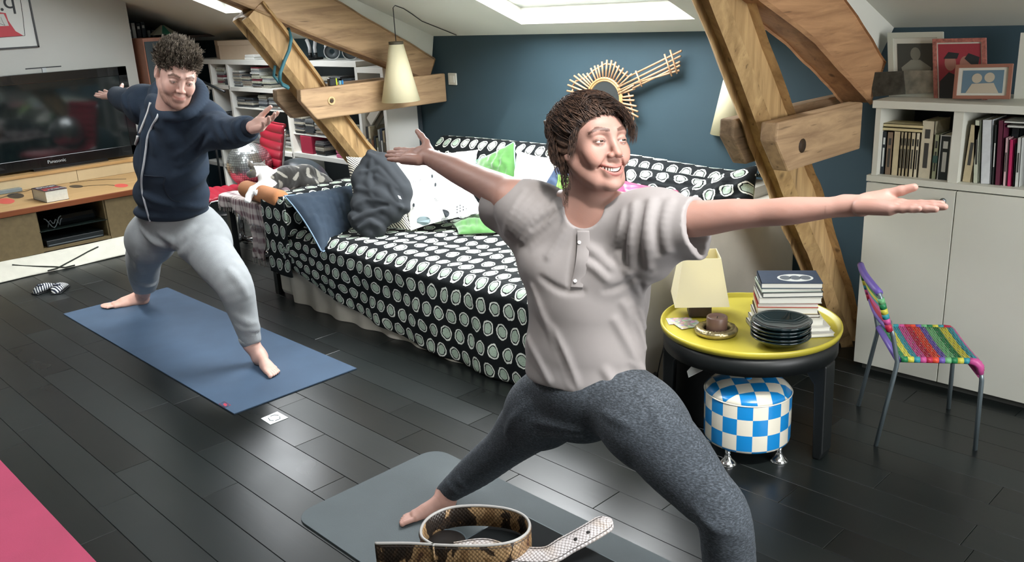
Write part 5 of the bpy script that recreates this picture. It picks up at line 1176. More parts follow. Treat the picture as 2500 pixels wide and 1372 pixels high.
for k, px in enumerate((365, 376)):
    yk = W(px, 90, x=-8.47)[1]; e = empty('glass_jar', ['left small glass jar before the striped shade', 'right small glass jar before the striped shade'][k], 'jar', (-8.47, yk, zr)); B().lathe([(.014, 0), (.016, .003), (.016, .06), (.013, .064), (.012, .06), (.012, .006), (.001, .005)], (-8.47, yk, zr), 20, cap=False).build('jar_body', M('jar_glass', '#7f8b8f', .1, spec=.8), e)
yk = W(407, 72, x=-8.30)[1]-.03; e = empty('striped_shade', 'cream tent-shaped lampshade with a green stripe on the recess shelf', 'lampshade', (-8.31, yk, zr)); z0_ = zr+.02
for k in range(10):
    a0_, a1_ = 2*math.pi*k/10, 2*math.pi*(k+1)/10; q = lambda a, r, z: (-8.31+r*.9*math.cos(a), yk+r*math.sin(a)*.72, z-.0)
    B().prism([q(a0_, .17, z0_), q(a1_, .17, z0_), q(a1_, .02, z0_+.08), q(a0_, .02, z0_+.08)], (0, 0, .003)).build('shade_panel', M('shade_green', '#2f7a64', .7) if k in (9, 4) else M('shade_cream', '#a9ab98', .7), e)
B().cyl((-8.31, yk, zr), (-8.31, yk, z0_+.07), .02).build('shade_foot', BLACK, e)
# white bent tubes and headphone-like rings near the strut
xt = W(752, 135, y=3.92)[0]
e = empty('desk_stand', 'black stand with two curved white tubes on the bookshelf top', 'stand', (xt, 3.93, 1.345)); B().cbox((xt, 3.93, 1.355), (.20, .14, .018), .005).build('stand_base', BLACK, e)
for px, dx in ((757, -.05), (770, .05)):
    xq = W(px, 130, y=3.93)[0]; B().tube([(xq, 3.93, 1.36), (xq, 3.93, 1.40)], .016, 10).build('socket', BLACK, e); B().tube([(xq, 3.93, 1.395), (xq-dx*.05, 3.93, 1.44), (xq+dx*.25, 3.93, 1.475), (xq+dx*.6 if dx < 0 else xq+dx*.35, 3.93, 1.50)], .0135, 12).build('white_tube', M('tube_white', '#d3d7da', .3), e)
for k, (px, lab) in enumerate(((805, 'left white-rimmed grey wheel on the bookshelf top'), (850, 'right white-rimmed grey wheel on the bookshelf top'))):
    xq = W(px, 128, y=3.90)[0]; e = empty('toy_wheel', lab, 'wheel', (xq, 3.92, 1.345)); ax_ = (-.75, .55, .1) if k == 0 else (-.75, .5, .1)
    rr_ = .062; B().lathe([(rr_-.006, -.012), (rr_, -.012), (rr_, .004), (rr_-.006, .004)], (xq, 3.92, 1.345+rr_+.002), 32, ax_, closed=True).build('rim', M('tube_white', '#d3d7da', .3), e); B().lathe([(.02, .0), (rr_-.008, .0), (rr_-.010, .035), (.02, .035)], (xq, 3.92, 1.345+rr_+.002), 28, ax_, closed=True).build('wheel_body', M('wheel_grey', '#5b6468', .4), e)
    if k == 0: B().sphere((xq-.05, 3.90, 1.345+.105), .012, 8).sphere((xq-.045, 3.90, 1.345+.125), .009, 8).build('white_knob', M('tube_white', '#d3d7da', .3), e)
# pegs and toy pieces on the tie beam
for k, (px, py, c_, lab, s_) in enumerate(((810, 201, '#15191b', 'black clamp lying on the left tie beam', (.03, .05, .05)), (820, 200, '#b8c832', 'yellow-green clothes peg on the left tie beam', (.012, .02, .045)), (830, 201, '#6f9fa8', 'pale blue-green peg on the left tie beam', (.012, .02, .028)), (836, 201, '#2b78b0', 'blue peg on the left tie beam', (.012, .02, .028)))):
    p = W(px, py, x=-4.93); e = empty('clothes_peg' if k else 'clamp', lab, 'peg' if k else 'clamp', (p[0], p[1], 1.2455)); B().cbox((p[0]-.0, p[1], 1.2455+s_[2]*.5), s_, .004, rz=.3*k).build('peg_body', M('peg_c%d' % k, c_, .45), e)
# microphone stand arm behind the man's neck
e = empty('microphone_stand', 'black microphone stand with chrome knob behind the man', 'stand', (-7.25, 3.60, 0)); a = W(488, 196, y=3.6); b2 = W(548, 224, y=3.55); kx = W(507, 224, y=3.60)
B().cyl(tuple(a), tuple(b2), .011, n=10).build('boom', BLACK, e); B().cyl((kx[0], 3.60, .02), (kx[0], 3.60, kx[2]+.05), .010, n=10).build('pole', BLACK, e); B().sphere(tuple(kx), .022, 10).build('knob', CHROME, e); B().lathe([(.12, 0), (.12, .012), (.02, .02)], (kx[0], 3.60, 0), 28).build('foot', BLACK, e)
# wall shelf in the dark recess
# ================================================================== MIDDLE GROUND: mats, red chair, mirror ball, table, cat, sweater
MATB = M('mat_blue', '#35495f', .8, var=.10, scale=5, bump=.25, bscale=500)
mb = empty('yoga_mat', 'blue yoga mat under the man', 'yoga mat', (-4.56, 1.903, 0))
B().bx(-5.645, -3.475, 1.573, 2.233, .0002, .0062).build('mat_sheet', MATB, mb, bevel=.001)
q = [W(*p, z=.0066) for p in ((535, 986), (548, 981), (563, 989), (549, 995))]; B().prism([tuple(p) for p in q], (0, 0, .0003)).build('logo_patch', M('mat_navy', '#2a3f58', .7), mb)
B().tube([tuple(p) for p in q], .0016, 4, closed=True).prism([tuple(W(x, y, z=.0066)) for x, y in ((544, 987), (549, 984), (555, 988), (552, 992), (548, 991))], (0, 0, .0008)).build('logo_mark', M('mat_logo_red', '#a83246', .7), mb)
MATG = M('mat_grey', '#41494c', .75, var=.10, scale=4, bump=.2, bscale=400)
mg = empty('yoga_mat', 'grey yoga mat with rounded corners under the woman', 'yoga mat', (-1.44, 1.628, 0))
x0, x1, y0, y1, r = -2.535, -.345, 1.302, 1.955, .075; pl = []
for cx, cy, a0 in ((x1-r, y1-r, 0), (x0+r, y1-r, 90), (x0+r, y0+r, 180), (x1-r, y0+r, 270)):
    for k in range(9): a = R_(a0+k*90/8); pl.append((cx+r*math.cos(a), cy+r*math.sin(a), .0002))
B().prism(pl, (0, 0, .006)).build('mat_sheet', MATG, mg, bevel=.001)
mp_ = empty('yoga_mat', 'pink yoga mat in the lower left foreground', 'yoga mat', (-3.3, .39, 0))
B().bx(-4.4, -2.23, .06, .719, .0002, .0062).build('mat_sheet', M('mat_pink', '#96304f', .75, var=.06, scale=5, bump=.2, bscale=400), mp_, bevel=.001)
cdp = [W(*p, z=.0008) for p in ((637, 1022), (677, 1005), (704, 1020), (660, 1037))]
cde = empty('printed_card', 'small white card with a grey arrow loop lying on the floor', 'card', tuple(sum(cdp)/4*np.array([1, 1, 0])))
B().prism([tuple(p) for p in cdp], (0, 0, .0012)).build('card_sheet', M('card_white', '#d5dcdc', .5), cde)
for pts in (((655, 1020), (659, 1026), (668, 1027)), ((672, 1027), (684, 1022), (683, 1017)), ((660, 1016), (670, 1013), (680, 1014))): B().tube([tuple(W(x, y, z=.0026)) for x, y in pts], .0016, 4).build('printed_line', M('card_ink', '#4b5357', .6), cde)
# red ribbed swivel chair
RED = M('red_leather', '#a81c33', .42, var=.08, scale=8, bump=.15, bscale=200)
rc0 = empty('swivel_chair', 'red ribbed swivel chair with slim chromed frame behind the mirror ball', 'chair', (-6.03, 3.03, 0), rz=R_(-12))
pf_ = [(-.30, .445), (-.275, .472), (-.22, .475), (0, .462), (.15, .468), (.215, .49), (.245, .54), (.27, .66), (.30, .80), (.325, .93), (.335, .945)]
pa = np.array(pf_); sg = np.r_[0, np.cumsum(np.linalg.norm(np.diff(pa, axis=0), axis=1))]; nv = 150; tt = np.linspace(0, sg[-1], nv); yy = np.interp(tt, sg, pa[:, 0]); zz = np.interp(tt, sg, pa[:, 1])
for _ in range(4): yy[1:-1] = (yy[:-2]+2*yy[1:-1]+yy[2:])/4; zz[1:-1] = (zz[:-2]+2*zz[1:-1]+zz[2:])/4
ty, tz = np.gradient(yy), np.gradient(zz); ln = np.hypot(ty, tz); ny, nz_ = -tz/ln, ty/ln; rib = .012*np.abs(np.sin(tt*math.pi/.062))**.5; us = np.linspace(-.255, .255, 14)
Pq = np.array([[(u, yy[i]+ny[i]*rib[i], zz[i]+nz_[i]*rib[i]-.006*(1-(u/.255)**2)) for i in range(nv)] for u in us]); Mr = np.array(MW[rc0.name]); Pq = Pq @ Mr[:3, :3].T+Mr[:3, 3]
grid_obj('seat_and_back_pad', Pq, RED, rc0, solid=.014)
for u in (-.262, .262): B().tube([(u, yy[i], zz[i]-.004) for i in range(0, nv, 6)], .008, 8).build('side_frame', CHROME, rc0, world=False)
B().cyl((0, -.02, .10), (0, -.02, .45), .022).build('column', CHROME, rc0, world=False)
B().box((0, -.02, .445), (.42, .05, .014)).build('seat_bracket', CHROME, rc0, world=False)
for k in range(5):
    a = k*2*math.pi/5+.3; B().tube([(0, -.02, .11), (.28*math.cos(a), -.02+.28*math.sin(a), .075)], [.016, .010], 8).sphere((.28*math.cos(a), -.02+.28*math.sin(a), .032), .032, 8).build('base_leg', CHROME, rc0, world=False)
# mirror ball on the chair seat
bc0 = W(610, 402, z=.655); br = 55*depth(bc0)/F_PX*.99
db = empty('mirror_ball', 'mirror ball resting on the red chair seat in front of the cat', 'mirror ball', (bc0[0], bc0[1], bc0[2]-br))
B().sphere(tuple(bc0), br*.985, 20).build('core', M('ball_core', '#8b9192', .6), db)
b = B(); nla = 30
for i in range(nla):
    p0, p1 = math.pi*i/nla, math.pi*(i+1)/nla; pm = (p0+p1)/2; nlo = max(4, int(2*nla*math.sin(pm)))
    for j in range(nlo):
        a0, a1 = 2*math.pi*j/nlo, 2*math.pi*(j+1)/nlo; g = .09; da, dp_ = (a1-a0)*g, (p1-p0)*g
        q = [Vector((math.sin(p)*math.cos(a), math.sin(p)*math.sin(a), math.cos(p))) for p, a in ((p1-dp_, a0+da), (p1-dp_, a1-da), (p0+dp_, a1-da), (p0+dp_, a0+da))]
        jit = random.uniform(-.010, .010); b.add([tuple(Vector(bc0)+v*br*(1+(jit if k < 2 else -jit)*.6)) for k, v in enumerate(q)], [(0, 1, 2, 3)])
o = b.build('mirror_tiles', M('mirror_tile', '#e4e8e8', .28, 1), db); o['kind'] = 'stuff'
# grey exercise ball behind
gc = W(733, 462, d=6.66); gr = .235
gb = empty('exercise_ball', 'dark grey exercise ball behind the red chair and the cat', 'exercise ball', tuple(gc-np.array([0, 0, gr]))); B().sphere(tuple(gc), gr, 24).build('ball_skin', M('ball_grey', '#59636a', .3), gb)
e = empty('low_stool', 'low black stool under the grey exercise ball', 'stool', (gc[0], gc[1], 0)); B().lathe([(.15, gc[2]-gr-.02), (.15, gc[2]-gr+.002), (.12, gc[2]-gr+.006), (.05, gc[2]-gr-.004), (.001, gc[2]-gr-.004)], (gc[0], gc[1], 0), 32).build('stool_top', BLACK, e)
for k in range(3): a = k*2.094; B().cyl((gc[0]+.12*math.cos(a), gc[1]+.12*math.sin(a), gc[2]-gr-.02), (gc[0]+.14*math.cos(a), gc[1]+.14*math.sin(a), 0), .012).build('leg', BLACK, e)
# side table behind the sofa with plaid cloth
TBX0, TBX1, TBY0, TBY1, TBZ = -5.46, -4.88, 2.62, 3.17, .575
tb2 = empty('small_table', 'small dark table behind the sofa arm under a plaid cloth', 'table', (-5.17, 2.9, 0))
B().bx(TBX0, TBX1, TBY0, TBY1, TBZ-.03, TBZ).build('table_top', DK, tb2)
for xx in (TBX0+.03, TBX1-.03):
    for yy_ in (TBY0+.03, TBY1-.03): B().bx(xx-.02, xx+.02, yy_-.02, yy_+.02, 0, TBZ-.03).build('leg', DK, tb2)
PLD = NT('plaid_wool'); cu_ = PLD.coord('UV', (9, 9, 1)); w1 = PLD.n('ShaderNodeTexWave', i_Vector=cu_, i_Scale=.5); w1.bands_direction = 'X'; w2 = PLD.n('ShaderNodeTexWave', i_Vector=cu_, i_Scale=.5); w2.bands_direction = 'Y'
ca_ = PLD.ramp(w1.outputs[0], [(0, srgb('#c9bdb9')), (.35, srgb('#8a6f72')), (.7, srgb('#5c3f47')), (.9, srgb('#cbc6c0'))], 'CONSTANT'); cb_ = PLD.ramp(w2.outputs[0], [(0, srgb('#d9d0ca')), (.5, srgb('#9c8284')), (.8, srgb('#6f525a'))], 'CONSTANT')
PLD.set(col=PLD.mix(.5, ca_, cb_), rough=.95); PLD = PLD.m
pc_ = empty('plaid_blanket', 'grey and plum plaid blanket hanging over the small table', 'blanket', (-5.17, 2.62, TBZ))
nu, nv = 60, 50; P = np.zeros((nu, nv, 3)); UVq = np.zeros((nu, nv, 2))
for i in range(nu):
    for j in range(nv):
        u = i/(nu-1); s_ = j/(nv-1)*1.0; x = TBX0-.03+(TBX1+.015-TBX0)*u; drop = .06+.17*max(0, u-.15)+.02*math.sin(u*14)
        L1 = .50; tot = L1+drop; s_ *= tot
        if s_ < L1: P[i, j] = (x, TBY1-.04-s_, TBZ+.006+.004*math.sin(x*30+s_*20))
        else: P[i, j] = (x+.006*math.sin(s_*20), TBY1-.04-L1-.012-.02*math.sin(u*19+1)*(s_-L1)/drop*.8, TBZ+.006-(s_-L1))
        UVq[i, j] = (x, s_)
grid_obj('blanket_cloth', P, PLD, pc_, UV=UVq, solid=.008)
b = B()
for k in range(46):
    u = k/45; i = int(u*(nu-1)); p = P[i, -1]; b.tube([tuple(p), (p[0]+random.uniform(-.004, .004), p[1]-.004, p[2]-.02-random.random()*.015)], .0015, 4)
o = b.build('fringe', M('fringe_wool', '#c9bfb8', .95), pc_); o['kind'] = 'stuff'
pc2 = empty('scarf', 'plum and grey scarf hanging under the table with fringed end', 'scarf', (-5.05, 2.66, .2))
n = 24; P = np.zeros((n, 12, 3))
for i in range(n):
    for j in range(12):
        z = .545-.36*i/(n-1); u = j/11; P[i, j] = (-5.20+.13*u+.01*math.sin(i*.5), 2.665+.016*math.sin(u*12+i*.2), z)
grid_obj('scarf_cloth', P, PLD, pc2, UV=np.stack([P[..., 0], P[..., 2]], -1), solid=.006)
b = B()
for k in range(16): p = P[-1, int(k*11/15)]; b.tube([tuple(p), (p[0]+random.uniform(-.006, .006), p[1], p[2]-.045)], .0015, 4)
o = b.build('fringe', M('fringe_wool', '#c9bfb8', .95), pc2); o['kind'] = 'stuff'
# folded blanket under the cat
fb = empty('folded_blanket', 'folded mauve and grey striped blanket under the cat', 'blanket', (-5.1, 2.95, TBZ+.01))
f = Field((-5.5, 2.6, .56), (-4.8, 3.3, .72), .008)
f.run([BXP((-5.13, 2.93, .606), (.20, .185, .022), None, .02), RC((-5.26, 2.76, .628), (-4.95, 2.80, .628), .034, .030, .008), RC((-5.10, 2.84, .632), (-4.93, 3.06, .636), .026, .026, .008)]); f.noise(.003, 60, 3)
Pm, Qm = f.mesh(); BLK = NT('mauve_stripe'); wv = BLK.n('ShaderNodeTexWave', i_Vector=BLK.coord('Object', (1, 1, 1), (0, 0, .5)), i_Scale=6.0); BLK.set(col=BLK.ramp(wv.outputs[0], [(0, srgb('#7d6f72')), (.6, srgb('#8f8280')), (.86, srgb('#c6bfba'))], 'CONSTANT'), rough=.95)
mesh_obj('blanket_fold', relax(Pm, Qm), Qm, BLK.m, fb, smooth=True)
# orange bolster
p0, p1 = W(597, 460, z=.645), W(690, 488, z=.645); br_ = .055
bo = empty('bolster', 'orange-brown cylindrical bolster under the cat\'s paw', 'bolster', tuple((p0+p1)/2*np.array([1, 1, 0])+np.array([0, 0, .59])))
dd = (p1-p0)/np.linalg.norm(p1-p0); L_ = np.linalg.norm(p1-p0)
B().lathe([(.001, 0), (br_*.7, .004), (br_*.93, .016), (br_, .035), (br_, L_-.035), (br_*.93, L_-.016), (br_*.7, L_-.004), (.001, L_)], tuple(p0), 28, tuple(dd), cap=False).build('bolster_cover', M('orange_felt', '#b2774d', .85, var=.08, scale=12, bump=.4, bscale=300), bo)
# the cat
def CP(px, py, d): return W(px, py, d=d)
cat = empty('cat', 'tabby and white cat lying on the folded blanket, facing the mirror ball', 'cat', (-5.15, 2.9, .63))
cp = []
cp += chain([CP(662, 441, 5.55), CP(700, 434, 5.62), CP(745, 434, 5.72), CP(783, 447, 5.80)], [.060, .072, .082, .064], .03)
cp += [EL(CP(785, 452, 5.78), (.085, .075, .055), None, .03), EL(CP(752, 448, 5.66), (.09, .06, .05), None, .03), EL(CP(652, 440, 5.50), (.052, .055, .068), None, .03)]
cp += chain([CP(655, 430, 5.52), CP(640, 417, 5.50)], [.050, .044], .02)
cp += [EL(CP(627, 413, 5.50), (.047, .047, .040), None, .015), EL(CP(611, 424, 5.47), (.024, .024, .019), None, .012), EL(CP(618, 424, 5.46), (.030, .028, .024), None, .012), RC(CP(606, 426, 5.46), CP(611, 430, 5.46), .010, .013, .008)]
for (a, b_, d) in (((611, 402), (604, 389), 5.46), ((641, 405), (646, 391), 5.52)): cp += [RC(CP(*a, d), CP(*b_, d), .017, .004, .012)]
cp += chain([CP(640, 455, 5.47), CP(618, 465, 5.43), CP(608, 478, 5.42), CP(606, 488, 5.41)], [.036, .025, .019, .018], .015)
cp += [EL(CP(605, 489, 5.405), (.020, .022, .014), None, .010)]
for k in (-1, 0, 1): cp += [EL(CP(605+k*4, 493, 5.40), (.008, .008, .008), None, .004)]
cp += chain([CP(655, 458, 5.46), CP(640, 466, 5.42), CP(628, 471, 5.40)], [.030, .022, .018], .012)
cp += chain([CP(795, 456, 5.80), CP(815, 462, 5.74), CP(800, 466, 5.60), CP(760, 462, 5.56)], [.024, .018, .016, .012], .012)
pts_ = np.array([p[1] for p in cp]); f = Field(pts_.min(0)-.13, pts_.max(0)+.13, .0045); f.run(cp); f.noise(.0012, 160, 4); Pm, Qm = f.mesh(); Pm = relax(Pm, Qm, 1)
v = Pm-CAM; dz = v @ FW; pxs = 1250+F_PX*(v @ RT)/dz; pys = 686-F_PX*(v @ UP)/dz
s1 = np.sin(Pm[:, 0]*55+6*np.sin(Pm[:, 1]*16)+5*np.sin(Pm[:, 2]*24+1)); s2 = np.sin(Pm[:, 1]*70+5*np.sin(Pm[:, 0]*22)); tab = (s1+.5*s2 > .75)
colr = np.where(tab[:, None], np.array(srgb('#8d8a80')[:3]), np.array(srgb('#24231f')[:3])); white = np.array(srgb('#f0eeea')[:3])
wm = (pxs < 668+8*np.sin(pys*.2)) ; colr = np.where(wm[:, None], white, colr)
fm_ = (pxs < 627) & (pys > 404) & (pys < 442) & (pys < 446-(pxs-600)*.25) & (pxs < 622-(pys-425)**2*.02+4); colr = np.where(fm_[:, None], np.array(srgb('#4b463e')[:3]), colr)
em = (pys < 405) & (pxs > 606) & (pxs < 652); colr = np.where(em[:, None], np.array(srgb('#5c564e')[:3]), colr)
def vcol_mat(name, rough=.6, **k):
    t = NT(name); a = t.n('ShaderNodeVertexColor'); a.layer_name = 'Col'; t.set(col=a.outputs[0], rough=rough, **k); return t
FUR = vcol_mat('cat_fur', .9, sheen=.4); nb = FUR.n('ShaderNodeTexNoise', i_Vector=FUR.coord('Object'), i_Scale=320.0, i_Detail=2.0); FUR.bump(nb.outputs[0], .5, .003)
mesh_obj('body', Pm, Qm, FUR.m, cat, smooth=True, cols=np.c_[colr, np.ones(len(colr))])
B().sphere(tuple(CP(613, 417, 5.445)), .005, 8).build('eye', M('cat_eye', '#7c7b2a', .1), cat)
# dark sweater thrown over the cushions
sw_ = empty('sweater', 'charcoal knitted sweater thrown over the cushions at the left of the sofa', 'sweater', tuple(W(925, 470, x=-4.3)*np.array([1, 1, 0])+np.array([0, 0, .47])))
def SP(px, py, o=0): # plane of the cushions it lies on
    c = W(925, 470, x=-4.16); n_ = np.array([.50, -.62, .60]); n_ = n_/np.linalg.norm(n_); v = W(px, py, d=1.0)-CAM; t = ((c-CAM) @ n_)/(v @ n_); return CAM+v*t+n_*o
sp_ = []
for a, b_, r1, r2 in (((900, 400), (985, 470), .05, .055), ((880, 440), (960, 520), .055, .06), ((930, 410), (940, 500), .06, .06), ((885, 420), (880, 500), .045, .045), ((880, 500), (960, 490), .055, .05), ((985, 470), (990, 510), .035, .03), ((925, 385), (905, 375), .03, .025), ((940, 395), (985, 450), .05, .04)): sp_ += [RC(SP(*a), SP(*b_), r1, r2, .03)]
low = []
for a, b_, r1, r2 in (((865, 530), (925, 560), .04, .045), ((870, 545), (905, 572), .035, .04), ((890, 515), (940, 540), .045, .04)): low += [RC(SP(*a), SP(*b_), r1, r2, .015)]
rid = []
for pl_ in (((905, 385), (950, 420), (985, 465)), ((890, 430), (930, 425), (975, 470)), ((880, 470), (930, 480), (985, 515)), ((915, 400), (905, 450), (915, 500)), ((870, 515), (905, 500), (950, 510)), ((868, 545), (900, 530), (940, 520)), ((880, 565), (910, 550), (930, 560)), ((925, 440), (960, 460), (975, 500))):
    rid += chain([SP(*p, .050) for p in pl_], [.006, .011, .006][:len(pl_)], .03)
grv = chain([SP(862, 522, .06), SP(900, 508, .07), SP(950, 512, .06)], [.008, .011, .008], .02, 'sub')
allp = sp_+low+rid; pts_ = np.array([p[1] for p in allp]+[p[2] for p in allp]); f = Field(pts_.min(0)-.10, pts_.max(0)+.10, .0065); f.run(sp_+low); f.fold(rid, .035); f.run(grv); f.noise(.0022, 45, 8); Pm, Qm = f.mesh()
mesh_obj('knit_cloth', relax(Pm, Qm, 2), Qm, M('charcoal_knit', '#272b2f', .95, var=.10, scale=15, bump=.3, bscale=500), sw_, smooth=True)
B().prism([tuple(SP(x, y, .075)) for x, y in ((978, 490), (984, 492), (988, 500), (982, 498))], (.002, 0, 0)).build('care_tag', M('tag_white', '#cfd3d3', .6), sw_)
# ================================================================== FOREGROUND: black low table and snakeskin belt
ZT = .90
k0 = W(1258, 1244, z=ZT)
bt = empty('black_table', 'black table corner with thin steel edging below the belt', 'table', (k0[0]+.25, k0[1]-.25, 0))
B().bx(k0[0]+.003, k0[0]+.60, k0[1]-.62, k0[1]-.003, ZT-.03, ZT).build('table_top', M('table_black', '#0a0d0e', .75, spec=.15), bt)
B().bx(k0[0], k0[0]+.003, k0[1]-.62, k0[1], ZT-.03, ZT-.0005).bx(k0[0], k0[0]+.60, k0[1]-.003, k0[1], ZT-.03, ZT-.0012).build('steel_edge', M('edge_grey', '#5b656a', .4, .6), bt)
for xx, yy_ in ((.04, -.04), (.56, -.04), (.04, -.58), (.56, -.58)): B().bx(k0[0]+xx-.02, k0[0]+xx+.02, k0[1]+yy_-.02, k0[1]+yy_+.02, 0, ZT-.03).build('leg', DK, bt)
SNK = NT('snakeskin_brown'); uvc = SNK.coord('UV', (230, 190, 1), (0, 0, .78)); vz = SNK.n('ShaderNodeTexVoronoi', i_Vector=uvc, i_Scale=1.0, i_Randomness=.15); sc_ = SNK.ramp(vz.outputs['Distance'], [(.25, (1, 1, 1, 1)), (.62, (.18, .15, .12, 1))])
nz = SNK.n('ShaderNodeTexNoise', i_Vector=SNK.coord('UV', (18, 14, 1)), i_Scale=1.3, i_Detail=4.0, i_Distortion=.8); pt = SNK.ramp(nz.outputs[0], [(.0, srgb('#2a211a')), (.44, srgb('#3a2c20')), (.50, srgb('#a98a64')), (.60, srgb('#8b6c4a')), (.72, srgb('#5b4030'))], 'CONSTANT')
SNK.set(col=SNK.mix(.8, pt, sc_, 'MULTIPLY'), rough=.38); SNK.bump(vz.outputs['Distance'], .5, .002).invert = True; SNK = SNK.m
SNS = NT('snakeskin_silver'); uvc = SNS.coord('UV', (230, 190, 1), (0, 0, .78)); vz = SNS.n('ShaderNodeTexVoronoi', i_Vector=uvc, i_Scale=1.0, i_Randomness=.15); sc_ = SNS.ramp(vz.outputs['Distance'], [(.3, (1, 1, 1, 1)), (.62, (.25, .22, .20, 1))])
nz = SNS.n('ShaderNodeTexNoise', i_Vector=SNS.coord('UV', (18, 14, 1)), i_Scale=1.3, i_Detail=4.0); pt = SNS.ramp(nz.outputs[0], [(.0, srgb('#8d7f78')), (.5, srgb('#b9b3b2')), (.7, srgb('#a79787'))]); SNS.set(col=SNS.mix(.8, pt, sc_, 'MULTIPLY'), rough=.3); SNS.bump(vz.outputs['Distance'], .6, .002).invert = True; SNS = SNS.m
INN = M('belt_lining', '#a9907a', .6, var=.35, scale=25, bump=.2, bscale=200)
belt = empty('belt', 'snakeskin-print leather belt coiled on the black table with buckle end', 'belt', (float(W(1160, 1330, z=ZT)[0]), float(W(1160, 1330, z=ZT)[1]), ZT))
def spline(P_, n=20):
    P_ = [np.asarray(p, float) for p in P_]; out = []
    Q = [2*P_[0]-P_[1]]+P_+[2*P_[-1]-P_[-2]]
    for i in range(1, len(Q)-2):
        for k in range(n):
            t = k/n; a, b, c, d = Q[i-1:i+3]; out.append(.5*((2*b)+(-a+c)*t+(2*a-5*b+4*c-d)*t*t+(-a+3*b-3*c+d)*t**3))
    out.append(P_[-1]); return np.array(out)
def ribbon(path, wvec, th, m, name, parent, wscale=None, uvs=1.0):
    """upright or flat strap: path (n,3), wvec (n,3) half width vector"""
    n = len(path); T = np.gradient(path, axis=0); T /= np.linalg.norm(T, axis=1)[:, None]; N = np.cross(T, wvec); N /= np.linalg.norm(N, axis=1)[:, None]
    s = np.r_[0, np.cumsum(np.linalg.norm(np.diff(path, axis=0), axis=1))]; prof = [(-1, -.6), (-.94, -1), (0, -1), (.94, -1), (1, -.6), (1, .6), (.94, 1), (0, 1), (-.94, 1), (-1, .6)]
    P = np.array([[path[i]+wvec[i]*a*(1 if wscale is None else wscale[i])+N[i]*th/2*b_ for a, b_ in prof] for i in range(n)]); k = len(prof); hw = np.linalg.norm(wvec[0])
    V = P.reshape(-1, 3); Fc = [(i*k+j, i*k+(j+1) % k, (i+1)*k+(j+1) % k, (i+1)*k+j) for i in range(n-1) for j in range(k)]+[tuple(range(k))[::-1], tuple((n-1)*k+j for j in range(k))]
    uv = []
    for fc in Fc: uv += [(s[v//k], prof[v % k][0]*hw) for v in fc]
    o = mesh_obj(name, V, Fc, m, parent, smooth=True, uv=np.array(uv)); return o

hwd = .0175; zc_ = ZT+hwd+.001
up_ = np.array([0, 0, hwd])
def bpth(pix, z): return spline([W(x, y, z=z) for x, y in pix], 14)
front = bpth([(918, 1352), (1000, 1352), (1090, 1357), (1180, 1358), (1245, 1350), (1284, 1330), (1294, 1305), (1278, 1282), (1236, 1266), (1170, 1259), (1105, 1263), (1060, 1280), (1034, 1306), (1032, 1335), (1062, 1358)], ZT+hwd+.002)
n = len(front); wv_ = np.tile(up_, (n, 1)); ribbon(front, wv_, .0042, SNK, 'strap', belt)
T = np.gradient(front, axis=0); N = np.cross(T, wv_); N /= np.linalg.norm(N, axis=1)[:, None]
cen = front[60:150].mean(0); sgn = np.sign(np.einsum('ij,ij->i', N, cen-front)); N = N*sgn[100]
B().tube([tuple(p) for p in front+up_*1.0], .0024, 6).build('edge_piping', M('belt_edge', '#8d8a86', .4), belt)
B().tube([tuple(p) for p in (front+up_*.80-N*.0027)[2:]], .0006, 4).build('stitching', M('stitch_dark', '#2b2320', .6), belt)
tail = bpth([(1110, 1348), (1180, 1335), (1250, 1340), (1330, 1345)], ZT+.0045); 
tail2 = [W(1110, 1345, z=ZT+.004), W(1180, 1336, z=ZT+.0045), W(1240, 1352, z=ZT+.006), W(1330, 1357, z=ZT+.010), W(1385, 1330, z=ZT+.02), W(1440, 1300, z=ZT+.03), W(1492, 1268, z=ZT+.036)]
tp = spline(tail2, 16); Tt = np.gradient(tp, axis=0); Tt /= np.linalg.norm(Tt, axis=1)[:, None]; wf = np.cross(Tt, np.array([.12, -.12, 1.0])); wf = wf/np.linalg.norm(wf, axis=1)[:, None]*.0178
ws = np.ones(len(tp)); ws[-8:] = [1, .99, .96, .9, .80, .64, .42, .12]
ribbon(tp, wf, .0042, SNS, 'tail_strap', belt, wscale=ws)
Nn = np.cross(wf, Tt); Nn /= np.linalg.norm(Nn, axis=1)[:, None]; Nn *= np.sign(Nn[:, 2:3])
for sg_ in (-1, 1): B().tube([tuple(p) for p in (tp+wf*sg_*.78*np.minimum(1, ws)[:, None]+Nn*.0024)[:-3]], .0006, 4).build('stitching', M('stitch_dark', '#2b2320', .6), belt)
for i_ in (70, 79): B().lathe([(.0030, 0), (.0030, .0006), (.0001, .0006)], tuple(tp[i_]+Nn[i_]*.0021), 12, tuple(Nn[i_])).build('hole', M('hole_dark', '#15110f', .8), belt)
bk_ = W(1085, 1322, z=ZT+.004)
B().lathe([(.001, .006), (.020, .0055), (.030, .004), (.034, .001), (.032, .0), (.001, .0)], (bk_[0], bk_[1], ZT+.0008), 40, cap=False).build('buckle', M('buckle_black', '#14100e', .4), belt)
B().lathe([(.031, .0015), (.034, .003), (.0345, .001)], (bk_[0], bk_[1], ZT+.001), 40, closed=True).build('buckle_rim', M('edge_grey', '#5b656a', .4, .6), belt)
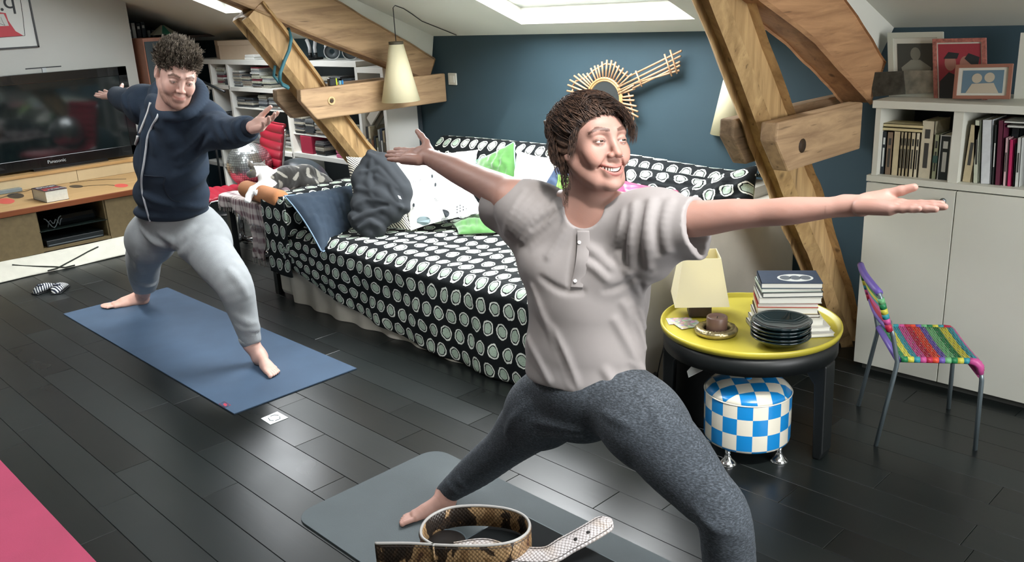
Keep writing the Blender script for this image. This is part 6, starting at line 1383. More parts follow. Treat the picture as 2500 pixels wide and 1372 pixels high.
# ================================================================== PEOPLE
def unit(v): v = np.asarray(v, float); return v/np.linalg.norm(v)
def PD(px, py, d): return W(px, py, d=d)
def pr(px_r, p): return px_r*depth(p)/F_PX
def head_frame(O, yaw, pitch, roll):
    """yaw>0 turns the face to image right, pitch>0 lifts the chin"""
    c = unit(CAM-O); r = unit(np.cross(UP, c)); r = r if r @ RT > 0 else -r; u = np.cross(c, r); u = u if u @ UP > 0 else -u
    F = math.cos(yaw)*c+math.sin(yaw)*r; X = np.cross(F, u)
    F2 = math.cos(pitch)*F+math.sin(pitch)*u; U2 = math.cos(pitch)*u-math.sin(pitch)*F
    X = unit(np.cross(F2, U2)); X2 = math.cos(roll)*X+math.sin(roll)*U2; U3 = unit(np.cross(X2, F2))
    return np.array([X2, F2, U3]).T
def head_prims(O, R, s=1.0, male=False, smile_open=True):
    L = lambda x, y, z: O+R @ (np.array([x, y, z])*s); p = []
    E_ = lambda c, r, k, op='add', Rr=None: p.append(EL(L(*c), np.array(r)*s, R if Rr is None else Rr, k*s, op))
    C_ = lambda a, b, ra, rb, k, op='add': p.append(RC(L(*a), L(*b), ra*s, rb*s, k*s, op))
    E_((0, -.018, .034 if not male else .038), (.073, .090, .070 if not male else .078), .0)
    E_((0, .028, .018), (.063, .059, .058 if not male else .062), .02)                     # forehead
    E_((0, .026, -.035), (.053 if not male else .058, .058, .070), .03)                    # mid face
    jw = .048 if male else .038
    E_((0, .030, -.075), (jw, .045, .034), .025)
    for sx in (-1, 1):
        C_((sx*.056, -.005, -.040), (sx*.030, .052, -.092), .017 if male else .013, .016 if male else .013, .025)   # jaw line
        E_((sx*.041, .058, -.024), (.021, .018, .019), .022)          # cheekbone
        E_((sx*.037, .064, -.042), (.016, .015, .015) if smile_open else (.016, .014, .016), .018)
        C_((sx*.012, .083, .022), (sx*.042, .071, .020), .009, .008, .014)    # brow ridge
    E_((0, .072, -.102), (.019, .016, .015) if not male else (.023, .018, .018), .022)
    for sx in (-1, 1): E_((sx*.031, .094, .001), (.019, .014, .012), .014, 'sub')
    C_((0, .083, .012), (0, .098, -.022), .0075, .0085, .012)          # nose bridge
    E_((0, .1035, -.033), (.0098, .010, .0085), .010)
    for sx in (-1, 1): E_((sx*.0125, .093, -.036), (.0075, .009, .0070), .006)
    for sx in (-1, 1): E_((sx*.0065, .100, -.0425), (.0033, .0042, .0028), .002, 'sub')
    # eyelids round the eyeballs
    for sx in (-1, 1):
        E_((sx*.031, .0735, .000), (.0150, .0145, .0125), .004)
        op = .0021 if not male else .0018
        for k in range(7):
            t = (k-3)/3; E_((sx*.031+t*.0098, .0885-abs(t)**2*.004, -.0012+(-.0012)*t*t*(1)), (.0036, .0060, op*(1-.55*t*t)), .0012, 'sub')
    # mouth
    def mx(t, up): # t -1..1
        y = .0875-.0205*t*t; z = -.0675+.0100*t*t; return (t*.0300, y, z)
    if smile_open:
        E_((0, .080, -.069), (.026, .013, .018), .012)
        for k in range(13):
            t = (k-6)/6; x, y, z = mx(t, 0); hh = .0066*(1-t*t)**.6+.0010; E_((x, y+.003, z-.0035*(1-t*t)), (.0042, .011, hh), .0012, 'sub')
        for k in range(12):
            t0, t1 = (k-6)/6, (k-5)/6
            for up in (1, -1):
                def q(t):
                    x, y, z = mx(t, up); g = .0062*(1-t*t)**.7; return (x*1.03, y+.0010+(.001 if up < 0 else 0), z-.0035*(1-t*t)+up*(g+.0018)+.0004)
                r0 = (.0021 if up > 0 else .0029)*(1-.55*t0*t0); r1 = (.0021 if up > 0 else .0029)*(1-.55*t1*t1); C_(q(t0), q(t1), r0, r1, .003)
    else:
        E_((0, .082, -.068), (.023, .011, .016), .012)
        for k in range(10):
            t0, t1 = (k-5)/5, (k-4)/5
            q = lambda t, dz: (t*.026, .0905-.016*t*t, -.067+.0055*t*t+dz)
            C_(q(t0, .0026), q(t1, .0026), .0022*(1-.6*t0*t0), .0022*(1-.6*t1*t1), .003); C_(q(t0, -.0032), q(t1, -.0032), .0028*(1-.6*t0*t0), .0028*(1-.6*t1*t1), .003)
        for k in range(10):
            t0, t1 = (k-5)/5, (k-4)/5; q = lambda t: (t*.029, .0945-.016*t*t, -.0672+.0062*t*t); C_(q(t0), q(t1), .0012, .0012, .001, 'sub')
    # smile folds
    for sx in (-1, 1):
        C_((sx*.0180, .087, -.040), (sx*.0365, .067, -.060), .0015, .0010, .008, 'sub')
    # ears
    for sx in (-1, 1):
        C_((sx*.073, -.012, .018), (sx*.071, -.006, -.030), .0085, .0062, .006)
        E_((sx*.079, -.016, .002), (.0055, .017, .027), .004); E_((sx*.0845, -.013, .004), (.0045, .0095, .017), .003, 'sub')
    return p, L
def limb(pts, k=.02):
    """pts: [(point, radius)...]"""
    P_ = [np.r_[np.asarray(p, float), r] for p, r in pts]; Q = [2*P_[0]-P_[1]]+P_+[2*P_[-1]-P_[-2]]; out = []
    for i in range(1, len(Q)-2):
        for j in range(5):
            t = j/5; a, b, c, d = Q[i-1:i+3]; out.append(.5*((2*b)+(-a+c)*t+(2*a-5*b+4*c-d)*t*t+(-a+3*b-3*c+d)*t**3))
    out.append(P_[-1]); n = len(out)
    return [RC(out[i][:3], out[i+1][:3], out[i][3], out[i+1][3], k if i < 3 else .003) for i in range(n-1)]
def hand_prims(Wp, D, N, S, s=1.0, curl=.12, spread=.05, thumb=(.5, .35), curls=None):
    D = unit(D); N = unit(np.asarray(N)-D*(np.asarray(N) @ D)); S = unit(np.asarray(S)-D*(np.asarray(S) @ D)-N*(np.asarray(S) @ N)); p = []; Rm = np.array([D, S, N]).T
    q = lambda a, b, c: Wp+(D*a+S*b+N*c)*s
    p.append(RC(q(-.02, 0, 0), q(.012, 0, 0), .021*s, .022*s, .01)); p.append(('bx', q(.050, -.001, -.001), np.array([.042, .038, .0125])*s, Rm, .012*s, .014, 'add'))
    p.append(EL(q(.032, .022, .008), np.array([.034, .017, .015])*s, Rm, .012)); p.append(EL(q(.045, -.024, .006), np.array([.034, .013, .012])*s, Rm, .01))
    offs = [.0285, .0095, -.0100, -.0285]; Ls = [.068, .076, .070, .055]; base = [.088, .092, .089, .081]
    for i in range(4):
        a = q(base[i]-.012, offs[i], 0); ang = 0; sp_ = spread*(1.5-i)/1.5; cu = (curls or [curl]*4)[i]; cur = a; rr = [.0093, .0086, .0078, .0066] if i < 3 else [.0083, .0075, .0068, .0058]
        segs = [.012+Ls[i]*.44, Ls[i]*.31, Ls[i]*.25]
        for k, sl in enumerate(segs):
            ang += cu*(1, 1.1, .8)[k]*(1 if k else .6); dd = unit((D*math.cos(sp_)+S*math.sin(sp_))*math.cos(ang)+N*math.sin(ang)); nx = cur+dd*sl*s
            p.append(RC(cur, nx, rr[k]*s, rr[k+1]*s, .0035 if k else .006)); cur = nx
    t0 = q(.012, .024, .004); td = unit(D*math.cos(thumb[0])+S*math.sin(thumb[0])+N*thumb[1]); t1 = t0+td*.040*s; td2 = unit(td*.9+D*.35+N*.05); t2 = t1+td2*.030*s; td3 = unit(td2+D*.1); t3 = t2+td3*.024*s
    p += [RC(t0, t1, .0135*s, .0115*s, .012), RC(t1, t2, .0108*s, .0098*s, .005), RC(t2, t3, .0098*s, .0078*s, .004)]
    return p
def foot_prims(heel, toe, ankle, s=1.0, side=1):
    """heel and toe on the floor, ankle above; side: +1 big toe on the left of heel->toe"""
    D = unit((toe-heel)*np.array([1, 1, 0])); U_ = np.array([0, 0, 1.]); S = np.cross(U_, D)*side; L_ = np.linalg.norm((toe-heel)[:2]); q = lambda a, b, c: heel*np.array([1, 1, 0])+D*a*L_+S*b*L_+U_*(c*L_)+U_*.008
    p = [EL(q(.09, 0, .095), np.array([.10, .11, .10])*L_*.95, np.array([D, S, U_]).T, .015), RC(ankle, q(.16, 0, .13), .032*s, .034*s, .03), RC(q(.14, 0, .12), q(.52, .01, .095), .11*L_, .085*L_, .02), RC(q(.15, .0, .22), q(.60, .035, .085), .09*L_, .055*L_, .02),
         RC(q(.5, .06, .06), q(.73, .086, .05), .064*L_, .058*L_, .02), RC(q(.45, -.06, .05), q(.68, -.082, .042), .055*L_, .052*L_, .02), RC(q(.45, 0, .06), q(.71, .0, .05), .062*L_, .054*L_, .02), RC(q(.12, 0, .05), q(.5, -.03, .045), .07*L_, .05*L_, .02)]
    for k, (o, ln, r) in enumerate(((.098, 1.0, .040), (.038, .985, .028), (-.010, .955, .026), (-.055, .915, .025), (-.097, .865, .026))):
        p += [RC(q(.72, o*.92, .045), q(ln-.05-r*.5, o*1.04, .044), r*L_*1.12, r*L_*.98, .003)]; p += [EL(q(ln-.035, o*1.06, .034), np.array([.044, r*1.02, r*.95])*L_, np.array([D, S, U_]).T, .0025)]
    return p
def skin_mat(name, rough=.42):
    t = NT(name); a = t.n('ShaderNodeVertexColor'); a.layer_name = 'Col'; nz = t.n('ShaderNodeTexNoise', i_Vector=t.coord('Object'), i_Scale=260.0, i_Detail=3.0); n2 = t.n('ShaderNodeTexNoise', i_Vector=t.coord('Object'), i_Scale=22.0, i_Detail=3.0)
    c = t.mix(t.ramp(n2.outputs[0], [(.35, (0, 0, 0, 1)), (.75, (.35, .35, .35, 1))]), a.outputs[0], srgb('#ac7c6c'))
    t.set(col=c, rough=rough, spec=.35, sss=.06); t.b.inputs['Subsurface Radius'].default_value = (.9, .3, .15); t.b.inputs['Subsurface Scale'].default_value = .006; t.bump(nz.outputs[0], .12, .0015); return t.m
def body_mesh(name, prims, blocks, h_low, parent, base, m, paint=None, relax_it=1):
    """one mesh: coarse field for the whole figure, fine blocks (lo,hi,h) replacing it where detail is needed"""
    pts = np.array([p[1] for p in prims if p[0] != 'pl']); lo, hi = pts.min(0)-.15, pts.max(0)+.15; lo[2] = max(lo[2], -.01)
    f = Field(lo, hi, h_low); f.run(prims); P, Q = f.mesh(); P = relax(P, Q, 1); keep = np.ones(len(P), bool)
    for (a, b, h) in blocks: keep &= ~np.all((P > np.asarray(a)+h_low*.8) & (P < np.asarray(b)-h_low*.8), axis=1)
    P, Q = cull(P, Q, keep); Vs, Qs = [P], [Q]; n = len(P)
    for (a, b, h) in blocks:
        g = Field(np.asarray(a)-h*2, np.asarray(b)+h*2, h); g.run(prims); P2, Q2 = g.mesh(); P2 = relax(P2, Q2, 1)
        k2 = np.all((P2 > np.asarray(a)) & (P2 < np.asarray(b)), axis=1); P2, Q2 = cull(P2, Q2, k2); Vs.append(P2); Qs.append(Q2+n); n += len(P2)
    V, Q = np.vstack(Vs), np.vstack(Qs); C = np.tile(np.array(srgb(base)[:3]), (len(V), 1))
    if paint: C = paint(V, C)
    return mesh_obj(name, V, Q, m, parent, smooth=True, cols=np.c_[C, np.ones(len(C))])
def box_of(prims, pad=.03):
    a = np.array([p[1] for p in prims]+[p[2] for p in prims if p[0] == 'rc']); return a.min(0)-pad, a.max(0)+pad
def face_paint(O, R, s, lip, brow, lipc, stubble=None, cheek='#c47a68', open_=True):
    def f(V, C):
        q = (V-O) @ R/s; x, y, z = q.T; inn = (np.linalg.norm(q, axis=1) < .16) & (y > .02)
        def blend(m, col, a=1.0):
            m = (np.clip(m, 0, 1)*a)[:, None]; return C*(1-m)+np.array(srgb(col)[:3])*m
        t = np.clip(abs(x)/(.0305 if open_ else .0275), 0, 1); zc = (-.0675+.0100*t*t if open_ else -.0665+.0075*t*t)-.0035*(1-t*t)*(1 if open_ else -.1); g = (.0062*(1-t*t)**.7 if open_ else .0)
        d = abs(abs(z-zc)-g-.0028); m = inn & (y > .06) & (abs(x) < (.0318 if open_ else .0285)) & (d < (.0042 if open_ else .0036)*(1.15-.7*t*t)); C[:] = blend(m.astype(float), lipc, lip)
        mm = inn & open_ & (abs(x) < .0300) & (abs(z-zc) < g*.98) & (y < .0890-.0205*t*t); C[:] = blend(mm.astype(float), '#5a2424')
        for sx in (-1, 1):
            ck = np.exp(-(((x-sx*.042)/.018)**2+((z+.032)/.016)**2))*inn; C[:] = blend(ck, cheek, .28)
            xs_ = sx*x; bz = .0225+.006*np.clip((xs_-.012)/.025, 0, 1)-.012*np.clip((xs_-.036)/.02, 0, 1)**1.3; th = .0036*np.clip(1.15-abs(xs_-.030)/.026, 0, 1)**.5+.0012
            m = inn & (y > .03) & (xs_ > .010) & (xs_ < .053) & (abs(z-bz) < th); C[:] = blend(m.astype(float)*.85, brow)
            dx = (x-sx*.031)/.0150; dzz = (z+.0005)/.0062; rr = dx*dx+dzz*dzz; m = inn & (y > .05) & (rr > .45) & (rr < 1.15) & (z > -.0045+.0); C[:] = blend(m.astype(float), brow, .55)
        ns = np.exp(-((x/.013)**2+((z+.035)/.012)**2))*inn*(y > .09); C[:] = blend(ns, cheek, .35)
        if stubble is not None:
            m = inn*np.clip((-.042-z)/.02, 0, 1)*np.clip((y-.0)/.03, 0, 1); m2 = inn*np.exp(-((z+.053)/.009)**2)*(abs(x) < .034)*(y > .05); m = np.maximum(m*(1-np.exp(-((x/.026)**2+((z+.067)/.010)**2))), m2*.8)
            nzz = .75+.25*np.sin(x*1900)*np.sin(z*2100); C[:] = blend(m*nzz, stubble, .78)
        return C
    return f
def eyes(O, R, s, parent, iris, look=(0, 0)):
    for sx in (-1, 1):
        c = O+R @ (np.array([sx*.031, .0735, -.0008])*s); e = B().sphere(tuple(c), .0131*s, 14).build('eyeball', M('eye_white', '#cfc6c0', .15, coat=.5), parent)
        d = R @ unit([look[0], 1, look[1]]); B().lathe([(.001, .0002), (.0058*s, -.0010*s), (.0060*s, -.0016*s), (.001, -.002*s)], tuple(c+d*.0130*s), 20, tuple(d), cap=False).build('iris', M('iris_%s' % iris.strip('#'), iris, .1, coat=.6), e)
        B().lathe([(.0001, .0005*s), (.0026*s, .0001*s), (.0026*s, -.001*s)], tuple(c+d*.0131*s), 16, tuple(d), cap=False).build('pupil', M('pupil', '#0a0706', .1), e)
def strands(name, paths, radii, m, parent, n=3):
    """many tapered strands in one mesh; paths (k,j,3)"""
    P = np.asarray(paths); K, J = P.shape[:2]; T = np.gradient(P, axis=1); T /= np.linalg.norm(T, axis=2)[..., None]+1e-9; ref = np.array([.31, .52, .8]); A = np.cross(T, ref); A /= np.linalg.norm(A, axis=2)[..., None]+1e-9; Bv = np.cross(T, A)
    r = np.asarray(radii)[:, None]*np.linspace(1, .12, J)[None, :]**.7; V = np.stack([P+(A*math.cos(2*math.pi*k/n)+Bv*math.sin(2*math.pi*k/n))*r[..., None] for k in range(n)], 2).reshape(-1, 3)
    idx = np.arange(K*J*n).reshape(K, J, n); Q = []
    for k in range(n): Q.append(np.stack([idx[:, :-1, k], idx[:, :-1, (k+1) % n], idx[:, 1:, (k+1) % n], idx[:, 1:, k]], -1).reshape(-1, 4))
    return mesh_obj(name, V, np.vstack(Q), m, parent, smooth=True)
def hair_mat(name, c1, c2):
    t = NT(name); nz = t.n('ShaderNodeTexNoise', i_Vector=t.coord('Object', (1, 1, 1)), i_Scale=90.0, i_Detail=3.0); t.set(col=t.ramp(nz.outputs[0], [(.35, srgb(c1)), (.68, srgb(c2))]), rough=.55, spec=.3); return t.m
def _crease(f, lines, r, k, op, off, t0):
    out = []
    for ln in lines:
        pp_ = spline([np.array([x, y, 0.]) for x, y in ln[:-1]], 4); pts = [f.hit(x, y, t0) for x, y, _ in pp_]; pts = [p for p in pts if p is not None]; rr = ln[-1]*r
        for _ in range(3): pts = [pts[0]]+[(pts[i-1]+2*pts[i]+pts[i+1])/4 for i in range(1, len(pts)-1)]+[pts[-1]] if len(pts) > 2 else pts
        if len(pts) < 4: continue
        n = len(pts); rad = [rr*(.10+.90*math.sin(math.pi*(i+.3)/(n-.4))**.8) if 0 < (i+.3)/(n-.4) < 1 else rr*.1 for i in range(n)]
        pts = [p+unit(p-CAM)*(rr*off+(rr-q)*.9*(1 if off > 0 else -1)) for p, q in zip(pts, rad)]; out += chain(pts, rad, k, op)
    return out
def fold_prims(f, lines, r=.007, k=.022, depth_=.35, t0=1.0): return _crease(f, lines, r, k, 'add', depth_, t0)
def groove_prims(f, lines, r=.006, k=.018): return _crease(f, lines, r, k, 'sub', -.35, 1.0)
# ------------------------------------------------------------------ THE WOMAN
def Y(px, py, y): return W(px, py, y=y)
wo = empty('person', 'person in pale grey henley shirt and grey leggings lunging with both arms out', 'person', (-1.45, 1.65, 0))
sW, nW, zW = np.array([.87, .49, 0]), np.array([.49, -.87, 0]), np.array([0, 0, 1.]); RW = np.array([sW, nW, zW]).T
HO = Y(1446, 352, 1.665); HO = HO; HRm = head_frame(HO, R_(33), R_(6), R_(-2)); HS = 1.03
hp, HL = head_prims(HO, HRm, HS, False, True)
neckb = Y(1440, 545, 1.68)
body = []
body += [RC(HL(0, -.022, -.06), neckb+np.array([0, 0, .01]), .052, .056, .03), RC(HL(0, .02, -.075), neckb+nW*.03, .030, .034, .03)]
# collar bones and throat
body += [RC(neckb+nW*.052+np.array([0, 0, -.01]), Y(1570, 515, 1.70)+nW*.02, .010, .012, .02), RC(neckb+nW*.052+np.array([0, 0, -.01]), Y(1330, 510, 1.62)+nW*.02, .010, .012, .02)]
chest = Y(1440, 660, 1.68); waist = Y(1440, 845, 1.68); pel = Y(1438, 950, 1.68)
body += [EL(chest, (.135, .085, .15), RW, .05), RC(chest, waist, .10, .095, .04), EL(pel, (.145, .10, .09), RW, .05), RC(Y(1560, 530, 1.71), Y(1320, 515, 1.63), .055, .055, .04), RC(neckb, Y(1545, 520, 1.70), .045, .045, .03), RC(neckb, Y(1335, 510, 1.64), .045, .045, .03)]
shL, elL, wrL = Y(1600, 528, 1.71), Y(1862, 520, 1.735), Y(2072, 503, 1.76)
shR, elR, wrR = Y(1280, 498, 1.61), Y(1140, 428, 1.635), Y(1046, 384, 1.66)
armL = limb([(shL, pr(48, shL)), (Y(1700, 534, 1.715), pr(43, shL)), (Y(1790, 524, 1.725), pr(39, elL)), (elL, pr(33, elL)), (Y(1930, 515, 1.74), pr(33, elL)), (Y(2010, 508, 1.75), pr(27, wrL)), (wrL, pr(23, wrL))])
armR = limb([(shR, pr(50, shR)), (Y(1225, 470, 1.62), pr(46, shR)), (Y(1180, 447, 1.63), pr(39, shR)), (elR, pr(33, elR)), (Y(1105, 410, 1.645), pr(31, elR)), (wrR, pr(19, wrR))])
body += armL+armR
hL = hand_prims(wrL+unit(Y(2100, 500, 1.765)-wrL)*.012, Y(2320, 510, 1.765)-wrL, (0.0, .02, 1.0), (0, 1, 0), 1.04, curl=.0, spread=.02, thumb=(.25, .34), curls=[.02, 0, -.01, .03])
hR = hand_prims(wrR, Y(950, 376, 1.63)-wrR, (0, -.35, .94), (0, .80, .55), 1.0, curl=.0, spread=.02, thumb=(.75, .55))
hipL, knL = Y(1535, 992, 1.685), Y(1766, 1262, 1.585); anL = np.array([-.935, 1.605, .085]); hipR, knR, anR = Y(1345, 985, 1.665), Y(1234, 1090, 1.70), Y(1088, 1207, 1.715)
LGL = [(hipL, pr(92, hipL)), (Y(1640, 1110, 1.64), pr(86, hipL)), (Y(1712, 1195, 1.61), pr(77, knL)), (knL, pr(66, knL)), ((knL*.62+anL*.38)-nW*.02, .062), (anL+np.array([0, 0, .03]), .042)]
legL = limb([(p, r-.014) for p, r in LGL]+[(anL, .030)])
LGR = [(hipR, pr(90, hipR)), (Y(1285, 1040, 1.685), pr(74, hipR)), (knR, pr(52, knR)), (Y(1165, 1146, 1.72), pr(46, knR)), (Y(1105, 1192, 1.715), pr(30, anR)), (anR+unit(anR-knR)*.004, pr(26, anR))]
legR = limb([(p, r-.007) for p, r in LGR])
heelR, toeR = W(1108, 1236, z=0), W(972, 1284, z=0); heelR = heelR; ftR = foot_prims(heelR, toeR, anR, 1.0, side=1)
heelL, toeL = np.array([-.965, 1.62, 0]), np.array([-.74, 1.60, 0]); ftL = foot_prims(heelL, toeL, anL, 1.0, side=-1)
body += legL+legR+hL+hR+ftR+ftL
bb = lambda pr_, pad: box_of(pr_, pad)
hl, hh_ = HO-np.array([.17, .17, .235]), HO+np.array([.15, .15, .16])
SKW = skin_mat('skin_woman', .48)
body_mesh('body', body+hp, [(hl, hh_, .0020), (*bb(hL, .028), .0024), (*bb(hR, .024), .0028), (*bb(ftR, .03), .0022)], .0075, wo, '#a98377', SKW, face_paint(HO, HRm, HS, .75, '#2f1f1a', '#a65f5b', open_=True))
eyes(HO, HRm, HS, wo, '#4a3424', look=(-.16, .0))
# teeth: upper row
b = B(); 
for k in range(10):
    t = (k-4.5)/5.2; w_ = .0024+.0005*(abs(t) < .3); c = HL(t*.0262, .0835-.0175*t*t, -.0675+.0090*t*t-.0012); b.box(tuple(c), (w_*2.0, .004, .0080*(1-.30*abs(t))), R=Matrix(tuple(tuple(float(v) for v in row) for row in HRm)))
b.build('teeth', M('teeth', '#e9e2d6', .2, coat=.5), wo, bevel=.0008)
# nose stud
B().sphere(tuple(HL(.0150*-1, .100, -.0385)), .0016, 6).build('nose_stud', CHROME, wo)
HM = hair_mat('hair_brown', '#1f1613', '#574033')
# hair volume
def hair_cap(c, r, plane_n, plane_c, extra, h, s, O, R, lo, hi, L):
    f = Field(lo, hi, h); f.run([EL(L(*c), np.array(r)*s, R, .01)]+extra); f.do(('pl', L(*plane_c), -(R @ unit(plane_n)), .012)); return f
lo, hi = HO-.19, HO+.19
extra = [EL(HL(.030, -.085, .058), np.array([.046, .042, .036])*HS, HRm, .02), EL(HL(0, -.085, .0), np.array([.06, .05, .07])*HS, HRm, .03), EL(HL(.066, -.035, -.005), np.array([.026, .045, .050])*HS, HRm, .02), EL(HL(-.064, -.015, .012), np.array([.024, .040, .045])*HS, HRm, .02), EL(HL(.052, .02, .046), np.array([.028, .040, .024])*HS, HRm, .02)]
f = hair_cap((0, -.020, .037), (.079, .095, .074), (0, -.74, .67), (0, .080, .064), extra, .003, HS, HO, HRm, lo, hi, HL)
X_, Y_, Z_ = np.meshgrid(*f.ax, indexing='ij', sparse=True); qx = (X_-HO[0])*HRm[0, 0]+(Y_-HO[1])*HRm[1, 0]+(Z_-HO[2])*HRm[2, 0]; qy = (X_-HO[0])*HRm[0, 1]+(Y_-HO[1])*HRm[1, 1]+(Z_-HO[2])*HRm[2, 1]; qz = (X_-HO[0])*HRm[0, 2]+(Y_-HO[1])*HRm[1, 2]+(Z_-HO[2])*HRm[2, 2]
f.F += ((.0020*np.sin(qx*260+8*np.sin(qy*38)+5*np.sin(qz*45))+.002*np.sin(qx*120+qz*90+4*np.sin(qy*30)))*np.clip((.05-qy)/.06, 0, 1)).astype(np.float32)
P, Q = f.mesh(); hair = mesh_obj('hair', P, Q, HM, wo, smooth=True)
# strands combed back to the knot
rg = np.random.default_rng(11); K = 4600; J = 14; paths = np.zeros((K, J, 3)); rad = np.zeros(K)
def capf(d, lift): # point on the cap ellipsoid in direction d (local)
    c = np.array([0, -.020, .037]); r = np.array([.079, .095, .074]); d = d/np.linalg.norm(d); t = 1/np.sqrt(((d/r)**2).sum()); return c+d*(t+lift)
knot = unit(np.array([.25, -.62, .55]))
for i in range(K):
    a = rg.uniform(0, 2*math.pi); e0 = rg.uniform(.15, 1.25)
    d0 = np.array([math.sin(a)*math.cos(e0), math.cos(a)*math.cos(e0), math.sin(e0)]) ; 
    pv = lambda d: -.74*(capf(d, 0)[1]-.080)+.67*(capf(d, 0)[2]-.064)
    for _ in range(12):
        v_ = pv(d0)
        if v_ < .001: d0 = unit(d0+np.array([0, -.06, .07]))
        elif v_ > .012 and i % 2: d0 = unit(d0+np.array([0, .07, -.05]))
        else: break
    lift = rg.uniform(.000, .012); wv = rg.uniform(.0, .55); ph = rg.uniform(0, 6.28); q_ = unit(d0)
    for j in range(J):
        t = j/(J-1); d = unit(q_*(1-t*.85)+knot*(t*.85)+.045*math.sin(6*t+ph)*np.array([1, .3, -.6])*(.3+wv*2)); p = capf(d, lift+.010*math.sin(math.pi*t)*rg.uniform(.8, 1.2)*wv*1.8); paths[i, j] = HO+HRm @ (p*HS)
    rad[i] = rg.uniform(.0006, .0013)
o = strands('hair_strands', paths, rad, HM, hair); o['kind'] = 'stuff'
# loose locks: pixel-guided
locks = [([(1372, 300), (1352, 330), (1346, 365), (1356, 395), (1366, 425)], 57, .010), ([(1385, 290), (1366, 330), (1362, 372), (1372, 410), (1384, 440), (1382, 470)], 49, .010), ([(1410, 262), (1380, 285), (1352, 310), (1347, 340)], 49, .012), ([(1505, 256), (1530, 278), (1544, 310), (1543, 345)], 83, .007), ([(1498, 256), (1524, 275), (1536, 300), (1538, 330)], 68, .005),
         ([(1400, 290), (1385, 262), (1400, 238), (1425, 236), (1435, 258), (1418, 275)], 49, .007), ([(1425, 262), (1440, 240), (1470, 238), (1505, 256), (1535, 285)], 76, .008), ([(1450, 250), (1490, 252), (1520, 268), (1542, 300)], 57, .007), ([(1440, 268), (1480, 258), (1515, 270), (1533, 288)], 57, .006), ([(1405, 300), (1392, 340), (1388, 375)], 41, .008), ([(1378, 400), (1374, 440), (1383, 480), (1380, 505)], 19, .006), ([(1395, 250), (1355, 285), (1345, 320), (1352, 350)], 41, .010),
         ([(1430, 275), (1405, 320), (1398, 350), (1392, 385)], 53, .007)]
pp, rr = [], []
for li, (pts, n_, spr) in enumerate(locks):
    d_ = depth(HO)-(.055 if li in (3, 4, 7, 8, 6) else (.075 if li == 12 else .02)); base_ = spline([PD(x, y, d_-(.02 if li in (6, 7, 8) else 0)) for x, y in pts], 6)
    base_ = base_[np.linspace(0, len(base_)-1, J).astype(int)]
    for _ in range(n_):
        off = rg.normal(size=3)*spr*.5; o2 = rg.normal(size=3)*spr*.5; t = np.linspace(0, 1, J)[:, None]; pp.append(base_+off*(1-t*.4)+o2*t+.003*np.sin(t*9+rg.uniform(0, 6))*rg.normal(size=3)); rr.append(rg.uniform(.0006, .0012))
for _ in range(60):   # flyaways
    d = unit(rg.normal(size=3)+np.array([0, -.3, .6])); p0 = HL(*capf(d, 0)); v_ = unit(rg.normal(size=3)); t = np.linspace(0, 1, J)[:, None]; pp.append(p0+(HRm @ d)*t*.022+v_*t*t*.03); rr.append(.0003)
o = strands('hair_locks', pp, rr, HM, hair); o['kind'] = 'stuff'
# leggings
LEG = NT('heather_leggings'); nz = LEG.n('ShaderNodeTexNoise', i_Vector=LEG.coord('Object', (140, 140, 420)), i_Scale=1.0, i_Detail=3.0); n2 = LEG.n('ShaderNodeTexNoise', i_Vector=LEG.coord('Object'), i_Scale=900.0, i_Detail=1.0)
LEG.set(col=LEG.ramp(LEG.math('ADD', LEG.math('MULTIPLY', nz.outputs[0], .7), LEG.math('MULTIPLY', n2.outputs[0], .3)), [(.34, srgb('#22272b')), (.52, srgb('#3e444b')), (.66, srgb('#5c626a'))]), rough=.9); LEG.bump(nz.outputs[0], .2, .002); LEG = LEG.m
lg = []
lg += [EL(Y(1438, 948, 1.68), (.158, .112, .105), RW, .03), RC(Y(1440, 925, 1.68), Y(1440, 905, 1.68), .118, .112, .04), EL(Y(1440, 985, 1.72), (.125, .10, .09), RW, .05)]
lg += limb(LGL, .045)
lg += limb(LGR, .035)
lg += [EL(Y(1415, 1015, 1.66), (.085, .075, .07), RW, .05)]
pts = np.array([p[1] for p in lg]); f = Field(pts.min(0)-.16, pts.max(0)+.15, .0065); f.run(lg)
fl_ = fold_prims(f, [((1560, 960), (1600, 1000), (1620, 1060), .7), ((1300, 985), (1255, 1020), (1235, 1060), .8), ((1330, 1060), (1380, 1058), (1420, 1066), .8), ((1310, 1030), (1360, 1040), (1410, 1050), .7), ((1120, 1170), (1135, 1185), .5), ((1095, 1180), (1112, 1200), .5), ((1700, 1240), (1740, 1290), (1800, 1300), .7), ((1480, 1010), (1540, 1040), .6)], .008, .025)
f.fold(fl_, .022); f.do(('pl', anR+unit(anR-knR)*.010, unit(anR-knR), .002)); f.do(('pl', np.array([0, 0, .105]), np.array([0, 0, -1.]), .001)) if False else None
P, Q = f.mesh(); mesh_obj('leggings', relax(P, Q, 1), Q, LEG, wo, smooth=True)
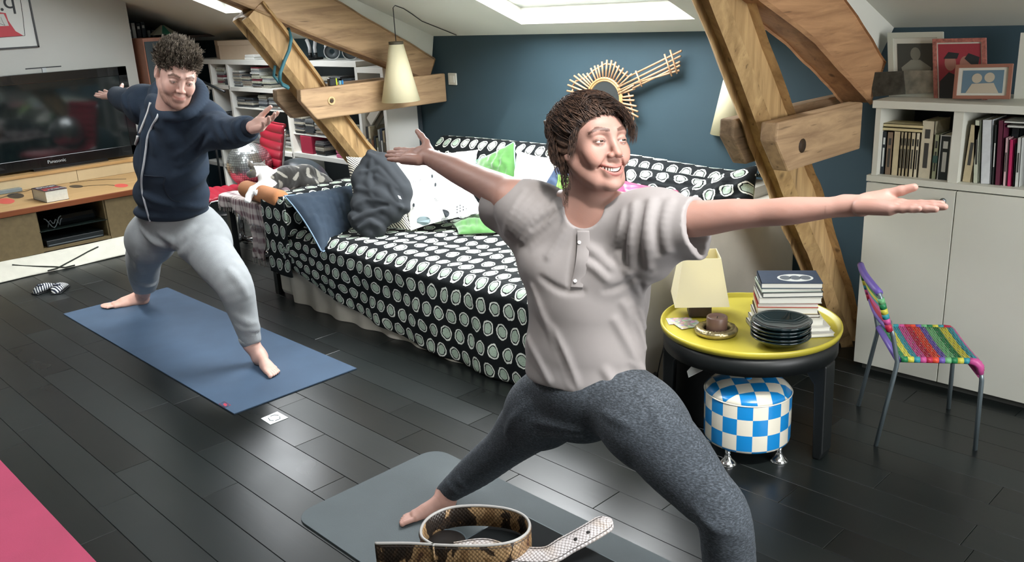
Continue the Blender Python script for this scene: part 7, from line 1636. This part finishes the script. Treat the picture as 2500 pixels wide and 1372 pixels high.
# shirt
SHW = M('pale_grey_jersey', '#928c8b', .9, var=.03, scale=10, bump=.10, bscale=1400)
st = []
st += [EL(Y(1438, 640, 1.68), (.160, .110, .150), RW, .04), EL(Y(1434, 740, 1.68), (.162, .118, .16), RW, .06), EL(Y(1428, 850, 1.68), (.166, .122, .12), RW, .05), EL(Y(1428, 905, 1.68), (.166, .124, .075), RW, .03)]
for (x, y_, yy) in ((1340, 645, 1.600), (1492, 655, 1.665)): st += [EL(Y(x, y_, yy)+nW*.004, (.058, .050, .055), RW, .045)]
st += [RC(Y(1545, 545, 1.70), Y(1345, 530, 1.64), .070, .070, .04), RC(Y(1550, 520, 1.70), neckb+sW*.045-np.array([0, 0, .005]), .050, .045, .03), RC(Y(1335, 505, 1.645), neckb-sW*.045-np.array([0, 0, .005]), .050, .045, .03)]
slL = [(Y(1590, 545, 1.71), .075), (Y(1650, 552, 1.713), pr(69, shL)), (Y(1712, 547, 1.718), pr(65, shL))]; slR = [(Y(1300, 515, 1.62), .066), (Y(1250, 505, 1.625), pr(58, shR)), (Y(1200, 500, 1.635), pr(56, shR))]
st += limb(slL, .04)+limb(slR, .04)
# sleeve drape below the arm
st += [RC(Y(1640, 590, 1.71), Y(1722, 606, 1.72), .038, .026, .03), RC(Y(1600, 590, 1.70), Y(1590, 640, 1.70), .05, .05, .05), RC(Y(1250, 560, 1.62), Y(1225, 540, 1.625), .034, .030, .03), RC(Y(1290, 580, 1.62), Y(1320, 640, 1.63), .05, .06, .05)]
pts = np.array([p[1] for p in st]+[p[2] for p in st if p[0] == 'rc']); f = Field(pts.min(0)-.16, pts.max(0)+.14, .0042); f.run(st)
FO = [((1390, 505), (1345, 545), (1300, 600), 1.0), ((1365, 492), (1315, 535), (1278, 585), 1.0), ((1340, 482), (1290, 530), (1262, 570), .9), ((1310, 470), (1270, 515), (1248, 560), .8), ((1405, 520), (1372, 580), (1340, 625), .8), ((1280, 470), (1250, 520), (1235, 570), .7),
      ((1522, 520), (1512, 570), (1490, 620), .7), ((1548, 500), (1536, 570), (1540, 660), .7), ((1590, 492), (1578, 560), (1585, 650), .6), ((1640, 490), (1622, 545), (1632, 610), .5), ((1500, 610), (1540, 660), (1570, 740), .9),
      ((1300, 700), (1335, 790), (1385, 900), (1398, 945), 1.0), ((1350, 800), (1385, 880), (1410, 940), .8), ((1580, 690), (1560, 740), (1575, 800), .9), ((1520, 740), (1555, 790), (1575, 850), .9), ((1500, 780), (1540, 850), (1560, 905), .9), ((1475, 900), (1490, 925), (1500, 955), .7), ((1540, 880), (1565, 900), (1580, 925), .7), ((1290, 830), (1320, 890), (1340, 930), .6), ((1430, 600), (1460, 620), (1490, 650), .5), ((1430, 640), (1455, 655), (1480, 680), .5)]
f.fold(fold_prims(f, FO, .0060, .016), .022); GR = [((1380, 515), (1325, 565), (1290, 600), .8), ((1533, 515), (1522, 580), (1520, 650), .8), ((1568, 498), (1556, 570), (1562, 650), .7), ((1612, 492), (1600, 550), (1608, 620), .5), ((1330, 800), (1368, 880), (1392, 942), .9), ((1408, 566), (1405, 610), (1398, 650), (1388, 700), .55), ((1545, 760), (1568, 830), .8), ((1348, 520), (1300, 560), .7), ((1320, 680), (1370, 712), (1420, 712), .7), ((1480, 712), (1520, 700), (1550, 680), .7)]
f.fold(groove_prims(f, GR, .0048, .012), .018, 'sub'); f.noise(.0012, 30, 5)
# openings: neck, sleeves, hem
f.run([RC(neckb+nW*.015+np.array([0, 0, .035]), HL(0, 0, -.02), .066, .075, .004, 'sub'), RC(neckb+nW*.045+np.array([0, 0, .050]), neckb+nW*.13+np.array([0, 0, .075]), .050, .056, .004, 'sub')])
dL = unit(Y(1712, 548, 1.718)-Y(1590, 545, 1.71)); endL = Y(1693, 540, 1.718)
f.run([RC(endL-dL*.05+np.array([0, 0, -.016]), endL+dL*.25+np.array([0, 0, -.012]), pr(47, shL), pr(60, shL), .003, 'sub'), RC(Y(1716, 600, 1.72)-dL*.05, Y(1716, 606, 1.72)+dL*.1, .018, .024, .003, 'sub')])
dR = unit(Y(1200, 500, 1.635)-Y(1300, 515, 1.62)); endR = Y(1212, 500, 1.633)
f.run([RC(endR-dR*.05, endR+dR*.25, pr(48, shR), pr(58, shR), .003, 'sub')])
nL_ = unit(dL+np.array([0, 0, .10])); f.do(('pl', endL+dL*.012, nL_, .002)); nR_ = unit(dR+np.array([0, 0, .15])); f.do(('pl', endR+dR*.004, nR_, .002))
hem = Y(1432, 928, 1.68); hn = unit(np.array([-.10, .0, -1])); X_, Y_, Z_ = np.meshgrid(*f.ax, indexing='ij', sparse=True)
sq = (X_-hem[0])*sW[0]+(Y_-hem[1])*sW[1]; nq = (X_-hem[0])*nW[0]+(Y_-hem[1])*nW[1]; hemz = hem[2]-.006+.006*np.sin(X_*30+Y_*9)-.17*sq+.10*nq; f.F = np.maximum(f.F, (hemz-Z_).astype(np.float32))
P, Q = f.mesh(); shirt = mesh_obj('shirt', relax(P, Q, 1), Q, SHW, wo, smooth=True)
# placket with buttons, neck binding
pl = [f.hit(x, y) for x, y in ((1424, 563), (1424, 600), (1420, 640), (1412, 680), (1408, 702))]; pl = [p for p in pl if p is not None]
if len(pl) > 2:
    pth = spline(pl, 8); wv_ = np.tile(sW*.0155, (len(pth), 1)); ribbon(pth-unit(pth[5]-CAM)*.0008, wv_, .0026, SHW, 'placket', shirt)
for (x, y_) in ((1414, 592), (1410, 640), (1404, 686)):
    p = f.hit(x, y_)
    if p is not None: d = -unit(p-CAM); B().lathe([(.0048, 0), (.0048, .0016), (.0036, .0024), (.001, .0018)], tuple(p+d*.0024), 14, tuple(d)).build('button', M('button_pale', '#c6c2c2', .35), shirt)
# ------------------------------------------------------------------ THE MAN
ma = empty('person', 'man in navy zipped hoodie and light grey joggers lunging on the blue mat', 'person', (-4.6, 1.93, 0))
MO = PD(431, 186, 4.02); MR = head_frame(MO, R_(14), R_(-17), R_(4)); MS = 1.10
mh, ML = head_prims(MO, MR, MS, True, False)
mbk = []
mn = PD(425, 268, 4.15); mchest = PD(420, 350, 4.32); mpel = PD(428, 535, 4.62)
mbk += [RC(ML(0, -.03, -.06), mn, .064, .070, .03), RC(mn, mchest, .07, .10, .05), RC(mchest, mpel, .10, .11, .05)]
msL, meL, mwL = PD(492, 290, 4.22), PD(560, 318, 4.08), PD(612, 312, 3.95); msR, meR, mwR = PD(350, 238, 4.45), PD(308, 236, 4.62), PD(284, 232, 4.75)
mbk += limb([(msL, .06), (meL, .045), (mwL, .030)])+limb([(msR, .06), (meR, .045), (mwR, .030)])
hd = PD(705, 288, 3.80)-mwL
mhL = hand_prims(mwL+unit(hd)*.01, hd, unit(CAM-mwL)*.75+np.array([0, 0, .75]), UP*.9-RT*.1+FW*.3, 1.08, curl=.26, spread=.09, thumb=(.75, .25), curls=[.16, .26, .34, .40])
hd2 = PD(240, 232, 4.86)-mwR
mhR = hand_prims(mwR+unit(hd2)*.015, hd2, unit(CAM-mwR)*.5+np.array([0, 0, .9]), UP*.9+RT*.25+FW*.3, 1.02, curl=.12, spread=.10, thumb=(1.15, .2))
mhipL, mknL, manL = PD(492, 580, 4.60), PD(568, 690, 4.36), PD(612, 838, 4.46); mhipR, mknR, manR = PD(372, 575, 4.74), PD(350, 645, 5.12), PD(349, 716, 5.50)
mbk += limb([(mhipL, .09), (mknL, .062), (manL, .036)])+limb([(mhipR, .09), (mknR, .062), (manR, .038)])
mheL, mtoL = W(612, 868, z=0), W(676, 924, z=0); mheR, mtoR = W(366, 741, z=0), W(246, 757, z=0)
d_ = unit(mtoL-mheL); mheL = mtoL-d_*.27; d2 = unit(mtoR-mheR)
mfL = foot_prims(mheL, mtoL, manL, 1.15, side=-1); mfR = foot_prims(mheR, mtoR, manR, 1.1, side=-1)
for p in (): pass
mbk += mhL+mhR+mfL+mfR
SKM = skin_mat('skin_man', .5)
ml, mhh = MO-np.array([.16, .16, .19]), MO+np.array([.16, .16, .17])
body_mesh('body', mbk+mh, [(ml, mhh, .0026), (*box_of(mhL, .028), .003), (*box_of(mhR, .026), .0035), (*box_of(mfL, .035), .0026), (*box_of(mfR, .035), .0032)], .010, ma, '#cba598', SKM, face_paint(MO, MR, MS, .6, '#4a372c', '#b0655c', stubble='#6b4c3c', cheek='#cf8670', open_=False))
eyes(MO, MR, MS, ma, '#4d4436', look=(-.1, -.35))
HM2 = hair_mat('hair_greying', '#332b25', '#938879')
lo, hi = MO-.19*MS, MO+.19*MS
f = hair_cap((0, -.020, .040), (.0785, .0965, .080), (0, -.80, .60), (0, .078, .070), [EL(ML(0, -.02, .062), np.array([.066, .075, .060])*MS, MR, .02), EL(ML(0, -.08, -.01), np.array([.055, .03, .05])*MS, MR, .02)], .0035, MS, MO, MR, lo, hi, ML)
f.run([EL(ML(sx*.085, .035, -.045), np.array([.035, .05, .035])*MS, MR, .01, 'sub') for sx in (-1, 1)]); f.noise(.002, 120, 4)
P, Q = f.mesh(); mhair = mesh_obj('hair', P, Q, HM2, ma, smooth=True)
rg = np.random.default_rng(5); pp, rr = [], []; J = 6
c = np.array([0, -.020, .040]); r = np.array([.0785, .0965, .080])
for i in range(760):
    d = unit(rg.normal(size=3)); d[2] = abs(d[2]) if rg.uniform() < .85 else d[2]; t = 1/np.sqrt(((d/r)**2).sum()); p = c+d*t
    if -.80*(p[1]-.078)+.60*(p[2]-.070) < -.004 or p[2] < -.05 or (p[2] < .012 and p[1] > -.015): continue
    topw = np.clip((p[2]-.035)/.05, 0, 1); ln = .010+.040*topw*rg.uniform(.55, 1.05); dr = unit(d*.75+np.array([-.35*p[0]/.08*topw, .12, .65*topw+.05])+rg.normal(size=3)*.22); tip = p+dr*ln; tt = np.linspace(0, 1, J)[:, None]
    nst = 8 if topw > .15 else 7
    for _ in range(nst):
        dj = unit(d+rg.normal(size=3)*.07); tj = 1/np.sqrt(((dj/r)**2).sum()); pj = c+dj*(tj-.004); tp_ = tip+rg.normal(size=3)*.0035; bend = d*ln*.25
        path = pj*(1-tt)+tp_*tt+bend*tt*(1-tt)*2; pp.append(MO+(path @ MR.T)*MS); rr.append(rg.uniform(.0014, .0030) if topw > .15 else rg.uniform(.0010, .0018))
o = strands('hair_spikes', pp, rr, HM2, mhair); o['kind'] = 'stuff'
# joggers
JOG = M('grey_jersey', '#94989a', .95, var=.05, scale=20, bump=.3, bscale=400)
jg = []
sM = unit(PD(500, 540, 4.58)-PD(355, 540, 4.72)); nM = unit(np.cross(sM, [0, 0, 1])); nM = nM if nM @ (CAM-mpel) > 0 else -nM; RM = np.array([sM, nM, [0, 0, 1.]]).T
jg += [EL(mpel-np.array([0, 0, .00]), (.205, .135, .10), RM, .04), EL(PD(428, 520, 4.62), (.205, .138, .05), RM, .03), EL(PD(420, 575, 4.66), (.15, .11, .08), RM, .05)]
jg += limb([(PD(490, 570, 4.60), .125), (PD(520, 625, 4.50), .112), (mknL, .092), (PD(590, 755, 4.40), .072), (PD(607, 812, 4.44), .055), (PD(614, 828, 4.45), .046)], .05)
jg += limb([(PD(375, 572, 4.74), .125), (PD(358, 610, 4.95), .108), (mknR, .095), (PD(352, 680, 5.36), .084), (PD(352, 705, 5.46), .062), (PD(350, 714, 5.50), .050)], .05)
pts = np.array([p[1] for p in jg]+[p[2] for p in jg if p[0] == 'rc']); f = Field(pts.min(0)-.24, pts.max(0)+.22, .0085); f.run(jg)
f.fold(fold_prims(f, [((395, 570), (425, 590), (445, 600), 1), ((470, 560), (440, 590), (425, 605), 1), ((500, 560), (470, 600), (440, 620), .8), ((350, 560), (375, 590), (400, 600), .8), ((560, 660), (585, 690), (600, 720), .7), ((580, 770), (605, 790), (625, 790), .9), ((590, 800), (610, 806), (628, 800), .9), ((340, 620), (335, 650), (345, 665), .8), ((335, 690), (355, 698), (375, 695), .8)], .013, .03, t0=3.2), .035)
f.run([RC(PD(603, 814, 4.36), PD(628, 812, 4.42), .004, .004, .012, 'sub')]); f.noise(.002, 22, 3); f.do(('pl', PD(615, 838, 4.45), unit(PD(615, 840, 4.45)-PD(609, 815, 4.44)), .003)); 
X_, Y_, Z_ = np.meshgrid(*f.ax, indexing='ij', sparse=True); f.F = np.maximum(f.F, (.105-Z_).astype(np.float32))
P, Q = f.mesh(); jog = mesh_obj('joggers', relax(P, Q, 1), Q, JOG, ma, smooth=True)
cf = [(PD(604, 818, 4.45), PD(613, 838, 4.46), .052), (PD(350, 708, 5.48), PD(350, 717, 5.51), .060)]
B().tube([tuple(cf[0][0]), tuple(cf[0][0]*.5+cf[0][1]*.5), tuple(cf[0][1])], [.050, .051, .046], 24).build('cuff', JOG, jog)
def surf(px, py, lift=.004):
    p = f.hit(px, py, 3.0); return None if p is None else p-unit(p-CAM)*lift
w = [surf(x, y, .008) for x, y in ((446, 514), (460, 524), (478, 526), (486, 518), (497, 510))]; w = [p for p in w if p is not None]
if len(w) > 2: B().tube([tuple(p) for p in spline(w, 5)], .005, 6).build('drawstring', M('string_black', '#1c2024', .8), jog)
w = [surf(x, y, .010) for x, y in ((455, 519), (475, 514), (495, 507), (500, 503))]; w = [p for p in w if p is not None]
if len(w) > 2: B().tube([tuple(p) for p in spline(w, 5)], .009, 8).build('waist_ribbon', M('ribbon_grey', '#b8bdc0', .8), jog)
# hoodie
HOD = M('navy_fleece', '#1f2d3d', .95, var=.06, scale=15, bump=.3, bscale=350)
hd_ = []
hd_ += [EL(PD(425, 330, 4.28), (.185, .135, .15), RM, .05), EL(PD(418, 400, 4.38), (.195, .150, .16), RM, .06), EL(PD(418, 470, 4.50), (.205, .155, .12), RM, .06), EL(PD(418, 512, 4.57), (.207, .150, .055), RM, .03), RC(PD(365, 262, 4.42), PD(482, 285, 4.24), .085, .085, .05)]
hd_ += limb([(PD(485, 300, 4.24), .105), (PD(530, 318, 4.14), .088), (PD(570, 325, 4.06), .072), (PD(600, 316, 3.98), .060), (PD(612, 312, 3.95), .050)], .05)
hd_ += limb([(PD(362, 258, 4.42), .095), (PD(328, 248, 4.54), .075), (PD(303, 245, 4.64), .062), (PD(288, 236, 4.74), .052), (PD(284, 231, 4.76), .046)], .04)
# hood collar round the neck
hc = [(PD(372, 245, 4.28), .040), (PD(385, 272, 4.14), .034), (PD(412, 284, 4.08), .031), (PD(450, 281, 4.06), .032), (PD(482, 258, 4.12), .040), (PD(490, 228, 4.20), .046), (PD(470, 205, 4.32), .046), (PD(430, 215, 4.40), .050), (PD(388, 215, 4.38), .044), (PD(372, 245, 4.28), .040)]
hd_ += limb([(a, b_*.80) for a, b_ in hc], .035)
pts = np.array([p[1] for p in hd_]+[p[2] for p in hd_ if p[0] == 'rc']); f = Field(pts.min(0)-.24, pts.max(0)+.22, .0072); f.run(hd_)
FO = [((505, 290), (480, 330), (450, 360), 1), ((500, 310), (470, 350), (435, 380), 1), ((515, 335), (480, 375), (440, 400), .9), ((370, 290), (372, 330), (380, 370), .7), ((500, 380), (470, 410), (430, 430), .8), ((505, 420), (470, 450), (430, 470), .8), ((540, 300), (560, 330), (575, 345), .9), ((520, 290), (540, 320), (550, 350), .8), ((575, 305), (588, 325), (590, 340), .7), ((320, 240), (325, 260), (330, 275), .7), ((300, 235), (305, 250), (310, 262), .6), ((345, 250), (350, 280), (352, 300), .7), ((345, 470), (380, 490), (420, 500), .6), ((440, 500), (480, 505), (510, 495), .8), ((350, 330), (352, 400), (345, 460), .5)]
f.fold(fold_prims(f, FO, .014, .035, t0=3.0), .038); f.fold(groove_prims(f, [((495, 300), (470, 338), (445, 366), .9), ((508, 322), (478, 360), (445, 388), .9), ((530, 300), (548, 335), .8)], .010, .025), .03, 'sub'); f.noise(.002, 24, 6)
f.run([RC(mn+np.array([0, 0, .05]), ML(0, -.01, -.02), .072, .085, .008, 'sub'), ])
f.run([RC(PD(405, 300, 4.14), PD(425, 322, 4.18), .055, .07, .03), RC(PD(385, 292, 4.20), PD(450, 296, 4.14), .045, .045, .03)])
X_, Y_, Z_ = np.meshgrid(*f.ax, indexing='ij', sparse=True); hb = PD(418, 545, 4.57); sq = (X_-hb[0])*sM[0]+(Y_-hb[1])*sM[1]; nq = (X_-hb[0])*nM[0]+(Y_-hb[1])*nM[1]
hz = hb[2]-.01+.13*np.clip(sq, -1, 1)+.35*sq*sq-.16*nq+.006*np.sin(sq*40); f.F = np.maximum(f.F, (hz-Z_).astype(np.float32)*.9)
f.do(('pl', PD(609, 311, 3.96), unit(mwL-meL), .003)); f.do(('pl', mwR-unit(mwR-meR)*.0, unit(mwR-meR), .003))
P, Q = f.mesh(); hoodie = mesh_obj('hoodie', relax(P, Q, 1), Q, HOD, ma, smooth=True)
CUF = M('navy_rib', '#16202d', .95)
B().tube([tuple(PD(601, 314, 3.98)), tuple(PD(612, 311, 3.955)), tuple(PD(616, 310, 3.945))], [.050, .043, .040], 24).build('cuff', CUF, hoodie); B().tube([tuple(mwR*1.25-meR*.25 if False else mwR), tuple(mwR+unit(mwR-meR)*.02)], [.046, .038], 20).build('cuff', CUF, hoodie)
def line(px_, lift, r, m, nm, n=6, flat=1.0):
    w = [f.hit(x, y, 3.0) for x, y in px_]; w = [p-unit(p-CAM)*lift for p in w if p is not None]
    if len(w) > 2: return B().tube([tuple(p) for p in spline(w, 5)], r, n).build(nm, m, hoodie)
ZIP = M('zip_white', '#c6cbcf', .5)
line(((391, 258), (384, 285), (370, 310), (360, 335), (356, 365), (351, 400), (346, 430), (346, 460), (352, 490), (360, 520), (366, 540)), .004, .0052, ZIP, 'zip')
line(((367, 250), (360, 275), (350, 300), (340, 325)), .006, .0055, M('cord_white', '#d4d6d4', .7), 'hood_cord'); line(((336, 332), (335, 340), (331, 352)), .006, .007, M('cord_white', '#d4d6d4', .7), 'cord_end')
line(((392, 252), (398, 262), (410, 265)), .008, .0050, M('cord_white', '#d4d6d4', .7), 'hood_cord')
line(((352, 428), (378, 431), (402, 433), (400, 450), (405, 470), (420, 488), (440, 493)), .002, .0038, CUF, 'pocket_seam')
B().cbox(tuple(MW[ma.name] @ Vector((0, 0, 0))), (.001, .001, .001), .0001) if False else None
